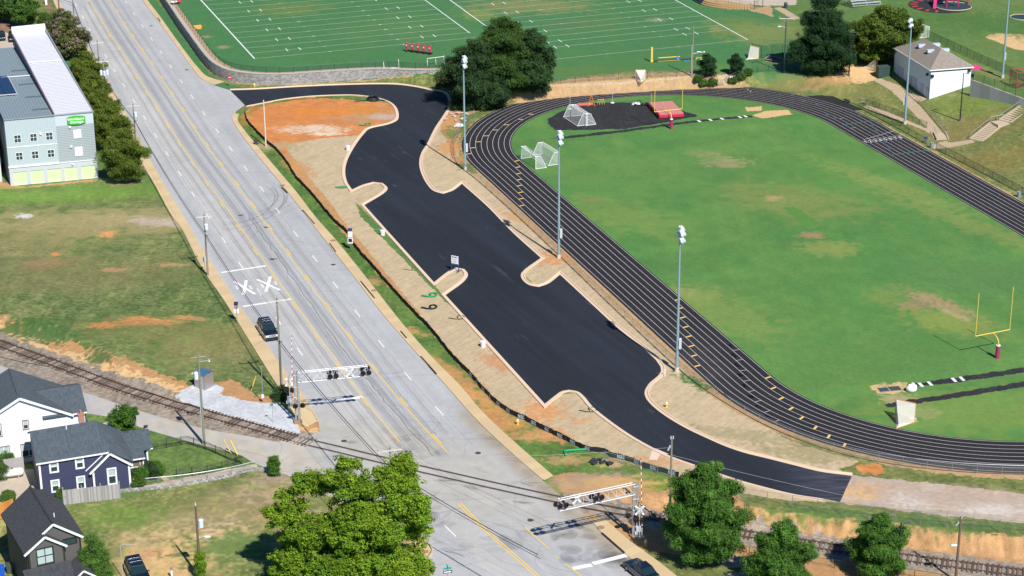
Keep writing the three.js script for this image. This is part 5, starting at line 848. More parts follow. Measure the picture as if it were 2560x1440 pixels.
  obj('frame', [strip(P(0.1, 17.1, ry(17) + 0.28), P(4.3, 17.1, ry(17) + 0.28), 0.1, 0.12), strip(P(4.25, 17.1, ry(17) + 0.28), P(4.25, 32, ry(32) + 0.28), 0.1, 0.12)], mat([0.6, 0.6, 0.62], 0.4), sol);
}
// ---------- white field house by the track ----------
{
  const b = G(2322, 248), y0 = b.y - 0.25, t = thing('field_house', 'white two-storey field house with tan hipped roof above the track', 'building', [b.x, y0, b.z], 0.2346);
  const w = 8.5, d = 17, h = 6.1, e = 0.35, mW = mat([0.80, 0.81, 0.85], 0.7), mT = mat([0.02, 0.14, 0.17], 0.6), mDoor = mat([0.62, 0.60, 0.66], 0.6);
  obj('front_wall', wallG([[0, -1.5], [w, -1.5], [w, h], [0, h]]), mW, t); obj('back_wall', box(w, h + 1.5, 0.2, w / 2, h / 2 - 0.75, -d + 0.1), mW, t);
  obj('side_wall', box(0.2, h + 1.5, d - 0.4, 0.1, h / 2 - 0.75, -d / 2), mW, t); obj('side_wall', box(0.2, h + 1.5, d - 0.4, w - 0.1, h / 2 - 0.75, -d / 2), mW, t);
  obj('fascia', [box(w + 2 * e, 0.2, 0.1, w / 2, h - 0.02, e), box(0.1, 0.2, d + 2 * e, -e, h - 0.02, -d / 2), box(0.1, 0.2, d + 2 * e, w + e, h - 0.02, -d / 2)], white, t);
  obj('trim_band', [box(w + 0.1, 0.28, 0.06, w / 2, h - 0.3, 0.04), box(0.1, h - 0.2, 0.06, 0.0, h / 2, 0.05)], mT, t);
  obj('wall_joint', [box(w, 0.04, 0.02, w / 2, 3.0, 0.01)], mat([0.66, 0.67, 0.7], 0.8), t);
  const R0 = [w / 2, 8.8, -4.9], R1 = [w / 2, 8.8, -12.6], c = [[-e, h, e], [w + e, h, e], [w + e, h, -d - e], [-e, h, -d - e]];
  const roof = obj('roof', [slabQ(c[0], c[1], R0, R0, 0.15), slabQ(c[1], c[2], R1, R0, 0.15), slabQ(c[2], c[3], R1, R1, 0.15), slabQ(c[3], c[0], R0, R1, 0.15)], shingleTan, t);
  for (const [x, z] of [[2.6, -6.4], [2.6, -10.6], [5.9, -6.4], [5.9, -10.6]]) { const left = x < 4; obj('roof_vent', [box(1.5, 0.55, 0.75, x + (left ? 0.1 : -0.1), 8.05, z)], mat([0.5, 0.58, 0.64], 0.4), roof); }
  for (const [z, ww, hh] of [[-13.6, 2.6, 2.7], [-9.0, 1.0, 2.1], [-7.0, 2.2, 2.4], [-3.2, 1.0, 2.1], [-0.9, 1.0, 2.1]]) { const dr = obj('door', box(0.06, hh, ww, -0.03, hh / 2 + 0.2, z), mDoor, t); obj('door_frame', [box(0.08, 0.1, ww + 0.2, -0.04, hh + 0.28, z), box(0.08, hh, 0.1, -0.04, hh / 2 + 0.2, z - ww / 2 - 0.05), box(0.08, hh, 0.1, -0.04, hh / 2 + 0.2, z + ww / 2 + 0.05)], mat([0.5, 0.5, 0.55], 0.6), dr); }
  for (const [x, y, z] of [[0.35, 4.9, 0.2], [w - 0.5, 5.5, 0.2]]) obj('speaker', [rbox(0.5, 0.55, 0.4, 0.05, x, y, z), bar([x, y + 0.1, 0], [x, y + 0.1, z], 0.04)], blackM, t);
  obj('speaker', [rbox(0.4, 0.5, 0.4, 0.05, -0.3, 5.0, -0.9)], blackM, t);
}
// ---------- white house ----------
{
  const t = thing('white_house', 'white two-storey house with dark slate roof beside the railway', 'house', [-63.88, 0, -227.01], 0.3533), mS = mat([0.82, 0.82, 0.80], 0.75, { bumpMap: lap, bumpScale: 0.012 }), burg = mat([0.13, 0.035, 0.04], 0.6);
  const L = -2.8, R = 9.19, pk = 3.19, ey = 5.82, py = 9.0, D = 9, wins = [[3.3, 4.5, 3.95, 5.7], [-0.1, 4.05, 0.65, 5.72], [2.8, 0.75, 4.6, 2.5], [0.0, 0.75, 1.35, 2.6], [-2.2, 4.05, -1.4, 5.7]];
  obj('gable_wall', wallG([[L, 0], [R, 0], [R, ey - 0.1], [pk, py - 0.2], [L, ey - 0.1]], wins), mS, t);
  obj('side_wall', box(0.2, ey, D, L + 0.1, ey / 2, -D / 2), mS, t); obj('back_wall', box(R - L, ey, 0.2, (L + R) / 2, ey / 2, -D + 0.1), mS, t);
  obj('wing_wall', [wallG([[R, 0], [10.95, 0], [10.95, 5.7], [R, 5.7]]).translate(0, 0, -0.12), box(0.2, 5.7, 7.6, 10.85, 2.85, -4.1)], mS, t);
  obj('wing_gable', slabQ([10.94, 5.7, -0.3], [10.94, 5.7, -7.9], [10.94, 7.55, -4.1], [10.94, 7.55, -4.1], 0.01), mS, t);
  const o = 0.35;
  const roof = obj('roof', [slabQ([pk, py, o], [pk, py, -D - o], [L - o, ey - 0.18, -D - o], [L - o, ey - 0.18, o], 0.18), slabQ([R + o, ey - 0.18, o], [R + o, ey - 0.18, -D - o], [pk, py, -D - o], [pk, py, o], 0.18)], shingleSlate, t);
  obj('wing_roof', [slabQ([R - 3.4, 5.75, 0.3], [11.25, 5.75, 0.3], [11.25, 7.75, -4.1], [R - 4.2, 7.75, -4.1], 0.15), slabQ([R - 4.2, 7.75, -4.1], [11.25, 7.75, -4.1], [11.25, 5.75, -8.4], [R - 3.4, 5.75, -8.4], 0.15)], shingleSlate, t);
  obj('ridge_vent', [strip([pk, py + 0.03, o - 1], [pk, py + 0.03, -D], 0.3, 0.08), strip([R - 4, 7.79, -4.1], [11, 7.79, -4.1], 0.25, 0.07)], shingleDark, roof);
  obj('fascia', [strip([L - o, ey - 0.32, o + 0.03], [pk, py - 0.14, o + 0.03], 0.08, 0.3), strip([pk, py - 0.14, o + 0.03], [R + o, ey - 0.32, o + 0.03], 0.08, 0.3), strip([R + 0.3, 5.66, 0.33], [11.2, 5.66, 0.33], 0.08, 0.18)], white, t);
  wins.forEach((w, i) => sash(t, ...w, { m: burg, trim: 0.07, nx: i === 2 || i === 3 ? 2 : 1, ny: 2, bar: 0.07 }));
  wins.forEach((w, i) => obj('window_sash', [box(w[2] - w[0], 0.07, 0.04, (w[0] + w[2]) / 2, w[3] - 0.04, -0.03), box(w[2] - w[0], 0.07, 0.04, (w[0] + w[2]) / 2, w[1] + 0.04, -0.03), box(0.07, w[3] - w[1], 0.04, w[0] + 0.04, (w[1] + w[3]) / 2, -0.03), box(0.07, w[3] - w[1], 0.04, w[2] - 0.04, (w[1] + w[3]) / 2, -0.03), box(w[2] - w[0], 0.06, 0.05, (w[0] + w[2]) / 2, (w[1] + w[3]) / 2, -0.035), ...(i === 2 || i === 3 ? [box(0.1, w[3] - w[1], 0.05, (w[0] + w[2]) / 2, (w[1] + w[3]) / 2, -0.034)] : [])], white, t));
  obj('downpipe', [box(0.1, 5.6, 0.1, 11.02, 2.8, -0.05)], blackM, t);
}
// ---------- navy house ----------
{
  const t = thing('navy_house', 'navy blue lap-sided house with white trim and porch', 'house', [-50.76, 0, -219.66], 0.327), mS = mat([0.044, 0.05, 0.105], 0.6, { bumpMap: lap, bumpScale: 0.014 }), z1 = -0.35;
  const L = -6.2, ey = 5.05, D = 8.6, wins = [[-4.78, 3.5, -4.06, 4.65], [-1.7, 3.52, -1.02, 4.72], [-4.8, 0.9, -4.12, 2.18], [-1.76, 0.75, -1.08, 2.16]], gw = [1.9, 0.92, 2.68, 2.8];
  obj('front_wall', wallG([[L, 0], [2.2, 0], [2.2, ey + 0.2], [L, ey]], wins).translate(0, 0, z1), mS, t);
  obj('side_wall', [box(0.2, ey, D, L + 0.1, ey / 2, z1 - D / 2 - 0.1), slabQ([L + 0.05, ey, z1], [L + 0.05, ey, z1 - D], [L + 0.05, 7.2, z1 - 4.2], [L + 0.05, 7.2, z1 - 4.2], 0.01)], mS, t);
  obj('back_wall', [box(7.6, 4.6, 0.2, -2.4, 2.3, z1 - D), box(5.8, 2.9, 0.2, 4.3, 1.45, z1 - D + 0.2)], mS, t); obj('side_wall', box(0.2, 3.1, 5, 7.2, 1.55, -6.3), mS, t);
  obj('gable_wall', wallG([[0, 0], [4.5, 0], [4.5, 3.1], [2.22, 4.95], [0, 3.0]], [gw]), mS, t); obj('gable_side', [box(0.2, 3.0, 3.6, 4.4, 1.5, -2.0)], mS, t);
  obj('wing_wall', [box(1.8, 3.0, 0.2, 6.4, 1.5, -3.9), box(1.8, 1.7, 0.2, 5.4, 0.85, -1.6)], mS, t);
  const o = 0.3, r0 = 7.25, zr = z1 - 4.2;
  const roof = obj('roof', [slabQ([L - o, ey - 0.05, z1 + o], [2.35, ey + 0.1, z1 + o], [1.4, r0 + 0.15, zr], [L - o, r0, zr], 0.16), slabQ([L - o, r0, zr], [1.4, r0 + 0.15, zr], [1.4, ey - 0.1, z1 - D - o], [L - o, ey - 0.1, z1 - D - o], 0.16), slabQ([1.4, r0 + 0.15, zr], [2.35, ey + 0.1, z1 + o], [5.0, 3.35, z1 + 0.1], [5.2, 4.2, zr - 2], 0.16), slabQ([1.4, r0 + 0.15, zr], [5.2, 4.2, zr - 2], [4.6, 3.6, z1 - D - o], [1.4, ey - 0.1, z1 - D - o], 0.16)], shingleSlate, t);
  obj('gable_roof', [slabQ([-0.3, 2.86, o], [2.22, 5.12, o], [2.22, 5.12, -2.4], [-0.3, 2.86, -0.5], 0.15), slabQ([2.22, 5.12, o], [4.8, 3.14, o], [4.8, 3.14, -2.4], [2.22, 5.12, -3.4], 0.15)], shingleSlate, t);
  obj('wing_roof', [slabQ([3.9, 3.3, -1.0], [6.5, 3.2, -1.0], [6.9, 4.6, -5.6], [3.2, 4.75, -5.6], 0.14), slabQ([6.0, 3.25, -3.0], [7.9, 3.2, -3.4], [7.9, 4.55, -6.2], [5.4, 4.7, -6.0], 0.14), slabQ([3.2, 4.7, -5.6], [7.9, 4.55, -6.0], [7.9, 3.2, -9.2], [3.2, 3.3, -9.2], 0.14)], shingleSlate, t);
  obj('trim', [strip([L - o, ey - 0.16, z1 + o], [2.2, ey - 0.03, z1 + o], 0.08, 0.2), strip([-0.35, 2.72, o + 0.02], [2.22, 5.0, o + 0.02], 0.08, 0.24), strip([2.22, 5.0, o + 0.02], [4.85, 3.0, o + 0.02], 0.08, 0.24), strip([-0.75, 2.95, z1 + 0.12], [1.85, 5.1, z1 + 0.12], 0.06, 0.12), strip([4.8, 3.12, -0.98], [6.55, 3.12, -0.98], 0.08, 0.16), strip([6.1, 3.14, -3.3], [7.9, 3.1, -3.4], 0.08, 0.16), box(0.24, ey, 0.06, L + 0.1, ey / 2, z1 + 0.03), box(0.24, 2.9, 0.06, 0.1, 1.45, 0.03), box(0.24, 3.1, 0.06, 4.4, 1.55, 0.03), box(0.2, 3.0, 0.2, 7.2, 1.5, -3.78)], white, t);
  for (const w of wins) sash(t, ...w, { z: z1, trim: 0.2, bar: 0.06 }); sash(t, ...gw, { trim: 0.2, bar: 0.06, ny: 2 });
  const porch = obj('porch', [box(1.9, 0.12, 0.1, 5.45, 1.85, -1.5), box(0.12, 1.3, 0.12, 4.6, 2.5, -1.5), box(0.06, 1.3, 0.08, 5.0, 2.5, -1.5), box(0.06, 1.3, 0.08, 5.95, 2.5, -1.5), box(0.14, 3.0, 0.14, 6.35, 1.6, -1.5)], white, t);
  for (const [a, b] of [[4.66, 4.97], [5.03, 5.92], [5.98, 6.28]]) obj('screen', box(b - a, 1.22, 0.03, (a + b) / 2, 2.5, -1.53), mat([0.16, 0.115, 0.09], 0.8), porch);
  obj('roof_pipe', [cyl(0.07, 0.07, 0.7, -2.2, 6.9, zr + 0.5, 8)], white, roof); obj('chimney', [box(0.7, 1.0, 0.7, -0.2, 7.7, zr - 0.7), box(0.8, 0.12, 0.8, -0.2, 8.22, zr - 0.7), cyl(0.14, 0.12, 0.5, -0.2, 8.28, zr - 0.7, 10)], mat([0.38, 0.2, 0.14], 0.9), roof);
}
// ---------- charcoal house and its neighbour ----------
{
  const mS = mat([0.105, 0.098, 0.092], 0.7, { bumpMap: lap, bumpScale: 0.014 }), mK = mat([0.03, 0.026, 0.026], 0.5);
  const t = thing('charcoal_house', 'charcoal sided house with twin white-trimmed gables and porch roof', 'house', [-53.42, 0, -193.59], 0.4644), D = 9.3, w1 = [1.75, 4.55, 3.45, 6.42], w2 = [4.85, 5.95, 6.25, 6.6];
  obj('front_wall', wallG([[0.7, 0], [6.75, 0], [6.75, 6.6], [3.84, 8.75], [0.7, 6.4]], [w2]), mS, t);
  obj('gable_wall', wallG([[0.75, 0], [4.62, 0], [4.62, 6.4], [2.7, 7.8], [0.75, 6.35]], [w1]).translate(0, 0, 0.6), mS, t); obj('gable_side', [box(0.1, 6.4, 0.6, 4.57, 3.2, 0.3), box(0.1, 6.4, 0.6, 0.8, 3.2, 0.3)], mS, t);
  obj('side_wall', box(0.2, 6.5, D, 0.8, 3.25, -D / 2), mS, t); obj('side_wall', box(0.2, 6.5, D, 6.65, 3.25, -D / 2), mS, t); obj('back_wall', wallG([[0.7, 0], [6.75, 0], [6.75, 6.6], [3.84, 8.75], [0.7, 6.4]]).translate(0, 0, -D + 0.2), mS, t);
  obj('corner_board', [box(0.2, 6.3, 0.06, 0.85, 3.15, 0.63), box(0.18, 6.3, 0.08, 4.72, 3.15, 0.35), box(0.2, 6.5, 0.06, 6.65, 3.25, 0.03)], mK, t);
  const o = 0.3;
  const roof = obj('roof', [slabQ([3.84, 9.0, o], [3.84, 9.0, -D - o], [0.3, 6.35, -D - o], [0.3, 6.35, o], 0.18), slabQ([7.2, 6.5, o], [7.2, 6.5, -D - o], [3.84, 9.0, -D - o], [3.84, 9.0, o], 0.18)], shingleChar, t);
  obj('ridge_cap', strip([3.84, 9.02, o], [3.84, 9.02, -D - o], 0.25, 0.06), mat([0.03, 0.032, 0.036], 0.9), roof); obj('roof_pipe', [cyl(0.06, 0.06, 0.6, 4.6, 8.3, -2.2, 8)], white, roof); obj('roof_vent', [box(1.2, 0.7, 0.8, 4.8, 8.3, -8.6)], shingleChar, roof);
  obj('gable_roof', [slabQ([2.7, 8.02, 0.9], [2.7, 8.02, -0.6], [0.35, 6.36, -0.6], [0.35, 6.36, 0.9], 0.15), slabQ([4.95, 6.38, 0.9], [4.95, 6.38, -0.6], [2.7, 8.02, -0.6], [2.7, 8.02, 0.9], 0.15)], shingleChar, t);
  obj('trim', [strip([0.3, 6.2, 0.93], [2.7, 7.88, 0.93], 0.07, 0.24), strip([2.7, 7.88, 0.93], [5.0, 6.22, 0.93], 0.07, 0.24), strip([2.6, 7.95, o + 0.02], [3.84, 8.86, o + 0.02], 0.07, 0.24), strip([3.84, 8.86, o + 0.02], [7.25, 6.34, o + 0.02], 0.07, 0.24)], white, t);
  sash(t, ...w1, { z: 0.6, nx: 2, ny: 2, m: mK, trim: 0.12, glass: glassBlind, bar: 0.08 }); sash(t, ...w2, { nx: 1, ny: 1, m: mK, trim: 0.1, glass: glassD });
  obj('porch_roof', [slabQ([0.0, 3.3, 3.4], [5.2, 3.3, 3.4], [5.2, 4.35, 0.6], [0.0, 4.35, 0.6], 0.15), slabQ([4.6, 3.3, 3.6], [5.9, 4.35, 3.6], [5.9, 4.35, 0.3], [4.6, 3.3, 0.3], 0.12), slabQ([5.9, 4.35, 3.6], [7.2, 3.3, 3.6], [7.2, 3.3, 0.3], [5.9, 4.35, 0.3], 0.12)], shingleChar, t);
  obj('porch_gable', [slabQ([4.75, 3.2, 3.5], [7.05, 3.2, 3.5], [5.9, 4.2, 3.5], [5.9, 4.2, 3.5], 0.02)], mS, t);
  obj('porch_trim', [strip([4.55, 3.2, 3.64], [5.9, 4.26, 3.64], 0.07, 0.18), strip([5.9, 4.26, 3.64], [7.25, 3.2, 3.64], 0.07, 0.18), box(0.18, 3.2, 0.18, 0.3, 1.6, 3.1), box(0.18, 3.2, 0.18, 6.9, 1.6, 3.3)], white, t);
  const n = thing('charcoal_house', 'charcoal house mostly hidden left of the twin-gabled house', 'house', [-60.1, 0, -190.4], 0.4644);
  obj('wall', [box(5.6, 5.4, 8, -0.5, 2.7, -4.5), box(0.12, 5.4, 0.12, 2.3, 2.7, -0.5)], mS, n); obj('roof', [slabQ([-3.6, 5.3, 0], [2.7, 5.3, 0], [2.7, 6.7, -4.6], [-3.6, 6.7, -4.6], 0.18), slabQ([-3.6, 6.7, -4.6], [2.7, 6.7, -4.6], [2.7, 5.3, -9], [-3.6, 5.3, -9], 0.18)], shingleChar, n); obj('gutter', [box(6.3, 0.14, 0.12, -0.45, 5.16, 0.05)], mK, n);
}
console.log('buildings');
// ---------- railway ----------
{
  const rw = struct('railway', 'single railway track on timber sleepers crossing the road'), tie = new THREE.BoxGeometry(0.23, 0.18, 2.6), tm = [[0.125, 0.095, 0.075], [0.17, 0.125, 0.10], [0.26, 0.22, 0.19], [0.09, 0.068, 0.055], [0.33, 0.29, 0.25]].map((c) => mat(c, 0.95)), rust = mat([0.105, 0.052, 0.04], 0.6, { metalness: 0.35 });
  seed(9);
  const inRoad = (x, z) => x > -25.5 && x < 13.2;
  for (const [x, z, a] of along(rail, 0.56)) { if (inRoad(x, z) || x < -80 || x > 78) continue; const o = new THREE.Mesh(tie, tm[Math.floor(rnd() * 4.35)]); o.name = 'sleeper'; o.position.set(x + rr(-0.03, 0.03), hgt(x, z) + 0.035, z); o.rotation.y = a + rr(-0.04, 0.04); rw.add(o); }
  const ry = (x, z) => hgt(x, z) + (0.2 - 0.155 * ss(-31, -26, x) * (1 - ss(13, 18, x)));
  for (const off of [0.75, -0.75]) obj('rail', ribbon(shift(rail, off), [[-0.09, -0.14], [-0.075, -0.02], [-0.04, 0.02], [0.04, 0.02], [0.075, -0.02], [0.09, -0.14]], false, ry), rust, rw);
  const cross = rail.filter((p) => p[0] > -27 && p[0] < 14.5), gap = mat([0.06, 0.05, 0.045], 0.95);
  for (const off of [0.6, -0.6, 0.9, -0.9]) obj('flangeway', stripe(shift(cross, off), 0.1, 0.036), gap, rw);
  obj('ground_cable', pipe(G0l([[0, 893], [60, 907], [120, 917], [200, 930]]).map((p) => V(p[0], 0.06, p[1])), 0.03, 5), blackM, rw);
}
// ---------- block retaining wall ----------
{
  const t = thing('retaining_wall', 'curved grey block retaining wall holding up the practice field', 'wall', [0, 0, 0]), P = smooth(wallBase, 0.9, false, 2), top = PLATEAU + 0.12;
  const ms = [[0.30, 0.29, 0.275], [0.37, 0.355, 0.335], [0.25, 0.24, 0.23], [0.42, 0.395, 0.36]].map((c) => mat(c, 0.95)), lists = [[], [], [], []]; seed(44);
  const baseY = (x, z) => { const [, i, f] = polyDist(wallBase, x, z); return lerp(wallRise[i], wallRise[i + 1], f); };
  let r = 0; for (let y = -0.1; y < top - 0.15; y += 0.21, r++) for (const [x, z, a] of along(P, 0.46, r % 2 ? 0.23 : 0.01)) { if (y + 0.2 < baseY(x, z) - 0.15) continue; const k = Math.floor(rnd() * 3.4); lists[k].push(box(0.44, 0.195, 0.34, 0, 0, rr(-0.02, 0.02)).rotateY(a).translate(x + Math.sin(a) * -0.02 * r, y + 0.1, z - Math.cos(a) * (0.17 + 0.018 * r))); }
  lists.forEach((l, i) => { if (l.length) obj('block_courses', l, ms[i], t).userData.kind = 'stuff'; });
  obj('backfill', ribbon(P, [[0.3, -0.6], [0.3, top - 0.1], [2.0, top - 0.06], [2.1, 0]], false, 0), mat([0.5, 0.37, 0.24], 0.95), t);
  for (const [x, z, a] of along(P, 0.92)) obj('cap_stone', box(0.9, 0.11, 0.5).rotateY(a).translate(x - Math.sin(a) * 0.36, top, z - Math.cos(a) * 0.36), ms[3], t);
}
// ---------- fences ----------
function fence(name, label, px, h, o = {}) {
  const P = o.world ?? smooth(GW(px), 2, false, 0.5), t = thing(name, label, 'fence', [0, 0, 0]), yf = o.y ?? ((x, z) => hgt(x, z)), mP = o.post ?? galv, post = new THREE.CylinderGeometry(o.r ?? 0.035, o.r ?? 0.035, h + 0.06, 6);
  for (const [x, z] of along(P, o.step ?? 3)) { const q = new THREE.Mesh(post, mP); q.name = 'post'; q.position.set(x, yf(x, z) + h / 2, z); t.add(q); }
  obj('top_rail', ribbon(P, [[-0.025, 0], [0, 0.045], [0.025, 0]], false, (x, z) => yf(x, z) + h), mP, t);
  if (o.bottom) obj('bottom_rail', ribbon(P, [[-0.03, 0], [0, 0.06], [0.03, 0]], false, (x, z) => yf(x, z) + 0.05), o.bottom, t);
  if (o.op !== 0) obj('wire_mesh', ribbon(P, [[0, 0.04], [0, h]], false, yf), new THREE.MeshStandardMaterial({ color: col(o.c ?? [0.3, 0.31, 0.31]), roughness: 0.7, transparent: true, opacity: o.op ?? 0.16, side: THREE.DoubleSide }), t);
  return t;
}
const darkPost = mat([0.015, 0.022, 0.02], 0.5), dkGreen = mat([0.012, 0.04, 0.03], 0.5), darkLine = mat([0.07, 0.05, 0.04], 0.9);
fence('chain_link_fence', 'dark chain-link fence on top of the block wall', [], 1.2, { world: shift(smooth(wallBase, 2, false, 2), 1.3), y: () => PLATEAU + 0.1, post: dkGreen, c: [0.02, 0.06, 0.045], op: 0.3, step: 2.8 });
fence('chain_link_fence', 'grey chain-link fence curving between car park and track', [[1186, 290], [1160, 312], [1144, 340], [1134, 365], [1136, 392], [1148, 415], [1190, 448], [1280, 528], [1400, 641], [1560, 795], [1690, 916], [1750, 966], [1830, 1018], [1930, 1072], [2030, 1112], [2130, 1142], [2250, 1164], [2400, 1180], [2560, 1187], [2760, 1188]], 1.25, { bottom: darkLine, op: 0.17, c: [0.33, 0.32, 0.30] });
fence('chain_link_fence', 'dark chain-link fence behind the back bend of the track', [[1366, 213], [1450, 206], [1560, 199], [1650, 194], [1740, 190], [1788, 192]], 1.2, { post: darkPost, c: [0.02, 0.04, 0.035], op: 0.12 });
fence('chain_link_fence', 'short dark fence by the clipped trees and gate', [[1815, 196], [1862, 190], [1886, 182], [1930, 178], [1962, 183]], 1.3, { post: darkPost, c: [0.02, 0.04, 0.035], op: 0.12, step: 2.4 });
fence('chain_link_fence', 'green chain-link fence along the home straight', [[2340, 374], [2400, 404], [2480, 446], [2560, 488], [2760, 590]], 1.3, { post: dkGreen, c: [0.03, 0.10, 0.08], op: 0.32, bottom: darkLine });
fence('chain_link_fence', 'green chain-link fence below the ramp at the finish line', [[2152, 272], [2200, 298], [2260, 330], [2318, 362]], 1.2, { post: dkGreen, c: [0.03, 0.10, 0.08], op: 0.28, bottom: darkLine });
fence('chain_link_fence', 'green ramp fence running up to the white-railed corner', [[2165, 262], [2240, 288], [2318, 320]], 1.1, { post: dkGreen, c: [0.03, 0.10, 0.08], op: 0.25, step: 2 });
fence('chain_link_fence', 'tall grey fence between old drive and clay bank', [[1800, 1238], [1850, 1252], [1985, 1272], [2155, 1296], [2350, 1316], [2550, 1337], [2760, 1358]], 1.75, { op: 0.08, c: [0.2, 0.2, 0.2], post: mat([0.2, 0.2, 0.2], 0.5) });
fence('chain_link_fence', 'low black fence along the foot of the railway', [[2020, 1411], [2084, 1421], [2302, 1449], [2400, 1466], [2600, 1490]], 1.1, { op: 0.1, post: blackM, c: [0.02, 0.02, 0.02] });
fence('chain_link_fence', 'low black fence behind the concrete slab', [[1810, 1372], [1870, 1388], [1930, 1396]], 1.1, { op: 0.1, post: blackM, c: [0.02, 0.02, 0.02] });
fence('chain_link_fence', 'green outfield fence beside the baseball diamond', [[2318, 96], [2375, 122], [2440, 152], [2500, 178], [2560, 204], [2700, 262]], 1.7, { post: dkGreen, c: [0.02, 0.09, 0.065], op: 0.34, step: 2.6 });
fence('chain_link_fence', 'dark fence round the backstop netting by the evergreen', [[1880, 140], [1905, 146], [1950, 140], [1990, 146]], 2.6, { post: darkPost, c: [0.02, 0.03, 0.03], op: 0.18, step: 2.5 });
fence('chain_link_fence', 'silver chain-link fence above the stone kerb wall', [[334, 1216], [438, 1207], [500, 1199], [570, 1187], [634, 1172]], 0.95, { op: 0.12, step: 3 });
fence('chain_link_fence', 'grey fence at the parking gate above the practice field', [[1762, 4], [1850, 16], [1880, 22]], 1.3, { op: 0.1, post: mat([0.2, 0.13, 0.09], 0.7), step: 3 });
fence('chain_link_fence', 'short grey fence stub beside the silt fence end', [[1511, 1150], [1570, 1164], [1640, 1184], [1690, 1200]], 1.1, { op: 0.2, c: [0.12, 0.2, 0.2], step: 2.5 });
{ // black picket fence round the navy house yard
  const t = thing('picket_fence', 'black metal picket fence round the navy house lawn', 'fence', [0, 0, 0]), P = GW([[380, 1126], [468, 1110], [522, 1127], [578, 1152], [606, 1160], [584, 1168], [510, 1186], [436, 1195]]), h = 1.15;
  const pk = new THREE.BoxGeometry(0.025, h, 0.025), ps = new THREE.BoxGeometry(0.07, h + 0.15, 0.07);
  for (const [x, z] of along(P, 0.16)) { const q = new THREE.Mesh(pk, blackM); q.name = 'picket'; q.position.set(x, h / 2, z); t.add(q); }
  for (const [x, z] of along(P, 1.9)) { const q = new THREE.Mesh(ps, blackM); q.name = 'post'; q.position.set(x, h / 2, z); t.add(q); }
  for (const y of [0.15, 0.95, 1.12]) obj('rail', ribbon(P, [[-0.02, 0], [0, 0.04], [0.02, 0]], false, y), blackM, t);
}
{ // weathered plank fence
  const a = G0(160, 1262), b = G0(301, 1246), t = thing('plank_fence', 'weathered grey plank fence in front of the navy house', 'fence', [a[0], 0, a[1]], Math.atan2(-(b[1] - a[1]), b[0] - a[0])), L = Math.hypot(b[0] - a[0], b[1] - a[1]), ms = [[0.33, 0.31, 0.31], [0.39, 0.37, 0.37], [0.28, 0.265, 0.265], [0.43, 0.40, 0.385]].map((c) => mat(c, 0.95)), g = new THREE.BoxGeometry(0.142, 1.95, 0.025); seed(3);
  for (let x = 0.07; x < L; x += 0.15) { const q = new THREE.Mesh(g, ms[Math.floor(rnd() * 4)]); q.name = 'plank'; q.position.set(x, 0.97 + rr(-0.03, 0.03), rr(-0.008, 0.008)); t.add(q); }
  for (const y of [0.4, 1.6]) obj('rail', box(L, 0.09, 0.05, L / 2, y, -0.04), ms[2], t); for (let x = 0; x <= L; x += L / 3) obj('post', box(0.12, 2.3, 0.12, x, 1.15, -0.08), ms[2], t);
  const seg = (p, q, label) => { const A = G0(...p), B = G0(...q), f = thing('board_fence', label, 'fence', [A[0], 0, A[1]], Math.atan2(-(B[1] - A[1]), B[0] - A[0])), l = Math.hypot(B[0] - A[0], B[1] - A[1]), bm = [[0.52, 0.22, 0.035], [0.46, 0.19, 0.03], [0.58, 0.26, 0.05]].map((c) => mat(c, 0.9)); for (let x = 0.07; x < l; x += 0.15) { const m = new THREE.Mesh(g, bm[Math.floor(rnd() * 3)]); m.name = 'board'; m.position.set(x, 0.95, 0); f.add(m); } obj('rail', box(l, 0.08, 0.05, l / 2, 1.6, -0.04), bm[1], f); };
  seg([-30, 1308], [36, 1282], 'orange board fence behind the charcoal house'); seg([208, 1440], [216, 1400], 'orange board fence beside the pointed green tree');
  seg([0, 1186], [62, 1176], 'board fence behind the propane tank');
  scene.children[scene.children.length - 1].children.forEach((c) => { c.material = ms[1]; });
  scene.children[scene.children.length - 1].userData.label = 'grey board fence behind the white propane tank';
}
{ // low stone wall beside the navy house walk
  const P = smooth(GW([[300, 1231], [430, 1217], [560, 1195], [640, 1175], [700, 1188]]), 1, false, 2), t = thing('stone_wall', 'low grey stone wall edging the navy house walk', 'wall', [0, 0, 0]), ms = [[0.32, 0.31, 0.31], [0.4, 0.39, 0.38], [0.26, 0.25, 0.25]].map((c) => mat(c, 0.95)); seed(8);
  for (let k = 0; k < 2; k++) for (const [x, z, a] of along(P, 0.55, k * 0.27)) obj('stone', rbox(rr(0.46, 0.54), 0.19, 0.3, 0.04, 0, 0, 0).rotateY(a + rr(-0.05, 0.05)).translate(x, 0.08 + k * 0.19, z), ms[Math.floor(rnd() * 3)], t);
}
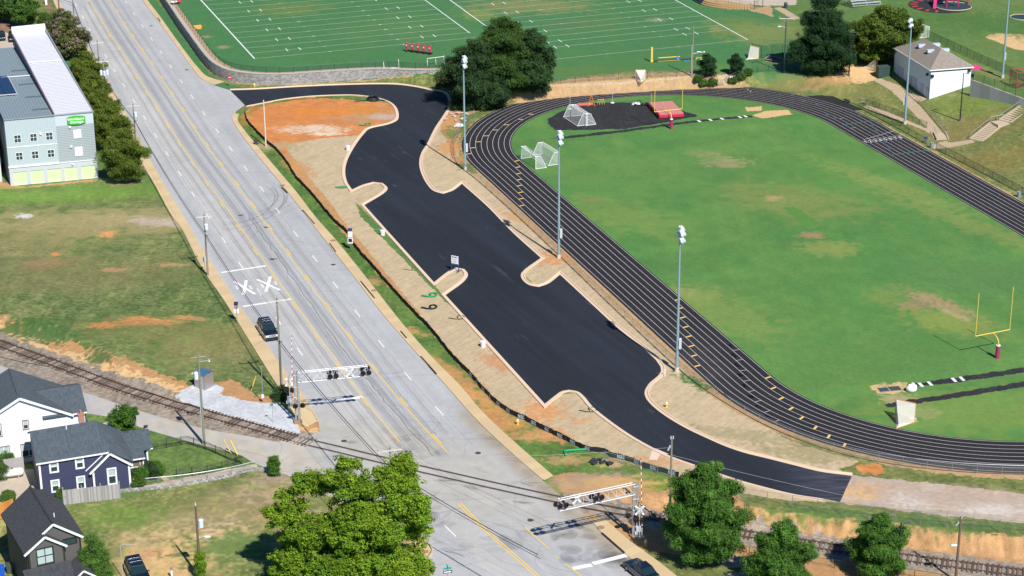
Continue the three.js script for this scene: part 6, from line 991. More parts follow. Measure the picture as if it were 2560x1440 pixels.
{ // silt fence with printed lettering
  const t = thing('silt_fence', 'black silt fence with pale printed letters beside the roadside grass', 'silt fence', [0, 0, 0]); seed(12);
  const P = smooth(silt, 0.7, false, 2).map((p) => [p[0] + rr(-0.07, 0.07), p[1] + rr(-0.07, 0.07)]), H = 0.72, wob = P.map(() => rr(-0.1, 0.06));
  let k = 0; const g = ribbon(P, [[-0.03, -0.05], [0.0, 0.3], [0.04, H]], false, (x, z) => hgt(x, z) + wob[k++ % wob.length] * 0.7); obj('fabric', g, mat([0.012, 0.012, 0.014], 0.75), t);
  const post = new THREE.CylinderGeometry(0.02, 0.02, 1.05, 5); for (const [x, z] of along(P, 2.4)) { const q = new THREE.Mesh(post, mat([0.16, 0.1, 0.07], 0.9)); q.name = 'stake'; q.position.set(x - 0.03, hgt(x, z) + 0.5, z - 0.12); t.add(q); }
  const ink = mat([0.5, 0.66, 0.74], 0.8);
  const lay = along(P, 2.55).filter((p) => { const d = polyDist(silt.slice(20), p[0], p[1]); return Math.abs(d[0]) < 0.4 && p[0] > -6; });
  for (const [x, z, a] of lay) { const s = new THREE.ShapeGeometry(font.generateShapes('NSC', 0.38), 2); s.computeBoundingBox(); s.translate(-s.boundingBox.max.x / 2, 0, 0); obj('lettering', [s.rotateX(-0.12).rotateY(a).translate(x + Math.sin(a) * 0.11, hgt(x, z) + 0.24, z + Math.cos(a) * 0.11)], ink, t); obj('underline', [box(1.0, 0.05, 0.01).rotateY(a).translate(x + Math.sin(a) * 0.11, hgt(x, z) + 0.17, z + Math.cos(a) * 0.11)], ink, t); }
}
// ---------- sports lighting ----------
function sportsLight(u, v, H, face, label, o = {}) {
  const b = o.at ?? G(u, v), t = thing('sports_light', label, 'light pole', b, face, 'tall sports lights'), grey = galvPole, lampW = mat([0.72, 0.76, 0.8], 0.35), dish = mat([0.12, 0.22, 0.3], 0.3, { metalness: 0.5 });
  obj('pole', [cyl(0.24, 0.11, H, 0, 0, 0, 12)], grey, t); obj('footing', [cyl(0.34, 0.3, 0.6, 0, 0, 0, 12)], mat([0.55, 0.47, 0.38], 0.9), t);
  obj('crossarm', [bar([-0.1, H - 0.25, -0.6], [-0.1, H - 0.25, 0.7], 0.05), bar([-0.1, H - 1.15, -0.6], [-0.1, H - 1.15, 0.7], 0.05), bar([0, H - 1.3, 0], [0, H + 0.25, 0], 0.07)], steel, t);
  for (const [y, z, x] of [[H - 0.15, -0.55, -0.05], [H - 0.3, 0.75, 0.45], [H - 1.05, -0.55, -0.25], [H - 1.25, 0.7, 0.4]]) { const f = obj('floodlight', [new THREE.SphereGeometry(0.36, 12, 8, 0, 6.3, 0, 1.75).rotateZ(-0.9).translate(x, y, z), cyl(0.13, 0.13, 0.35, x - 0.25, y - 0.05, z, 8)], lampW, t); obj('visor', [new THREE.CylinderGeometry(0.4, 0.36, 0.42, 14, 1, true).rotateZ(2.2).translate(x + 0.2, y - 0.16, z)], lampW, f); obj('reflector', [new THREE.CircleGeometry(0.33, 14).rotateY(Math.PI / 2).rotateZ(-0.95).translate(x + 0.12, y - 0.1, z)], dish, f); }
  obj('ballast_box', [box(0.26, 1.5, 0.42, 0.42, o.boxY ?? 4.2, 0.1), box(0.3, 0.1, 0.1, 0.2, (o.boxY ?? 4.2) + 0.5, 0.1), box(0.3, 0.1, 0.1, 0.2, (o.boxY ?? 4.2) - 0.5, 0.1)], mat([0.68, 0.71, 0.73], 0.4), t);
  return t;
}
sportsLight(1163, 425, 20.6, -0.35, 'tall light pole beside the bend of the drive'); sportsLight(1397, 645, 20.6, -0.35, 'tall light pole at the second kerbed island'); sportsLight(1692, 928, 20.8, -0.35, 'tall light pole at the lower corner of the car park'); sportsLight(2262, 310, 20.2, 2.6, 'tall light pole between the ramp and the field house path', { boxY: 4.4 }); sportsLight(2506, 194, 20.4, 1.2, 'tall light pole on the baseball field behind the red batting cage');
// ---------- utility poles and cables ----------
const roadA = 0.28, wood = mat([0.27, 0.22, 0.165], 0.95), woodDark = mat([0.15, 0.095, 0.07], 0.95), woodGreen = mat([0.22, 0.21, 0.15], 0.95), can = mat([0.62, 0.69, 0.74], 0.4), insul = mat([0.5, 0.5, 0.52], 0.3);
const poleTops = {};
function utilityPole(key, u, v, H, label, o = {}) {
  const b = o.at ?? G(u, v), t = thing('utility_pole', label, 'utility pole', b, o.turn ?? roadA); poleTops[key] = { b, H };
  obj('pole', [cyl(o.r ?? 0.17, 0.11, H, 0, -0.2, 0, 9)], o.m ?? wood, t);
  if (o.arm) { const y = H - 0.55, w = o.arm; obj('crossarm', [box(w * 2, 0.14, 0.11, 0, y, 0.16), bar([-w * 0.55, y, 0.16], [0, y - 0.6, 0.12], 0.02), bar([w * 0.55, y, 0.16], [0, y - 0.6, 0.12], 0.02)], mat([0.58, 0.55, 0.5], 0.9), t); for (const x of [-w * 0.95, w * 0.95]) obj('insulator', [cyl(0.06, 0.05, 0.25, x, y + 0.08, 0.16, 8), bar([x, y, 0.1], [x + 0.02, y - 0.15, -0.6], 0.04)], insul, t); obj('insulator', [cyl(0.05, 0.04, 0.3, 0, H - 0.2, 0, 8)], insul, t); }
  for (const [x, y, z] of o.cans ?? []) { const c = obj('transformer', [cyl(0.28, 0.28, 0.85, x, y, z, 12), cyl(0.29, 0.2, 0.1, x, y + 0.85, z, 12)], can, t); obj('bushing', [cyl(0.05, 0.05, 0.22, x + 0.1, y + 0.93, z, 6), bar([0, y + 0.4, 0], [x, y + 0.4, z], 0.05)], insul, c); }
  if (o.conduit) obj('conduit', [bar([-0.2, 0, 0.05], [-0.15, H * 0.62, 0.05], 0.05)], mat([0.5, 0.62, 0.63], 0.4), t);
  if (o.lamp) { const [x, y] = o.lamp; const l = obj('street_lamp', [bar([0, y, 0], [x, y + 0.25, 0.1], 0.035), rbox(0.7, 0.22, 0.32, 0.08, x + 0.2 * Math.sign(x), y + 0.2, 0.1)], can, t); obj('lamp_lens', [box(0.45, 0.05, 0.24, x + 0.22 * Math.sign(x), y + 0.075, 0.1)], glassBlind, l); }
  if (o.rack) obj('cable_bracket', [box(0.1, 0.5, 0.12, 0.05, o.rack, 0.18), bar([0, o.rack, 0], [0.5, o.rack + 0.05, 0.15], 0.03)], blackM, t);
  if (o.post) o.post(t, H);
  return t;
}
utilityPole('a', 152, 70, 11.2, 'wooden pole beyond the crape myrtles', { m: woodDark }); utilityPole('b', 189, 84, 10.4, 'wooden pole with crossarm above the pink crape myrtle', { arm: 1.55 });
utilityPole('c', 253, 224, 10.3, 'wooden pole with crossarm beside the stub pole', { arm: 1.35, rack: 6.6 }); utilityPole('d', 268, 277, 10.5, 'wooden pole carrying three pale transformers', { arm: 1.4, cans: [[-0.55, 7.3, 0.15], [0.0, 7.2, 0.45], [0.62, 7.3, 0.15]], rack: 6.4 });
utilityPole('stub', 258, 246, 6.3, 'short wooden stub pole beside the transformer pole', { m: woodDark }); utilityPole('e', 341, 372, 8.8, 'wooden pole with one transformer behind the olive trees', { arm: 1.25, cans: [[0.3, 6.2, 0.3]], rack: 5.4 });
utilityPole('f', 520, 690, 10.3, 'wooden pole with crossarm beside the stop line', { arm: 1.3, cans: [[0.18, 7.7, 0.3]], rack: 6.6 }); utilityPole('g', 705, 992, 14.4, 'tall wooden pole rising beside the black vehicle', { arm: 1.35, rack: 8.0, m: woodGreen, r: 0.2 });
utilityPole('h', 982, 1338, 11.5, 'wooden pole with white crossarm poking through the large tree', { arm: 1.45, rack: 8.4 });
utilityPole('i', 511, 1112, 12.5, 'pale treated pole standing between the sidings street and railway', { m: woodGreen, r: 0.2, conduit: true, cans: [[-0.42, 9.2, 0.1]], turn: 0, post: (t, H) => obj('bracket', [bar([-1.0, H - 0.5, 0], [0.8, H - 0.25, 0], 0.035), bar([0, H - 1, 0], [1.3, H - 0.75, 0.2], 0.04), cyl(0.16, 0.1, 0.3, 1.35, H - 0.9, 0.2, 8)], insul, t) });
utilityPole('j', 502, 1448, 9.4, 'dark wooden pole with white transformer on the front lawn', { m: woodDark, turn: 0, cans: [[0.5, 6.7, 0.25]], lamp: [0.9, 5.2], post: (t, H) => obj('pole_cap', [cyl(0.1, 0.06, 0.4, 0, H - 0.2, 0, 8)], insul, t) });
utilityPole('k', 1674, 1322, 11.9, 'treated wooden pole rising behind the roadside oak', { m: woodGreen, turn: 0.1, post: (t, H) => { obj('insulator', [cyl(0.09, 0.07, 0.35, -0.12, H - 0.2, 0.1, 8), cyl(0.09, 0.07, 0.35, 0.14, H - 0.2, 0.1, 8), bar([-0.45, H - 1.6, 0.2], [-0.2, H - 1.0, 0.2], 0.11)], insul, t); } });
utilityPole('l', 2389, 1452, 8.3, 'dark pole with white street lamp below the clay bank', { m: woodDark, r: 0.19, turn: 0, lamp: [-0.35, 4.4], post: (t, H) => obj('insulator', [bar([0, H - 0.4, 0.1], [0.3, H + 0.1, 0.1], 0.06), bar([-0.5, H - 1.2, 0.15], [-0.2, H - 0.8, 0.15], 0.09)], insul, t) });
utilityPole('m', 1730, 193, 10.6, 'bare wooden pole with light arm at the practice field', { m: wood, turn: -0.2, conduit: true, post: (t) => obj('light_arm', [bar([0.1, 4.9, 0], [2.2, 5.3, 0], 0.05), rbox(0.9, 0.22, 0.3, 0.08, 1.3, 5.3, 0), rbox(0.4, 0.2, 0.3, 0.08, 2.3, 5.35, 0)], white, t) });
utilityPole('n', 1960, 182, 11.8, 'dark wooden pole with crossarm and lamp beside the evergreen', { m: mat([0.05, 0.075, 0.085], 0.9), arm: 1.4, turn: -0.1, lamp: [-1.1, 9.4] });
for (const [u, v, H, l, f] of [[2122, 190, 9.0, 'slim black lamp post beside the tall evergreen', 0], [2400, 302, 9.2, 'slim black lamp post on the slope by the field house', 0], [2243, 1452, 7.3, 'slim dark lamp post beside the pointed oak', 0]]) { const t = thing('lamp_post', l, 'lamp post', G(u, v), f); obj('pole', [cyl(0.15, 0.08, H, 0, 0, 0, 8)], mat([0.02, 0.03, 0.035], 0.5), t); obj('lamp_head', [bar([0, H - 0.1, 0], [0.75, H, 0], 0.04), box(0.6, 0.1, 0.26, 0.75, H, 0)], mat([0.08, 0.1, 0.11], 0.4), t); obj('base', [cyl(0.28, 0.25, 0.35, 0, 0, 0, 8)], mat([0.12, 0.12, 0.12], 0.8), t); }
{ const t = thing('bare_pole', 'plain pale pole standing beside the orange clay mound', 'pole', G(665, 366)); obj('pole', [cyl(0.14, 0.1, 8.8, 0, 0, 0, 9)], mat([0.62, 0.56, 0.48], 0.8), t); obj('pole_cap', [cyl(0.11, 0.09, 0.08, 0, 8.8, 0, 9)], insul, t); }
const cableM = mat([0.02, 0.02, 0.022], 0.7), wireM = mat([0.10, 0.10, 0.105], 0.5);
function cable(keys, hs, side, r, label, m = cableM, extra = []) {
  const pts = [], nodes = keys.map((k, i) => { const p = poleTops[k]; return V(p.b.x + Math.cos(roadA) * side, p.b.y + (Array.isArray(hs) ? hs[i] : p.H + hs), p.b.z - Math.sin(roadA) * side + 0.1); }).concat(extra);
  for (let i = 0; i < nodes.length - 1; i++) { const a = nodes[i], b = nodes[i + 1], sag = a.distanceTo(b) * 0.012; for (let k = 0; k < 12; k++) { const t = k / 12, p = a.clone().lerp(b, t); p.y -= 4 * sag * t * (1 - t); pts.push(p); } }
  pts.push(nodes[nodes.length - 1]);
  tag(obj('overhead_cable', pipe(pts, r, 5), m, scene), label, 'cable', 'overhead cables');
}
const off1 = G0(1345, 1560), off2 = G0(1400, 1560);
cable(['a', 'b', 'd', 'e', 'f', 'g', 'h'], [7, 6.9, 6.4, 5.5, 6.8, 8.1, 8.5], 0.12, 0.045, 'thick black communication cable strung along the roadside poles', cableM, [V(off1[0], 8.4, off1[1])]);
cable(['a', 'b', 'd', 'e', 'f', 'g', 'h'], [6.4, 6.3, 5.9, 5.1, 6.2, 7.5, 8.0], 0.2, 0.03, 'second lower communication cable under the thick black one', cableM, [V(off1[0] + 0.3, 7.9, off1[1])]);
for (const [s, l] of [[-1.25, 'thin power wire on the lot side of the crossarms'], [1.25, 'thin power wire on the road side of the crossarms'], [0, 'thin power wire along the pole tops']]) cable(['a', 'b', 'c', 'd', 'e', 'f', 'g', 'h'], s ? -0.35 : 0.1, s, 0.011, l, wireM, [V(off2[0] + s, 11, off2[1])]);
cable(['k', 'l'], [9.6, 8.0], 0.1, 0.016, 'thin wire from the treated pole over the clay bank', mat([0.4, 0.4, 0.42], 0.4)); cable(['k', 'h'], [10.6, 10.0], 0.05, 0.014, 'thin wire crossing the road to the treated pole', mat([0.4, 0.4, 0.42], 0.4));
cable(['i', 'g'], [9.8, 9.6], 0, 0.014, 'service wire between the railway pole and the tall roadside pole', wireM); cable(['j', 'h'], [6.2, 8], 0, 0.014, 'service wire from the lawn pole into the large tree', wireM);

// ---------- level crossing equipment ----------
const alu = mat([0.66, 0.67, 0.69], 0.4, { metalness: 0.45 }), aluW = mat([0.78, 0.78, 0.79], 0.45), lens = mat([0.10, 0.012, 0.012], 0.15), signW = mat([0.82, 0.82, 0.82], 0.5), redT = mat([0.55, 0.03, 0.02], 0.5);
function flasher(parent, x, y, z, f) { const h = obj('signal_light', [new THREE.CylinderGeometry(0.36, 0.36, 0.03, 18).rotateX(Math.PI / 2).translate(x, y, z), new THREE.CylinderGeometry(0.2, 0.2, 0.25, 14, 1, true).rotateX(Math.PI / 2).translate(x, y, z + 0.12 * f), new THREE.CylinderGeometry(0.16, 0.12, 0.25, 12).rotateX(Math.PI / 2).translate(x, y, z - 0.13 * f)], blackM, parent); obj('lens', [new THREE.CircleGeometry(0.19, 14).rotateY(f < 0 ? Math.PI : 0).translate(x, y, z + 0.02 * f)], lens, h); }
function crossbuck(parent, x, y, z) { const c = obj('crossbuck', [-1, 1].map((s, i) => new THREE.BoxGeometry(1.5, 0.24, 0.03).rotateZ(s * 0.85).translate(x, y, z + i * 0.032)), signW, parent); const w = (s, a) => { const g = new THREE.ShapeGeometry(font.generateShapes(s, 0.13), 2); g.computeBoundingBox(); return g.translate(-g.boundingBox.max.x / 2, -0.065, 0).rotateZ(a).translate(x, y, z + 0.05); }; obj('lettering', [w('RAIL   ROAD', 0.85), w('CROSSING', -0.85).translate(0, 0, -0.002)], blackM, c); }
function cantilever(base, end, H, label, dir) {
  const dx = end[0] - base[0], dz = end[1] - base[1], L = Math.hypot(dx, dz), t = thing('crossing_cantilever', label, 'railway signal', [base[0], 0, base[1]], Math.atan2(-dz, dx)), h = 1.35, w = 0.45, y1 = H - 0.1, y0 = y1 - h;
  obj('mast', [cyl(0.17, 0.17, H, 0, 0, 0, 12), cyl(0.12, 0.12, H, -0.42, 0, -0.1, 10)], mat([0.5, 0.51, 0.52], 0.35, { metalness: 0.6 }), t); obj('base_plate', [rbox(1.1, 0.3, 0.9, 0.05, -0.2, 0.15, 0)], mat([0.3, 0.2, 0.12], 0.9), t);
  obj('mast_clamp', [0.3, 0.5, 0.7, 0.93].map((k) => box(0.75, 0.08, 0.4, -0.2, H * k, -0.05)), alu, t);
  obj('chord', [...[w / 2, -w / 2].map((z) => bar([0, y1, z], [L, y1, z], 0.05)), bar([0, y0, w / 2], [L, y0, w / 2], 0.05), bar([0, y0, -w / 2], [L, y0, -w / 2], 0.05)], aluW, t);
  const n = 9; for (let i = 0; i < n; i++) { const a = L * i / n, b = L * (i + 1) / n; obj('truss_web', [bar([a, y0, w / 2], [b, y1, w / 2], 0.022, 5), bar([a, y0, -w / 2], [b, y1, -w / 2], 0.022, 5), bar([b, y0, w / 2], [b, y1, w / 2], 0.02, 5), bar([b, y0, -w / 2], [b, y0, w / 2], 0.02, 5), bar([b, y1, -w / 2], [b, y1, w / 2], 0.02, 5)], aluW, t); }
  obj('walkway', [box(L - 0.4, 0.03, w * 0.8, L / 2, y0 + 0.05, 0)], mat([0.45, 0.46, 0.47], 0.6, { transparent: true, opacity: 0.45 }), t);
  for (const x of [L * 0.5, L * 0.97]) { for (const s of [-0.38, 0.38]) { flasher(t, x + s, y0 + 0.55, w / 2 + 0.3, 1); flasher(t, x + s, y0 + 0.75, -w / 2 - 0.3, -1); } obj('signal_arm', [bar([x, y0, 0], [x, y1 + 0.3, 0], 0.04), bar([x - 0.5, y0 + 0.55, w / 2 + 0.15], [x + 0.5, y0 + 0.55, w / 2 + 0.15], 0.03)], alu, t); }
  crossbuck(t, L * 0.74, y0 + 0.75, w / 2 + 0.16); for (const s of [-0.5, 0.45]) flasher(t, s, 2.6, 0.5, 1);
  return t;
}
function gate(base, label, lean, turn) {
  const t = thing('crossing_gate', label, 'railway gate', [base[0], hgt(base[0], base[1]), base[1]], turn);
  obj('mast', [cyl(0.07, 0.06, 4.6, 0, 0, 0, 10)], alu, t); obj('base', [rbox(0.7, 0.25, 0.7, 0.04, 0, 0.12, 0)], mat([0.4, 0.36, 0.3], 0.9), t); obj('mechanism', [rbox(0.55, 0.75, 0.5, 0.06, -0.1, 1.15, -0.25), box(0.3, 0.4, 0.3, -0.35, 0.65, -0.2)], mat([0.5, 0.53, 0.56], 0.4), t);
  crossbuck(t, 0, 3.7, 0.1); for (const s of [-0.4, 0.4]) { flasher(t, s, 2.5, 0.2, 1); flasher(t, s, 2.5, -0.2, -1); } obj('signal_arm', [bar([-0.5, 2.5, 0], [0.5, 2.5, 0], 0.03)], alu, t);
  const arm = new THREE.Group(); arm.name = 'gate_arm'; arm.position.set(0.32, 1.2, -0.1); arm.rotation.z = -lean; t.add(arm);
  const n = 22, l = 8.9 / n; for (let i = 0; i < n; i++) obj('arm_segment', box(0.11 - i * 0.002, l, 0.04, 0, l * (i + 0.5), 0), i % 2 ? aluW : redT, arm); for (const y of [3, 6, 8.9]) obj('arm_lamp', [cyl(0.07, 0.07, 0.12, 0, y, 0.05, 8)], redT, arm);
  obj('counterweight', [box(0.12, 1.2, 0.1, 0.3, 0.7, -0.1), box(0.3, 0.35, 0.16, 0.3, 0.25, -0.1)], alu, t);
}
cantilever(G0(749, 1056), G0(918, 914, 7.1), 7.2, 'silver signal cantilever reaching over the road from the white gravel', 1); cantilever(G0(1583, 1342), G0(1397, 1247, 7.0), 7.0, 'silver signal cantilever reaching over the road from the roadside oak', -1);
gate(G0(726, 1018), 'raised red and white gate arm beside the white gravel patch', 0.035, 0.1); gate(G0(1598, 1346), 'raised red and white gate arm beside the roadside oak', -0.03, 0.0);
{ // equipment hut
  const a = G0(514, 978), t = thing('equipment_hut', 'small silver railway equipment hut with arched blue roof', 'hut', [-42.9, 0, -250.13], -0.5675), cor = mat([0.42, 0.40, 0.40], 0.35, { metalness: 0.6, bumpMap: vrib, bumpScale: 0.02 });
  obj('wall', [box(1.8, 2.25, 0.05, 0.9, 1.2, 0), box(0.05, 2.25, 1.8, 0.02, 1.2, -0.9), box(0.05, 2.25, 1.8, 1.78, 1.2, -0.9), box(1.8, 2.25, 0.05, 0.9, 1.2, -1.8)].map(metreUV), cor, t);
  obj('roof', [new THREE.CylinderGeometry(2.1, 2.1, 2.0, 20, 1, false, -0.47, 0.94).rotateZ(Math.PI / 2).rotateX(-Math.PI / 2).rotateY(0).translate(0.9, 0.6, -0.9)], mat([0.10, 0.25, 0.42], 0.35, { metalness: 0.5 }), t);
  obj('roof_panel', [slabQ([-0.08, 2.3, 0.1], [1.9, 2.3, 0.1], [1.9, 2.55, -0.9], [-0.08, 2.55, -0.9], 0.05), slabQ([-0.08, 2.55, -0.9], [1.9, 2.55, -0.9], [1.9, 2.3, -1.9], [-0.08, 2.3, -1.9], 0.05)], mat([0.10, 0.25, 0.42], 0.35, { metalness: 0.5 }), t);
  t.children.splice(t.children.findIndex((c) => c.name === 'roof'), 1);
  obj('base', [box(1.9, 0.15, 1.9, 0.9, 0.06, -0.9)], mat([0.5, 0.47, 0.42], 0.9), t); obj('door', [box(0.75, 1.85, 0.04, 1.1, 1.05, 0.04)], mat([0.5, 0.48, 0.48], 0.4, { metalness: 0.4 }), t); obj('meter_box', [box(0.4, 0.5, 0.25, -0.15, 1.6, -0.5), box(0.7, 0.05, 0.5, -0.3, 1.95, -0.4)], white, t);
}
console.log('infrastructure');
// ---------- vehicles ----------
function vehicle(name, label, cat, pos, turn, o) {
  const t = thing(name, label, cat, pos, turn), L = o.L, W = o.W, H = o.H, bh = o.belt, paint = new THREE.MeshPhysicalMaterial({ color: col(o.c), roughness: 0.3, clearcoat: 1, clearcoatRoughness: 0.04, metalness: 0.2 }), gl = mat([0.012, 0.03, 0.035], 0.04), chrome = mat([0.62, 0.62, 0.64], 0.15, { metalness: 1 }), tyre = mat([0.012, 0.012, 0.013], 0.9), rim = mat([0.35, 0.35, 0.36], 0.3, { metalness: 0.8 });
  const wr = o.wr, fx = L * 0.315, rx = -L * 0.3;   // front at +x
  const s = new THREE.Shape(); s.moveTo(-L / 2 + 0.12, 0.34); s.lineTo(-L / 2, 0.5); s.lineTo(-L / 2 + 0.02, bh * 0.86); s.lineTo(-L / 2 + 0.1, bh); s.lineTo(o.hood, bh); s.quadraticCurveTo(L / 2 - 0.5, bh - 0.02, L / 2 - 0.18, bh * 0.84); s.lineTo(L / 2, bh * 0.62); s.lineTo(L / 2, 0.42); s.lineTo(L / 2 - 0.1, 0.3);
  s.lineTo(fx + wr + 0.08, 0.28); s.absarc(fx, 0.34, wr + 0.07, -0.1, Math.PI + 0.1, false); s.lineTo(rx + wr + 0.07, 0.28); s.absarc(rx, 0.34, wr + 0.07, -0.1, Math.PI + 0.1, false); s.closePath();
  obj('body', [new THREE.ExtrudeGeometry(s, { depth: W - 0.24, bevelEnabled: true, bevelSize: 0.06, bevelThickness: 0.12, bevelSegments: 3, curveSegments: 10 }).translate(0, 0, -(W - 0.24) / 2)], paint, t);
  const prism = (B, T) => { const g = new THREE.BufferGeometry(), P = [[B[0], bh - 0.03, B[2]], [B[1], bh - 0.03, B[2]], [B[1], bh - 0.03, -B[2]], [B[0], bh - 0.03, -B[2]], [T[0], H, T[2]], [T[1], H, T[2]], [T[1], H, -T[2]], [T[0], H, -T[2]]], F = [[0, 1, 5], [0, 5, 4], [1, 2, 6], [1, 6, 5], [2, 3, 7], [2, 7, 6], [3, 0, 4], [3, 4, 7], [4, 5, 6], [4, 6, 7]]; g.setAttribute('position', new THREE.Float32BufferAttribute(F.flat().map((i) => P[i]).flat(), 3)); g.setAttribute('uv', new THREE.Float32BufferAttribute(new Float32Array(F.length * 6), 2)); g.computeVertexNormals(); return g; };
  const B = [o.cb, o.cf, W / 2 - 0.08], T = [o.tb, o.tf, W / 2 - 0.26];
  obj('cabin', [prism(B, T)], gl, t);
  const pil = (x0, x1) => [1, -1].map((k) => bar([x0, bh - 0.02, k * (B[2] + 0.005)], [x1, H - 0.02, k * (T[2] + 0.005)], 0.045, 5));
  obj('pillar', [...pil(B[1], T[1]), ...pil(B[0], T[0]), ...pil(lerp(B[0], B[1], 0.52), lerp(T[0], T[1], 0.5)), ...(o.suv ? pil(lerp(B[0], B[1], 0.2), lerp(T[0], T[1], 0.18)) : [])], paint, t);
  obj('roof', [rbox(T[1] - T[0] + 0.06, 0.09, 2 * T[2] + 0.06, 0.04, (T[0] + T[1]) / 2, H + 0.01, 0)], paint, t);
  if (o.rails) obj('roof_rail', [1, -1].map((k) => bar([T[0] + 0.2, H + 0.1, k * (T[2] - 0.1)], [T[1] - 0.3, H + 0.1, k * (T[2] - 0.1)], 0.025)).concat([0.35, 0.65].map((q) => bar([lerp(T[0], T[1], q), H + 0.12, -T[2] + 0.1], [lerp(T[0], T[1], q), H + 0.12, T[2] - 0.1], 0.025))), chrome, t);
  for (const x of [fx, rx]) for (const k of [1, -1]) { const w = obj('wheel', [new THREE.CylinderGeometry(wr, wr, 0.22, 20).rotateX(Math.PI / 2).translate(x, wr, k * (W / 2 - 0.13))], tyre, t); obj('rim', [new THREE.CylinderGeometry(wr * 0.62, wr * 0.62, 0.03, 16).rotateX(Math.PI / 2).translate(x, wr, k * (W / 2 - 0.01))], rim, w); }
  for (const k of [1, -1]) { obj('headlight', [rbox(0.12, 0.16, 0.36, 0.03, L / 2 - 0.08, bh * 0.74, k * (W / 2 - 0.3))], mat([0.7, 0.72, 0.74], 0.1), t); obj('tail_light', [rbox(0.1, 0.3, 0.2, 0.03, -L / 2 + 0.02, bh * 0.8, k * (W / 2 - 0.2))], mat([0.35, 0.01, 0.01], 0.2), t); obj('mirror', [rbox(0.16, 0.16, 0.24, 0.04, B[1] - 0.35, bh + 0.06, k * (W / 2 + 0.08))], paint, t); obj('door_trim', [bar([rx + wr + 0.1, 0.5, k * (W / 2 + 0.005)], [fx - wr - 0.1, 0.5, k * (W / 2 + 0.005)], 0.03), bar([B[0] + 0.2, bh + 0.02, k * (B[2] + 0.02)], [B[1] - 0.2, bh + 0.02, k * (B[2] + 0.02)], 0.015)], chrome, t); }
  obj('grille', [rbox(0.06, o.grille ?? 0.28, W * 0.42, 0.02, L / 2 - 0.01, bh * 0.66, 0)], chrome, t); obj('bumper', [rbox(0.2, 0.2, W - 0.1, 0.06, L / 2 - 0.04, 0.42, 0), rbox(0.2, 0.22, W - 0.1, 0.06, -L / 2 + 0.04, 0.48, 0)], mat([0.02, 0.02, 0.022], 0.6), t);
  return t;
}
const SUV = { L: 5.3, W: 2.02, H: 1.88, belt: 1.13, hood: 1.0, cb: -2.45, cf: 1.15, tb: -2.25, tf: 0.35, wr: 0.4, suv: true, rails: true, grille: 0.42 };
const headRoad = (u, v, u2, v2) => { const a = G(u, v), b = G(u2, v2); return Math.atan2(-(b.z - a.z), b.x - a.x); };
{ const p = G(670, 838); vehicle('sport_utility_vehicle', 'black sport utility vehicle driving towards the crossing', 'vehicle', [p.x, 0.04, p.z], headRoad(638, 790, 690, 868), { ...SUV, c: [0.008, 0.014, 0.03] }); }
{ const p = G(1602, 1438); vehicle('car', 'black car waiting behind the stop line by the oak', 'car', [p.x, 0.04, p.z], headRoad(1640, 1470, 1560, 1404), { L: 4.8, W: 1.9, H: 1.5, belt: 0.95, hood: 1.0, cb: -2.0, cf: 1.05, tb: -1.2, tf: 0.15, wr: 0.34, c: [0.006, 0.012, 0.03] }); }
{ const p = G(345, 1447); vehicle('sport_utility_vehicle', 'dark sport utility vehicle parked on the front lawn', 'vehicle', [p.x, 0.02, p.z], headRoad(330, 1405, 362, 1470), { ...SUV, L: 4.9, H: 1.8, c: [0.008, 0.014, 0.028] }); }
{ const p = G(3, 97); vehicle('car', 'dark car parked by the mulch bed', 'car', [p.x, 0.02, p.z], headRoad(3, 80, 6, 100), { L: 4.7, W: 1.85, H: 1.48, belt: 0.95, hood: 1.0, cb: -2.0, cf: 1.05, tb: -1.2, tf: 0.15, wr: 0.34, c: [0.01, 0.014, 0.03] }); }
{ const p = G(33, 100); vehicle('car', 'black car half hidden behind the storage roof', 'car', [p.x, 0.02, p.z], headRoad(33, 82, 36, 102), { L: 4.7, W: 1.85, H: 1.6, belt: 1.0, hood: 1.0, cb: -2.1, cf: 1.05, tb: -1.7, tf: 0.2, wr: 0.35, c: [0.008, 0.008, 0.01] }); }

// ---------- goals and field equipment ----------
const yellowP = mat([0.72, 0.52, 0.10], 0.5), padRed = mat([0.36, 0.025, 0.11], 0.6), netM = new THREE.MeshStandardMaterial({ color: col([0.75, 0.76, 0.74]), roughness: 0.9, transparent: true, opacity: 0.3, side: THREE.DoubleSide });
function goalPost(u, v, turn, label) {
  const t = thing('goal_post', label, 'goal post', G(u, v), turn), yb = 3.2, w = 2.85 * 1.0, dz = -1.5; // crossbar stands ahead of the post
  obj('gooseneck', [...pipe(curvePts([[0, 1.2, 0], [0, 2.3, 0], [0, 2.95, -0.5], [0, yb, dz]], 10), 0.085, 8)], yellowP, t); obj('crossbar', [bar([-w, yb, dz], [w, yb, dz], 0.075, 8)], yellowP, t); for (const x of [-w, w]) obj('upright', [bar([x, yb, dz], [x, yb + 6.4, dz], 0.06, 8)], yellowP, t); obj('pad', [cyl(0.3, 0.3, 1.85, 0, 0.02, 0, 14)], padRed, t); obj('pad_collar', [cyl(0.31, 0.31, 0.12, 0, 1.85, 0, 14)], white, t);
}
{ const axis = Math.atan2(-tax, taz); goalPost(2493, 895, headRoad(2428, 846, 2532, 826), 'yellow goal post with purple pad by the jump runways'); goalPost(1678, 322, headRoad(1645, 297, 1733, 287) , 'yellow goal post standing beside the red landing mat'); }
const quadG = (...P) => { const g = new THREE.BufferGeometry(), [a, b, c, d] = P; g.setAttribute('position', new THREE.Float32BufferAttribute([...a, ...b, ...c, ...a, ...c, ...d], 3)); g.setAttribute('uv', new THREE.Float32BufferAttribute(new Float32Array(12), 2)); g.computeVertexNormals(); return g; };
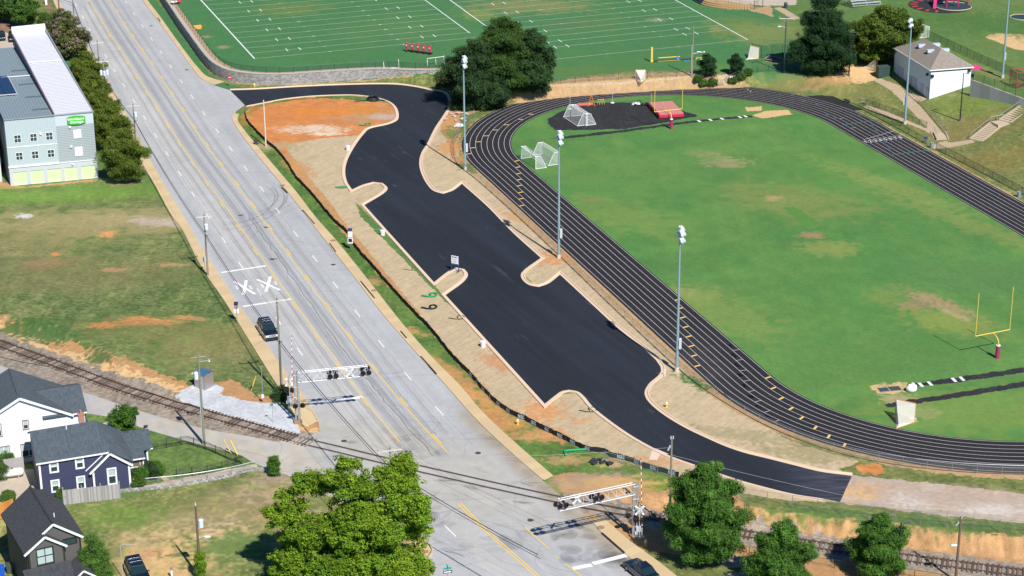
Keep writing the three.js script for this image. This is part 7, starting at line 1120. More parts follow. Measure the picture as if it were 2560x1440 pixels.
function soccerGoal(u, v, turn, label, w = 6.6, h = 2.3, dTop = 0.95, dBot = 2.1) {
  const t = thing('soccer_goal', label, 'soccer goal', G(u, v), turn, 'white soccer goals'), r = 0.065, a = -w / 2, b = w / 2;
  obj('crossbar', [bar([a, h, 0], [b, h, 0], r, 8)], white, t); for (const x of [a, b]) { obj('upright', [bar([x, 0, 0], [x, h, 0], r, 8)], white, t); obj('side_frame', [bar([x, h, 0], [x, h, -dTop], 0.045), bar([x, h, -dTop], [x, 0.05, -dBot], 0.045), bar([x, 0.05, 0], [x, 0.05, -dBot], 0.045)], white, t); }
  obj('back_bar', [bar([a, 0.05, -dBot], [b, 0.05, -dBot], 0.045)], white, t);
  obj('net', [quadG([a, h, -dTop], [b, h, -dTop], [b, 0.05, -dBot], [a, 0.05, -dBot]), quadG([a, h, 0], [b, h, 0], [b, h, -dTop], [a, h, -dTop]), quadG([a, 0, 0], [a, h, 0], [a, h, -dTop], [a, 0.05, -dBot]), quadG([b, 0, 0], [b, h, 0], [b, h, -dTop], [b, 0.05, -dBot])], netM, t);
}
{ const dir = headRoad(1300, 394, 1342, 424); soccerGoal(1321, 410, dir, 'white soccer goal standing on the grass by the track'); }
{ const dir = headRoad(1399, 415, 1342, 363); soccerGoal(1377, 398, headRoad(1402, 414, 1354, 384), 'white soccer goal facing the one beside the track'); }
{ const dir = headRoad(1428, 290, 1468, 316); soccerGoal(1447, 303, dir, 'white soccer goal backed against another on the black pad'); soccerGoal(1451, 301, dir + Math.PI, 'white soccer goal on the black pad nearest the red mat'); }
{ // high jump
  const p = G(1668, 284), t = thing('landing_mat', 'red high jump landing mat on the black pad', 'mat', [p.x, 0.02, p.z], 0.42 + Math.PI / 2 * 0), red = mat([0.52, 0.03, 0.06], 0.6);
  t.rotation.y = headRoad(1672, 290, 1704, 288); obj('cushion', [rbox(5.0, 0.85, 8.6, 0.2, 0, 0.45, -1.0)], red, t); obj('top_cover', [rbox(4.7, 0.08, 8.3, 0.03, 0, 0.89, -1.0)], mat([0.50, 0.20, 0.17], 0.85), t); obj('side_strap', [box(5.04, 0.03, 0.06, 0, 0.6, 3.3), box(5.04, 0.03, 0.06, 0, 0.3, 3.3)], mat([0.35, 0.02, 0.04], 0.7), t);
}
for (const [u, v, l] of [[1531, 257, 'slim jump standard at the top edge of the black pad'], [1628, 270, 'slim jump standard beside the red landing mat'], [1657, 289, 'slim jump standard in front of the red landing mat'], [1425, 272, 'slim jump standard behind the paired soccer goals']]) { const t = thing('jump_standard', l, 'jump standard', G(u, v)); obj('pole', [bar([0, 0, 0], [0, 2.9, 0], 0.04, 6)], mat([0.45, 0.55, 0.56], 0.4), t); obj('foot', [cyl(0.4, 0.35, 0.08, 0, 0, 0, 12)], white, t); }
{ const t = thing('hurdle_frame', 'orange A-shaped frame beside the black pad', 'frame', G(1478, 266), 0.1), m = mat([0.6, 0.17, 0.03], 0.6); obj('frame_leg', [bar([-0.75, 0, 0], [0, 2.3, 0], 0.09), bar([0.75, 0, 0], [0, 2.3, 0], 0.09)], m, t); obj('brace', [bar([-0.4, 1.1, 0], [0.4, 1.1, 0], 0.05), bar([-0.75, 0, 0], [-0.6, 0, -1], 0.06), bar([0.75, 0, 0], [0.6, 0, -1], 0.06)], m, t); }
{ const t = thing('rolled_mat', 'faded red rolled mat beside the orange frame', 'mat', G(1462, 266), 0.2); obj('roll', [new THREE.CylinderGeometry(0.35, 0.35, 3.2, 14).rotateZ(Math.PI / 2).translate(0, 0.35, 0)], mat([0.5, 0.1, 0.08], 0.8), t); obj('strap', [new THREE.TorusGeometry(0.36, 0.03, 6, 16).rotateY(Math.PI / 2).translate(0.8, 0.35, 0)], white, t); }
{ const t = thing('wooden_stand', 'small tan wooden stand beside the orange frame', 'stand', G(1502, 262), 0); obj('stand_leg', [-0.5, 0, 0.5].flatMap((x) => [bar([x - 0.25, 0, 0], [x, 1.1, 0], 0.05), bar([x + 0.25, 0, 0], [x, 1.1, 0], 0.05)]), mat([0.5, 0.3, 0.14], 0.8), t); obj('stand_top', [box(1.3, 0.08, 0.2, 0, 1.1, 0)], mat([0.55, 0.36, 0.2], 0.8), t); }
{ seed(61); const t = thing('equipment_pile', 'pile of black and white gear on the black pad', 'equipment', G(1606, 262)); for (let k = 0; k < 14; k++) obj('gear', [new THREE.TorusGeometry(rr(0.2, 0.45), rr(0.06, 0.12), 6, 12).rotateX(rr(0.6, 2.2)).rotateY(rr(0, 3)).translate(rr(-2.0, 2.0), rr(0.1, 0.35), rr(-0.9, 0.9))], k % 2 ? white : blackM, t); }
{ // blocking sled
  const a = G(1018, 129), b = G(1078, 138), t = thing('blocking_sled', 'five-pad red blocking sled on the practice field', 'sled', a, headRoad(1018, 122, 1071, 129)), w = 5.6, red = mat([0.58, 0.03, 0.09], 0.6);
  for (let i = 0; i < 5; i++) { const x = w * i / 4; const p = obj('pad', [rbox(0.62, 1.5, 0.4, 0.14, x, 1.25, 0.1), rbox(0.78, 0.5, 0.36, 0.14, x, 1.75, 0.1)], red, t); obj('emblem', [box(0.26, 0.34, 0.02, x, 1.45, 0.31)], mat([0.75, 0.7, 0.7], 0.7), p); obj('spring_arm', [bar([x, 0.15, -0.6], [x, 0.9, -0.1], 0.05), bar([x, 0.06, -1.2], [x, 0.06, 0.7], 0.05)], blackM, t); }
  obj('beam', [bar([-0.3, 0.15, -0.6], [w + 0.3, 0.15, -0.6], 0.08), bar([-0.3, 0.15, 0.1], [w + 0.3, 0.15, 0.1], 0.06)], blackM, t);
}
{ const t = thing('tackling_dummy', 'red and white tackling machine at the far field corner', 'training machine', G(449, 10), 0.3); obj('pad', [rbox(0.7, 1.5, 0.5, 0.15, 0, 1.1, 0)], mat([0.58, 0.04, 0.09], 0.6), t); obj('frame', [box(1.4, 0.35, 0.8, -1.3, 0.6, 0), bar([-0.6, 0.6, 0], [0, 0.9, 0], 0.06)], white, t); for (const x of [-0.8, -1.8]) obj('wheel', [new THREE.CylinderGeometry(0.3, 0.3, 0.12, 14).rotateX(Math.PI / 2).translate(x, 0.3, 0.45)], blackM, t); }
{ seed(4); const t = thing('orange_bag', 'crumpled orange bag on the practice field edge', 'bag', G(495, 71)); const g = new THREE.IcosahedronGeometry(1, 3), p = g.attributes.position; for (let i = 0; i < p.count; i++) { const x = p.getX(i), y = p.getY(i), z = p.getZ(i), n = 1 + (n3(x * 3, y * 3, z * 3) - 0.5) * 0.9; p.setXYZ(i, x * 1.0 * n, Math.max(0, y * 0.6 * n + 0.15), z * 0.6 * n); } g.computeVertexNormals(); obj('bag', [g], mat([0.75, 0.30, 0.06], 0.7), t); obj('handle', [bar([1.2, 0.3, -0.3], [1.7, 1.0, -0.5], 0.06)], mat([0.3, 0.15, 0.05], 0.8), t); }
function lacrosse(u, v, turn, label, s = 1) { const t = thing('lacrosse_goal', label, 'lacrosse goal', G(u, v), turn), m = mat([0.7, 0.25, 0.06], 0.5), a = 0.92 * s, h = 1.83 * s, d = -2.1 * s; obj('frame', [bar([-a, 0, 0], [-a, h, 0], 0.06), bar([a, 0, 0], [a, h, 0], 0.06), bar([-a, h, 0], [a, h, 0], 0.06), bar([-a, 0.03, 0], [0, 0.03, d], 0.04), bar([a, 0.03, 0], [0, 0.03, d], 0.04)], m, t); const net = new THREE.MeshStandardMaterial({ color: col([0.72, 0.68, 0.6]), roughness: 0.9, transparent: true, opacity: 0.72, side: THREE.DoubleSide }); obj('net', [quadG([-a, 0, 0], [-a, h, 0], [0, 0.35, d * 0.75], [0, 0.03, d]), quadG([a, 0, 0], [a, h, 0], [0, 0.35, d * 0.75], [0, 0.03, d]), quadG([-a, h, 0], [a, h, 0], [0, 0.35, d * 0.75], [0, 0.35, d * 0.75])], net, t); }
lacrosse(1601, 199, Math.PI, 'lacrosse goal leaning at the back track fence', 1.1); lacrosse(1886, 144, 2.3, 'lacrosse goal in the shade of the evergreen', 1.3); lacrosse(2262, 1050, 2.6, 'lacrosse goal on the sand square by the runway', 1.45); lacrosse(2190, 172, 1.2, 'orange-framed lacrosse goal behind the field house', 1.3);
{ // yellow frame and gear on practice field
  const t = thing('training_machine', 'yellow wheeled training frame on the practice field', 'training frame', G(1629, 155), headRoad(1629, 150, 1728, 143)); obj('upright', [box(0.4, 2.9, 0.3, 0, 1.7, 0), cyl(0.35, 0.35, 0.3, 0, 0.02, 0, 12)], yellowP, t); obj('base_bar', [bar([0, 0.25, 0], [9.6, 0.2, 0], 0.16, 8), bar([0.2, 0.1, 0.3], [7, 0.1, 0.3], 0.06)], mat([0.03, 0.06, 0.02], 0.6), t); obj('yellow_bar', [bar([1.6, 0.6, -0.5], [6.2, 0.6, -0.5], 0.1, 8), bar([1.2, 0.15, 0.5], [6, 0.15, 0.5], 0.05)], yellowP, t);
  const q = thing('blue_bag', 'blue ball bag beside the yellow training frame', 'bag', G(1693, 151)); obj('bag', [new THREE.SphereGeometry(0.42, 14, 10).scale(1, 0.9, 1).translate(0, 0.36, 0)], mat([0.02, 0.16, 0.5], 0.6), q); obj('tie', [cyl(0.08, 0.14, 0.15, 0, 0.7, 0, 8)], mat([0.02, 0.12, 0.4], 0.6), q);
  const r = thing('blue_mat', 'flat blue mat by the wooden light pole', 'mat', G(1715, 154)); obj('mat', [rbox(1.0, 0.14, 0.6, 0.05, 0, 0.08, 0)], mat([0.02, 0.22, 0.5], 0.6), r); obj('fold', [rbox(0.3, 0.1, 0.62, 0.04, 0.42, 0.2, 0)], mat([0.02, 0.2, 0.45], 0.6), r);
  const s = thing('yellow_hurdle', 'pair of yellow bars beside the clipped tree', 'hurdle', G(1752, 148)); obj('bar', [bar([-1, 0.25, 0], [0.9, 0.3, 0.1], 0.08), bar([-0.2, 0.15, 0.9], [0.9, 0.35, 0.8], 0.08)], yellowP, s); obj('foot', [box(0.2, 0.2, 0.3, -1, 0.1, 0), box(0.2, 0.2, 0.3, 0.9, 0.1, 0.4)], yellowP, s);
}
for (const [u, v, l, w] of [[979, 172, 'low white goal frame leaning by the wall-top fence', 3.2], [1090, 162, 'white goal frame beside the clustered trees', 3.6]]) { const t = thing('training_goal', l, 'goal frame', G(u, v), 0.35); obj('frame', [bar([-w / 2, 0, 0], [-w / 2, 1.5, -0.3], 0.06), bar([w / 2, 0, 0], [w / 2, 1.7, -0.3], 0.06), bar([-w / 2, u < 1000 ? 0.06 : 1.5, 0], [w / 2, u < 1000 ? 0.06 : 1.6, 0], 0.06), bar([-w / 2, 0.05, 0], [-w / 2, 0.05, -1.2], 0.05), bar([w / 2, 0.05, 0], [w / 2, 0.05, -1.2], 0.05)], white, t); obj('middle_post', [bar([0, 0, 0], [0, u < 1000 ? 0.1 : 1.5, -0.2], 0.05)], white, t); }
{ const t = thing('ball_bin', 'white tarp bundle beside the sand pit', 'bundle', G(2278, 978)); obj('bundle', [new THREE.SphereGeometry(0.75, 18, 10).scale(1, 0.75, 0.9).translate(0, 0.42, 0)], mat([0.78, 0.79, 0.8], 0.7), t); obj('fold', [new THREE.SphereGeometry(0.3, 10, 8).translate(0.15, 0.95, 0), new THREE.SphereGeometry(0.2, 8, 6).translate(0.5, 0.8, 0.1), new THREE.SphereGeometry(0.22, 8, 6).translate(-0.3, 0.88, 0.1)], white, t);
  const q = thing('sand_cover', 'pair of dark hatch covers in the sand pit', 'cover', G(2222, 974), 0.2); obj('cover', [box(1.3, 0.08, 1.3, -0.7, 0.04, 0), box(1.5, 0.08, 1.2, 0.9, 0.04, -0.1)], mat([0.05, 0.075, 0.10], 0.5), q); obj('frame', [box(1.4, 0.05, 0.08, -0.7, 0.07, 0.65), box(1.4, 0.05, 0.08, -0.7, 0.07, -0.65)], steel, q);
  const s = thing('white_ring', 'curved white toe board on the sand square', 'toe board', G(2284, 1052), 0.8); obj('board', [new THREE.TorusGeometry(0.55, 0.1, 6, 14, 2.4).rotateX(-Math.PI / 2).translate(0, 0.1, 0)], white, s); obj('edge', [new THREE.TorusGeometry(0.68, 0.03, 5, 14, 2.4).rotateX(-Math.PI / 2).translate(0, 0.05, 0)], galv, s); }
// ---------- signs ----------
function printTex(w, h, paint) { const c = document.createElement('canvas'); c.width = w; c.height = h; const x = c.getContext('2d'); paint(x, w, h); const t = new THREE.CanvasTexture(c); t.colorSpace = THREE.SRGBColorSpace; t.magFilter = THREE.LinearFilter; return t; }
function faceMesh(parent, name, w, h, x, y, z, tex) { return obj(name, new THREE.PlaneGeometry(w, h).translate(x, y, z), mat('#ffffff', 0.6, { map: tex }), parent); }
{ const t = thing('project_sign', 'white construction sign on blue posts at the middle island', 'sign', G(1138, 678), headRoad(1124, 678, 1145, 682)), blue = mat([0.03, 0.06, 0.2], 0.6); for (const x of [-0.62, 0.62]) { obj('post', [box(0.09, 2.6, 0.09, x, 1.3, 0)], blue, t); obj('foot', [bar([x, 0.5, 0], [x, 0, -0.6], 0.045), bar([x, 0.5, 0], [x, 0, 0.6], 0.045), box(0.08, 0.08, 1.3, x, 0.04, 0)], blue, t); } obj('board', [box(1.25, 1.4, 0.04, 0, 1.85, 0.05)], white, t); faceMesh(t, 'print', 1.22, 1.36, 0, 1.85, 0.076, printTex(256, 288, (x, w, h) => { x.fillStyle = '#e9ebee'; x.fillRect(0, 0, w, h); x.fillStyle = '#1c1c22'; x.beginPath(); x.arc(48, 42, 24, 0, 7); x.fill(); x.fillRect(82, 26, 130, 30); x.fillStyle = '#7d8691'; for (let k = 0; k < 6; k++) x.fillRect(30 + (k % 2) * 14, 92 + k * 27, 196 - (k % 3) * 30, 10); x.fillStyle = '#23407a'; x.fillRect(0, h - 22, w, 22); })); obj('rail', [box(1.3, 0.08, 0.06, 0, 1.1, 0)], blue, t); }
{ const t = thing('speed_sign', 'white radar speed sign with solar panel by the silt fence', 'sign', G(877, 624), -0.15); obj('post', [bar([0, 0, 0], [0, 3.6, 0], 0.045, 8)], galv, t); obj('display', [box(0.82, 0.92, 0.16, 0, 1.55, 0.08)], white, t); obj('screen', [box(0.6, 0.6, 0.03, 0, 1.62, 0.16)], blackM, t); obj('plate', [box(0.72, 0.9, 0.03, 0, 2.6, 0.08)], white, t); faceMesh(t, 'print', 0.7, 0.88, 0, 2.6, 0.1, printTex(128, 160, (x, w, h) => { x.fillStyle = '#f2f2f2'; x.fillRect(0, 0, w, h); x.fillStyle = '#888'; x.fillRect(24, 74, 80, 8); x.fillRect(24, 100, 80, 8); })); obj('solar_panel', [box(0.66, 0.05, 0.5, 0, 3.4, 0, 0, 0.6)], mat([0.02, 0.03, 0.09], 0.2), t); }
{ const t = thing('road_sign', 'back of a white sign topped by solar panel on the left verge', 'sign', G(593, 805), -0.1); obj('post', [bar([0, 0, 0], [0, 3.0, 0], 0.045, 8)], galv, t); obj('plate', [box(0.72, 0.75, 0.04, -0.03, 1.75, -0.06)], white, t); obj('cabinet', [box(0.5, 0.6, 0.3, -0.05, 2.45, -0.1)], mat([0.25, 0.26, 0.3], 0.5), t); obj('solar_panel', [box(0.62, 0.05, 0.5, -0.02, 2.95, 0, 0, 0.6)], mat([0.02, 0.03, 0.1], 0.2), t); }
{ const t = thing('road_sign', 'small blue-edged sign on a post beside the stop line pole', 'sign', G(513, 680), 0.5); obj('post', [bar([0, 0, 0], [0, 2.5, 0], 0.04, 8)], galv, t); obj('plate', [box(0.5, 0.8, 0.04, 0, 2.1, 0.05)], mat([0.35, 0.5, 0.62], 0.5), t); }
{ const t = thing('no_entry_sign', 'red and white no entry sign before the block wall', 'sign', G(576, 217), -0.2); obj('post', [bar([0, 0, 0], [0, 2.4, 0], 0.04, 8)], galv, t); obj('disc', [new THREE.CylinderGeometry(0.42, 0.42, 0.03, 24).rotateX(Math.PI / 2).scale(0.8, 1.1, 1).translate(0, 2.0, 0.05)], mat([0.62, 0.02, 0.05], 0.5), t); obj('bar', [box(0.44, 0.14, 0.02, 0, 2.0, 0.08, 0, 0, 0.2)], white, t); }
{ const t = thing('street_sign', 'green street name sign over a white one-way arrow', 'sign', G(1120, 1480), 0.25); obj('post', [bar([0, 0, 0], [0, 3.1, 0], 0.04, 8)], galv, t); obj('name_plate', [box(0.95, 0.24, 0.03, 0, 2.95, 0), box(0.03, 0.24, 0.8, 0, 3.2, 0)], mat([0.01, 0.33, 0.26], 0.5), t); obj('arrow_plate', [box(1.0, 0.3, 0.03, 0, 2.55, 0.05)], blackM, t); const s = new THREE.Shape(); [[-0.42, -0.06], [0.18, -0.06], [0.18, -0.12], [0.44, 0], [0.18, 0.12], [0.18, 0.06], [-0.42, 0.06]].forEach((p, i) => i ? s.lineTo(...p) : s.moveTo(...p)); obj('arrow', [new THREE.ShapeGeometry(s).translate(0, 2.55, 0.07)], white, t); }
{ const t = thing('street_sign', 'small green street sign on the white gravel', 'sign', G(683, 1056), 0.5); obj('post', [bar([0, 0, 0], [0, 2.6, 0], 0.03, 8)], galv, t); obj('name_plate', [box(0.4, 0.28, 0.03, -0.1, 2.5, 0), box(0.03, 0.2, 0.4, 0, 2.65, 0)], mat([0.01, 0.3, 0.24], 0.5), t); }
{ const t = thing('gate_sign', 'white notice beside the field gate', 'sign', G(1828, 198), 0); obj('board', [box(0.62, 0.9, 0.05, 0, 1.3, 0)], white, t); obj('post', [box(0.06, 1.7, 0.06, 0, 0.85, -0.06)], galv, t); obj('print', [box(0.4, 0.06, 0.01, 0, 1.45, 0.03), box(0.4, 0.06, 0.01, 0, 1.25, 0.03)], mat([0.3, 0.3, 0.35], 0.7), t); }
{ const t = thing('notice_board', 'blue notice board behind the finish line fence', 'sign', G(2314, 357), 0.2); obj('board', [box(0.75, 0.55, 0.05, 0, 0.95, 0)], mat([0.03, 0.08, 0.24], 0.5), t); obj('post', [box(0.06, 1.0, 0.06, -0.3, 0.5, -0.05), box(0.06, 1.0, 0.06, 0.3, 0.5, -0.05)], galv, t); }
// ---------- small street and site things ----------
function hydrant(u, v, l) { const t = thing('fire_hydrant', l, 'hydrant', G(u, v)), y = mat([0.75, 0.52, 0.06], 0.5), w = mat([0.8, 0.8, 0.76], 0.5); obj('barrel', [cyl(0.13, 0.12, 0.55, 0, 0, 0, 10), cyl(0.18, 0.18, 0.06, 0, 0, 0, 10)], y, t); obj('bonnet', [new THREE.SphereGeometry(0.15, 10, 6).translate(0, 0.6, 0), cyl(0.04, 0.04, 0.1, 0, 0.72, 0, 6)], w, t); obj('outlet', [bar([-0.24, 0.4, 0], [0.24, 0.4, 0], 0.07), bar([0, 0.38, 0], [0, 0.38, 0.2], 0.08)], y, t); }
hydrant(636, 217, 'yellow hydrant on the verge below the block wall'); hydrant(1294, 1061, 'yellow hydrant beside the lettered silt fence'); hydrant(1614, 1364, 'yellow hydrant in the shade of the roadside oak'); hydrant(1666, 1018, 'small yellow hydrant on the straw beyond the drive');
function bucket(u, v, l) { const t = thing('bucket', l, 'bucket', G(u, v)), m = mat([0.76, 0.75, 0.73], 0.5); obj('pail', [cyl(0.36, 0.42, 0.78, 0, 0, 0, 16)], m, t); obj('lid', [cyl(0.44, 0.44, 0.07, 0, 0.78, 0, 16)], m, t); }
bucket(870, 375, 'white bucket on straw below the clay mound'); bucket(957, 588, 'white bucket beside the green hose'); bucket(1208, 867, 'white bucket at the lower car park kerb');
function hose(u, v, c, l, r, pts) { const t = thing('hose', l, 'hose', G(u, v)), m = mat(c, 0.6); obj('coil', pipe(curvePts(pts.map(([x, z]) => [x, r, z]), 28), r, 7), m, t); obj('fitting', [bar([pts[0][0], r, pts[0][1]], [pts[0][0] - 0.2, r, pts[0][1]], r * 1.15, 7)], m, t); }
const loop = [[-1.3, 0.1], [-0.5, 0.5], [0.4, 0.5], [0.8, -0.2], [0.4, -0.9], [-0.2, -0.6], [-0.1, 0.2]];
hose(1078, 740, [0.01, 0.28, 0.09], 'bright green hose loop on the straw strip', 0.14, loop); hose(1078, 770, [0.01, 0.011, 0.015], 'black pipe coil on the straw strip', 0.13, loop); hose(1147, 795, [0.012, 0.01, 0.01], 'black tangled strap beside the car park kerb', 0.06, loop); hose(916, 313, [0.01, 0.26, 0.09], 'green hose loop at the edge of the clay mound', 0.12, loop); hose(854, 469, [0.02, 0.22, 0.08], 'flat green hose beside the first kerbed island', 0.12, [[-0.9, 0.1], [0, -0.2], [0.9, 0], [0.4, 0.4], [-0.7, 0.4]]); hose(948, 577, [0.01, 0.3, 0.1], 'short green hose beside the white bucket', 0.13, [[-0.5, 0], [0.2, -0.3], [0.5, 0.2], [0.9, 1.2]]); hose(1430, 1129, [0.01, 0.3, 0.1], 'green pipe laid round the drain before the silt fence', 0.16, [[-0.7, 1.2], [-0.9, 0.2], [-0.5, 0], [1.7, -0.3]]); hose(1476, 1026, [0.012, 0.01, 0.01], 'black tangle on the straw beside the drive', 0.06, loop); hose(1260, 560, [0.014, 0.012, 0.012], 'dark tangle beside the upper car park kerb', 0.06, loop); hose(1033, 673, [0.1, 0.12, 0.06], 'grey netting scrap on the straw strip', 0.06, loop);
{ const t = thing('pipe_coil', 'large black pipe coil at the top of the clay mound', 'pipe coil', G(932, 250)); for (let k = 0; k < 3; k++) obj('turn', [new THREE.TorusGeometry(1.2 - k * 0.12, 0.11, 7, 24).rotateX(Math.PI / 2).translate(0, 0.13 + k * 0.2, 0)], blackM, t); obj('tail', [bar([-1.2, 0.1, 0.3], [-3.4, 0.1, 1.2], 0.1), bar([1.1, 0.1, 0.4], [2.6, 0.1, 0.8], 0.1)], blackM, t); }
{ seed(77); const t = thing('debris_pile', 'pile of broken concrete and rubbish by the track fence', 'debris', G(1140, 292)); for (let k = 0; k < 16; k++) obj('chunk', [rbox(rr(0.3, 1.0), rr(0.1, 0.4), rr(0.2, 0.6), 0.04, rr(-2, 2.2), rr(0.1, 0.4), rr(-3.5, 4.5), rr(0, 3))], mat([rr(0.4, 0.7), rr(0.38, 0.6), rr(0.33, 0.5)], 0.9), t); const q = thing('white_sack', 'white sack slumped against the track fence', 'sack', G(1148, 318)); obj('sack', [new THREE.SphereGeometry(0.8, 14, 8).scale(1.1, 0.55, 0.8).translate(0, 0.35, 0)], mat([0.72, 0.7, 0.68], 0.8), q); obj('neck', [bar([-0.6, 0.3, 0.2], [-1.1, 0.2, 0.5], 0.18)], mat([0.5, 0.4, 0.33], 0.8), q); }
{ seed(78); const t = thing('scrap_pile', 'dark scrap heap by the short fence stub', 'debris', G(1510, 1160)); for (let k = 0; k < 9; k++) obj('scrap', [rbox(rr(0.3, 0.9), rr(0.1, 0.35), rr(0.2, 0.5), 0.03, rr(-1.6, 1.6), rr(0.1, 0.35), rr(-0.9, 0.9), rr(0, 3))], mat([0.03, 0.032, 0.04], 0.8), t); }
function bin(name, u, v, c, l, o = {}) { const b = o.at ?? G(u, v), t = thing(name, l, 'bin', b, o.turn ?? 0.3), m = mat(c, 0.5), s = o.s ?? 1; const g = new THREE.BoxGeometry(0.68 * s, 0.98 * s, 0.75 * s), p = g.attributes.position; for (let i = 0; i < p.count; i++) if (p.getY(i) < 0) { p.setX(i, p.getX(i) * 0.8); p.setZ(i, p.getZ(i) * 0.8); } obj('tub', [g.translate(0, 0.55 * s, 0)], m, t); obj('lid', [rbox(0.74 * s, 0.08 * s, 0.82 * s, 0.03, 0, 1.08 * s, 0)], m, t); for (const x of [-0.28, 0.28]) obj('wheel', [new THREE.CylinderGeometry(0.12, 0.12, 0.06, 12).rotateZ(Math.PI / 2).translate(x * s, 0.12, -0.35 * s)], blackM, t); }
bin('wheeled_bin', 222, 1040, [0.01, 0.10, 0.42], 'blue wheeled bin behind the white house', { at: V(-55.2, 0, -237.2), s: 1.15 }); bin('wheeled_bin', 4, 1438, [0.01, 0.09, 0.5], 'blue wheeled bin beside the charcoal house drive', { turn: 0.4, s: 1.05 }); bin('wheeled_bin', 24, 1432, [0.06, 0.075, 0.06], 'dark grey wheeled bin next to the blue one', { turn: 0.4, s: 1.05 });
for (const [u, v, l] of [[2329, 369, 'grey trash drum at the track gate'], [2547, 493, 'grey trash drum beside the home straight fence'], [640, 362, 'dark trash can on the roadside walk']]) { const t = thing('trash_drum', l, 'trash can', G(u, v)), m = mat(u < 700 ? [0.05, 0.05, 0.055] : [0.2, 0.28, 0.34], 0.5); obj('drum', [cyl(0.32, 0.36, 0.95, 0, 0, 0, 14)], m, t); obj('rim', [new THREE.TorusGeometry(0.36, 0.04, 6, 18).rotateX(Math.PI / 2).translate(0, 0.95, 0)], m, t); }
{ const t = thing('propane_tank', 'white propane tank beside the concrete drive', 'tank', G(30, 1196), 0.28); obj('tank', [new THREE.CapsuleGeometry(0.5, 2.1, 6, 16).rotateZ(Math.PI / 2).translate(0, 0.8, 0)], mat([0.74, 0.73, 0.7], 0.4), t); obj('dome', [cyl(0.16, 0.14, 0.2, 0.1, 1.28, 0, 10)], mat([0.3, 0.14, 0.1], 0.6), t); for (const x of [-0.8, 0.8]) obj('leg', [box(0.12, 0.5, 0.7, x, 0.25, 0)], mat([0.4, 0.38, 0.35], 0.8), t); }
{ const t = thing('mailbox', 'dark mailbox on a post beside the street', 'mailbox', G(362, 1086), 0.3); obj('post', [box(0.1, 1.1, 0.1, 0, 0.55, 0), box(0.6, 0.08, 0.1, 0.1, 0.95, 0)], blackM, t); obj('box', [rbox(0.55, 0.28, 0.24, 0.1, 0.2, 1.16, 0)], mat([0.04, 0.03, 0.03], 0.5), t); }
for (const [a, b, l] of [[[578, 1135], [562, 1094], 'slim yellow leaning guy-wire guard'], [[594, 1138], [581, 1101], 'thicker yellow leaning guy-wire guard']]) { const p = G(...a), q = G(...b), t = thing('guy_guard', l, 'guy guard', p); obj('guard', [bar([0, 0, 0], [(q.x - p.x) * 0.2 - 0.6, 2.0, (q.z - p.z) * 0.05], l[0] === 't' ? 0.11 : 0.06, 8)], yellowP, t); obj('anchor', [cyl(0.05, 0.05, 0.15, 0, 0, 0, 6)], galv, t); }
{ const t = thing('guy_guard', 'yellow forked guy-wire guard on the lot', 'guy guard', G(628, 977), 0.2); obj('guard', [bar([0, 0, 0], [0.5, 1.6, 0], 0.06, 6), bar([0.1, 0.3, 0], [0.75, 2.1, 0], 0.05, 6)], yellowP, t); obj('anchor', [cyl(0.05, 0.05, 0.15, 0, 0, 0, 6)], galv, t); }
{ const t = thing('meter_post', 'slim grey post with meter box beside the gravel', 'post', G(658, 1006)); obj('post', [bar([0, 0, 0], [0, 5.4, 0], 0.05, 8)], galv, t); obj('meter_box', [box(0.32, 0.5, 0.22, 0, 0.95, 0.1)], can, t); obj('cap', [cyl(0.07, 0.05, 0.2, 0, 5.4, 0, 8)], blackM, t); }
{ const t = thing('marker_post', 'short white marker post at the car park corner', 'post', G(1662, 940)); obj('post', [bar([0, 0, 0], [0, 1.0, 0], 0.06, 8)], white, t); obj('cap', [cyl(0.07, 0.05, 0.06, 0, 1.0, 0, 8)], white, t); }
{ const t = thing('concrete_slab', 'grey concrete utility slab between the oaks', 'slab', G(1832, 1408), 0.35); obj('slab', [rbox(2.7, 0.3, 2.4, 0.04, 0, 0.12, 0)], mat([0.40, 0.33, 0.24], 0.95), t); obj('hatch', [box(0.8, 0.04, 0.8, 0, 0.29, 0)], mat([0.34, 0.29, 0.22], 0.9), t); const q = thing('concrete_slab', 'pale concrete slab edge beside the rounded oak', 'slab', G(1845, 1440), 0.3); obj('slab', [rbox(2.4, 0.25, 1.0, 0.04, 0, 0.1, 0)], mat([0.45, 0.38, 0.29], 0.95), q); obj('joint', [box(0.03, 0.02, 1.0, 0, 0.23, 0)], mat([0.3, 0.25, 0.2], 0.9), q); }
{ const t = thing('rail_frame', 'thin galvanised pipe frame on the front lawn', 'pipe frame', G(308, 1448)); obj('pipe', [bar([0, 0, 0], [0, 4.4, 0], 0.045, 6), bar([0, 4.4, 0], [1.8, 4.35, 0], 0.03, 6)], mat([0.45, 0.44, 0.42], 0.5), t); obj('joint', [cyl(0.07, 0.07, 0.12, 0, 4.35, 0, 8)], galv, t); const q = thing('pipe_stub', 'short grey pipe stub beside the parked vehicle', 'pipe', G(430, 1446)); obj('pipe', [cyl(0.12, 0.1, 1.1, 0, 0, 0, 10)], white, q); obj('cap', [cyl(0.14, 0.13, 0.25, 0, 1.1, 0, 10)], galv, q); }
{ const t = thing('utility_cabinet', 'small grey utility cabinet on the far verge', 'cabinet', G(130, 58), 0.2); obj('cabinet', [rbox(0.9, 1.1, 0.7, 0.04, 0, 0.55, 0)], mat([0.25, 0.33, 0.4], 0.5), t); obj('lid', [box(0.96, 0.08, 0.76, 0, 1.12, 0)], mat([0.2, 0.27, 0.33], 0.5), t); const q = thing('white_sign', 'white sign board cut by the top of the picture', 'sign', G(116, 12), 0); obj('board', [box(0.5, 2.6, 0.3, 0, 1.3, 0)], white, q); obj('cap', [box(0.56, 0.1, 0.36, 0, 2.62, 0)], white, q); }
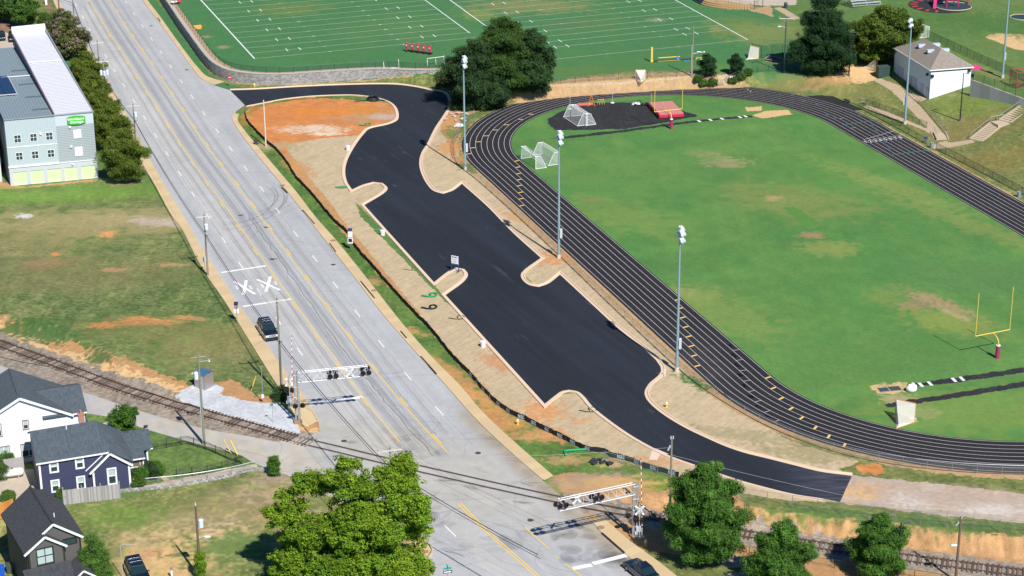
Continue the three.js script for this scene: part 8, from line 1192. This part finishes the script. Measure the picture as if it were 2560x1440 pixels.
{ const t = thing('storage_box', 'dark green storage cabinet behind the field house', 'cabinet', G(2206, 190), 0.23); obj('box', [rbox(2.4, 2.0, 1.6, 0.05, 0, 1.0, 0)], mat([0.03, 0.06, 0.055], 0.6), t); obj('lid', [box(2.5, 0.1, 1.7, 0, 2.03, 0)], mat([0.05, 0.08, 0.075], 0.6), t); }
// ---------- hillside stairs, rails, concrete wall ----------
function stairs(px0, px1, n, w, label, y1) {
  const a = G(...px0), b = G(...px1); b.y = Math.max(b.y, y1 ?? b.y); const d = V(b.x - a.x, 0, b.z - a.z), L = d.length(), t = thing('stairs', label, 'stairs', a, Math.atan2(-d.z, d.x)), m = mat([0.48, 0.38, 0.27], 0.9), rise = (b.y - a.y) / n, run = L / n;
  for (let i = 0; i < n; i++) obj('step', box(run * 0.97, rise + 0.5, w, run * (i + 0.5), rise * (i + 1) - (rise + 0.5) / 2 + 0.06, 0), m, t);
  for (const z of [-w / 2 - 0.12, w / 2 + 0.12]) obj('side_wall', slabQ([0, 0.25, z - 0.1], [0, 0.25, z + 0.1], [L, b.y - a.y + 0.25, z + 0.1], [L, b.y - a.y + 0.25, z - 0.1], 0.7), m, t);
  for (const z of [-w / 2 - 0.12]) { obj('handrail', [bar([0, 1.1, z], [L, b.y - a.y + 1.1, z], 0.05), bar([0, 0.2, z], [0, 1.1, z], 0.04), bar([L, b.y - a.y, z], [L, b.y - a.y + 1.1, z], 0.04), bar([L / 2, (b.y - a.y) / 2, z], [L / 2, (b.y - a.y) / 2 + 1.1, z], 0.04)], steel, t); }
  return t;
}
stairs([2440, 352], [2492, 312], 11, 2.3, 'lower flight of hillside steps below the landing', 2.3); stairs([2512, 305], [2600, 246], 14, 2.3, 'upper flight of hillside steps above the landing', 4.8); stairs([2357, 350], [2349, 332], 5, 1.9, 'short flight of steps beside the track gate');
{ const t = thing('landing', 'concrete landing between the two hillside flights', 'landing', G(2502, 310), 0.35); obj('slab', [box(2.8, 0.5, 2.6, 0, 0.05, 0)], mat([0.48, 0.38, 0.27], 0.9), t); obj('handrail', [bar([-1.4, 1.2, -1.3], [1.4, 1.35, -1.3], 0.05), bar([0, 0, -1.3], [0, 1.25, -1.3], 0.04)], steel, t); }
function railing(px, label, h = 1.0) { const P = GW(px), t = thing('railing', label, 'railing', [0, 0, 0]); for (const [x, z] of along(P, 1.6)) obj('post', [bar([x, hgt(x, z), z], [x, hgt(x, z) + h, z], 0.03, 5)], steel, t); for (const f of [0.5, 1]) obj('rail', ribbon(P, [[-0.03, 0], [0, 0.05], [0.03, 0]], false, (x, z) => hgt(x, z) + h * f), steel, t); }
railing([[2268, 232], [2306, 264], [2352, 318], [2368, 338]], 'steel pipe railing beside the diagonal path'); railing([[2153, 270], [2152, 262], [2166, 260], [2168, 268]], 'white pipe corner railing at the top of the ramp', 1.2);
{ const a = G(2424, 240), b = G(2562, 268), d = V(b.x - a.x, 0, b.z - a.z), L = d.length(), t = thing('concrete_wall', 'stained concrete retaining wall beside the field house', 'wall', [a.x + 0.1, a.y - 0.3, a.z], Math.atan2(-d.z, d.x)), ms = [[0.42, 0.395, 0.36], [0.38, 0.355, 0.32], [0.46, 0.43, 0.39]].map((c) => mat(c, 0.95)); let k = 0;
  for (let x = 0; x < L + 6; x += 2.4, k++) { const f0 = x / L, f1 = (x + 2.38) / L, h = (f) => lerp(3.6, 2.7, f); obj('panel', slabQ([x, h(f0), 0.15], [x + 2.38, h(f1), 0.15], [x + 2.38, h(f1), -0.15], [x, h(f0), -0.15], 4.2), ms[k % 3], t); }
  for (let x = 0.5; x < L + 5; x += 2.6) obj('fence_post', [bar([x, lerp(3.6, 2.7, x / L), 0], [x, lerp(3.6, 2.7, x / L) + 1.7, 0], 0.045, 6)], dkGreen, t); obj('fence_mesh', quadG([0, 3.65, 0], [L + 5, 2.55, 0], [L + 5, 4.25, 0], [0, 5.3, 0]), new THREE.MeshStandardMaterial({ color: col([0.02, 0.06, 0.05]), transparent: true, opacity: 0.16, side: THREE.DoubleSide }), t); }
{ const t = thing('red_umbrella', 'round red canopy beyond the field house corner', 'canopy', G(2436, 196)); obj('canopy', [new THREE.ConeGeometry(1.25, 0.7, 14, 1, true).translate(0, 2.5, 0)], mat([0.6, 0.02, 0.16], 0.7), t); obj('pole', [bar([0, 0, 0], [0, 2.8, 0], 0.04)], steel, t); }
{ const t = thing('batting_cage', 'red framed batting cage at the right edge', 'cage', G(2556, 212), 0.2), red = mat([0.42, 0.03, 0.03], 0.6); obj('frame', [[-2, -1.5], [2, -1.5], [2, 1.5], [-2, 1.5]].map(([x, z]) => bar([x, 0, z], [x, 2.8, z], 0.08)).concat([bar([-2, 2.8, -1.5], [2, 2.8, -1.5], 0.08), bar([-2, 2.8, 1.5], [2, 2.8, 1.5], 0.08), bar([-2, 2.8, -1.5], [-2, 2.8, 1.5], 0.08), bar([2, 2.8, -1.5], [2, 2.8, 1.5], 0.08), bar([-2, 0, 1.5], [2, 2.8, 1.5], 0.06)]), red, t); obj('net', [quadG([-2, 0, 1.5], [2, 0, 1.5], [2, 2.8, 1.5], [-2, 2.8, 1.5]), quadG([-2, 0, -1.5], [-2, 0, 1.5], [-2, 2.8, 1.5], [-2, 2.8, -1.5])], new THREE.MeshStandardMaterial({ color: col([0.05, 0.05, 0.05]), transparent: true, opacity: 0.35, side: THREE.DoubleSide }), t); }
{ // playground at the top right
  const p = G(2362, 14), t = thing('playground', 'magenta play structure on a round black rubber pad', 'playground', p), mag = mat([0.5, 0.02, 0.14], 0.6), rb = mat([0.02, 0.02, 0.022], 0.9), rd = mat([0.5, 0.06, 0.06], 0.8), tq = mat([0.015, 0.045, 0.055], 0.9);
  obj('rubber_pad', [new THREE.CylinderGeometry(7.0, 7.0, 0.06, 40).translate(-1.0, 0.05, 0)], rb, t); obj('inner_pad', [new THREE.CylinderGeometry(4.0, 4.0, 0.08, 36).translate(1.6, 0.07, 1.2)], tq, t); obj('pad_edge', [new THREE.TorusGeometry(4.0, 0.12, 6, 40).rotateX(Math.PI / 2).translate(1.6, 0.14, 1.2)], mat([0.5, 0.4, 0.25], 0.8), t);
  for (let k = 0; k < 9; k++) { const a = 1.9 + k * 0.36; obj('printed_letter', [box(1.5, 0.02, 0.55).rotateY(-a).translate(-1 + Math.cos(a) * 5.9, 0.095, Math.sin(a) * 5.9)], rd, t); }
  for (const [x, z] of [[-2.2, 0], [0, 1.8], [2.6, 1.6], [1, -2], [-1, -2.4], [5.2, -0.5]]) obj('post', [cyl(0.14, 0.14, 4.2, x, 0.1, z, 8)], mag, t); obj('deck', [box(3.2, 0.15, 2.6, -0.8, 1.9, -0.6), box(2.6, 0.12, 0.3, 1.4, 1.4, 1.7)], mag, t); obj('rail', [bar([-2.2, 2.9, 0], [2.6, 2.6, 1.6], 0.07), bar([-2.2, 2.4, 0], [2.6, 2.1, 1.6], 0.07), bar([0, 3.4, 1.8], [5.2, 3.4, -0.5], 0.08)], mag, t); obj('panel', [box(1.6, 1.2, 0.1, -1.4, 2.6, 0.6), box(1.2, 1, 0.1, 1.2, 3.0, -1.8)], mag, t); obj('slide', [slabQ([-2.5, 2.0, 0.2], [-1.8, 2.0, 0.2], [-2.6, 0.2, 3.2], [-3.3, 0.2, 3.2], 0.1)], mag, t);
  const q = thing('rubber_pad', 'round dark rubber pad at the right edge of the lawn', 'pad', G(2556, 44)); obj('pad', [new THREE.CylinderGeometry(2.6, 2.6, 0.08, 30).translate(0, 0.05, 0)], tq, q); obj('edge', [new THREE.TorusGeometry(2.6, 0.12, 6, 36).rotateX(Math.PI / 2).translate(0, 0.08, 0)], mat([0.5, 0.4, 0.28], 0.8), q); }
{ const t = thing('bleacher', 'grey metal bleachers behind the yellowing trees', 'bleachers', G(2166, 14), 0.3); for (let k = 0; k < 5; k++) obj('seat', [box(7, 0.08, 0.3, 0, 0.6 + k * 0.45, -k * 0.75), box(7, 0.06, 0.3, 0, 0.2 + k * 0.45, -k * 0.75 + 0.35)], alu, t); for (const x of [-3.4, 0, 3.4]) obj('support', [bar([x, 0, 0.2], [x, 0.6, 0.2], 0.05), bar([x, 0, -3.2], [x, 2.6, -3.2], 0.05), bar([x, 0.5, 0.2], [x, 2.5, -3.2], 0.05)], alu, t); obj('guard_rail', [bar([-3.5, 3.3, -3.3], [3.5, 3.3, -3.3], 0.05), bar([-3.5, 2.9, -3.3], [3.5, 2.9, -3.3], 0.04), bar([3.5, 1.6, 0.2], [3.5, 3.3, -3.3], 0.05), bar([-3.5, 1.6, 0.2], [-3.5, 3.3, -3.3], 0.05)], alu, t); }
soccerGoal(2304, 86, 2.0, 'white soccer goal at the baseball field corner behind the field house', 5, 2.2);
{ const P = smooth(GW([[1700, -30], [1735, 2], [1762, 14], [1800, 21], [1850, 24], [1872, 24]]), 1.2), t = thing('block_edge', 'curved dark block edging above the practice field corner', 'wall', [0, 0, 0]), ms = [mat([0.03, 0.035, 0.045], 0.9), mat([0.42, 0.27, 0.12], 0.9), mat([0.05, 0.055, 0.065], 0.9)]; let k = 0; for (const [x, z, a] of along(P, 0.62)) { for (let c = 0; c < 3; c++) obj('block', rbox(0.56, 0.34, 0.4, 0.06, 0, 0, 0).rotateY(a).translate(x - Math.sin(a) * c * 0.3, hgt(x, z) + 0.15 + c * 0.34, z - Math.cos(a) * c * 0.3), x > 44 ? ms[1] : ms[(k + c) % 2 * 2], t); k++; } }
{ const t = thing('field_gate', 'black metal field gate standing open at the far corner', 'gate', G(1885, 24), 0.8); obj('post', [cyl(0.07, 0.07, 2.1, 0, 0, 0, 8), cyl(0.07, 0.07, 2.1, 3.2, 0, 0, 8)], blackM, t); obj('leaf', [bar([0, 0.3, 0], [1.6, 0.3, 0], 0.03), bar([0, 1.8, 0], [1.6, 1.8, 0], 0.03), ...[0, 0.4, 0.8, 1.2, 1.6].map((x) => bar([x, 0.3, 0], [x, 1.8, 0], 0.025))], blackM, t); const q = thing('field_gate', 'small dark gate between the clipped trees', 'gate', G(1793, 200), 0.1); obj('post', [cyl(0.06, 0.06, 1.6, 0, 0, 0, 8), cyl(0.06, 0.06, 1.6, 2.8, 0, -0.4, 8)], darkPost, q); obj('leaf', [bar([0, 1.2, 0], [1.4, 1.2, 0], 0.03), bar([0, 0.2, 0], [1.4, 0.2, 0], 0.03), ...[0.3, 0.7, 1.1, 1.4].map((x) => bar([x, 0.2, 0], [x, 1.2, 0], 0.02))], darkPost, q); }
{ const t = thing('tool_shed_bin', 'dark green bin by the path above the practice field', 'bin', G(1964, 20)); obj('drum', [cyl(0.4, 0.42, 1.1, 0, 0, 0, 14)], mat([0.02, 0.06, 0.07], 0.5), t); obj('lid', [cyl(0.44, 0.3, 0.2, 0, 1.1, 0, 14)], mat([0.03, 0.08, 0.09], 0.5), t); }
{ const t = thing('trampoline_net', 'low dark rebound frame in the evergreen shade', 'rebounder', G(1930, 150), 0.2); obj('frame', [bar([-1.6, 0.3, 0], [0, 0.35, -2.2], 0.06), bar([0, 0.35, -2.2], [1.8, 0.3, 0], 0.06), bar([-1.6, 0.3, 0], [0.2, 0.3, 1.8], 0.06), bar([0.2, 0.3, 1.8], [1.8, 0.3, 0], 0.06)], mat([0.4, 0.36, 0.33], 0.7), t); obj('bed', [quadG([-1.5, 0.3, 0], [0, 0.33, -2.1], [1.7, 0.3, 0], [0.2, 0.3, 1.7])], mat([0.03, 0.03, 0.03], 0.9), t); }
console.log('things');
scene.traverse((o) => { if (o.isMesh) { o.castShadow = true; o.receiveShadow = true; } });
renderer.render(scene, camera);
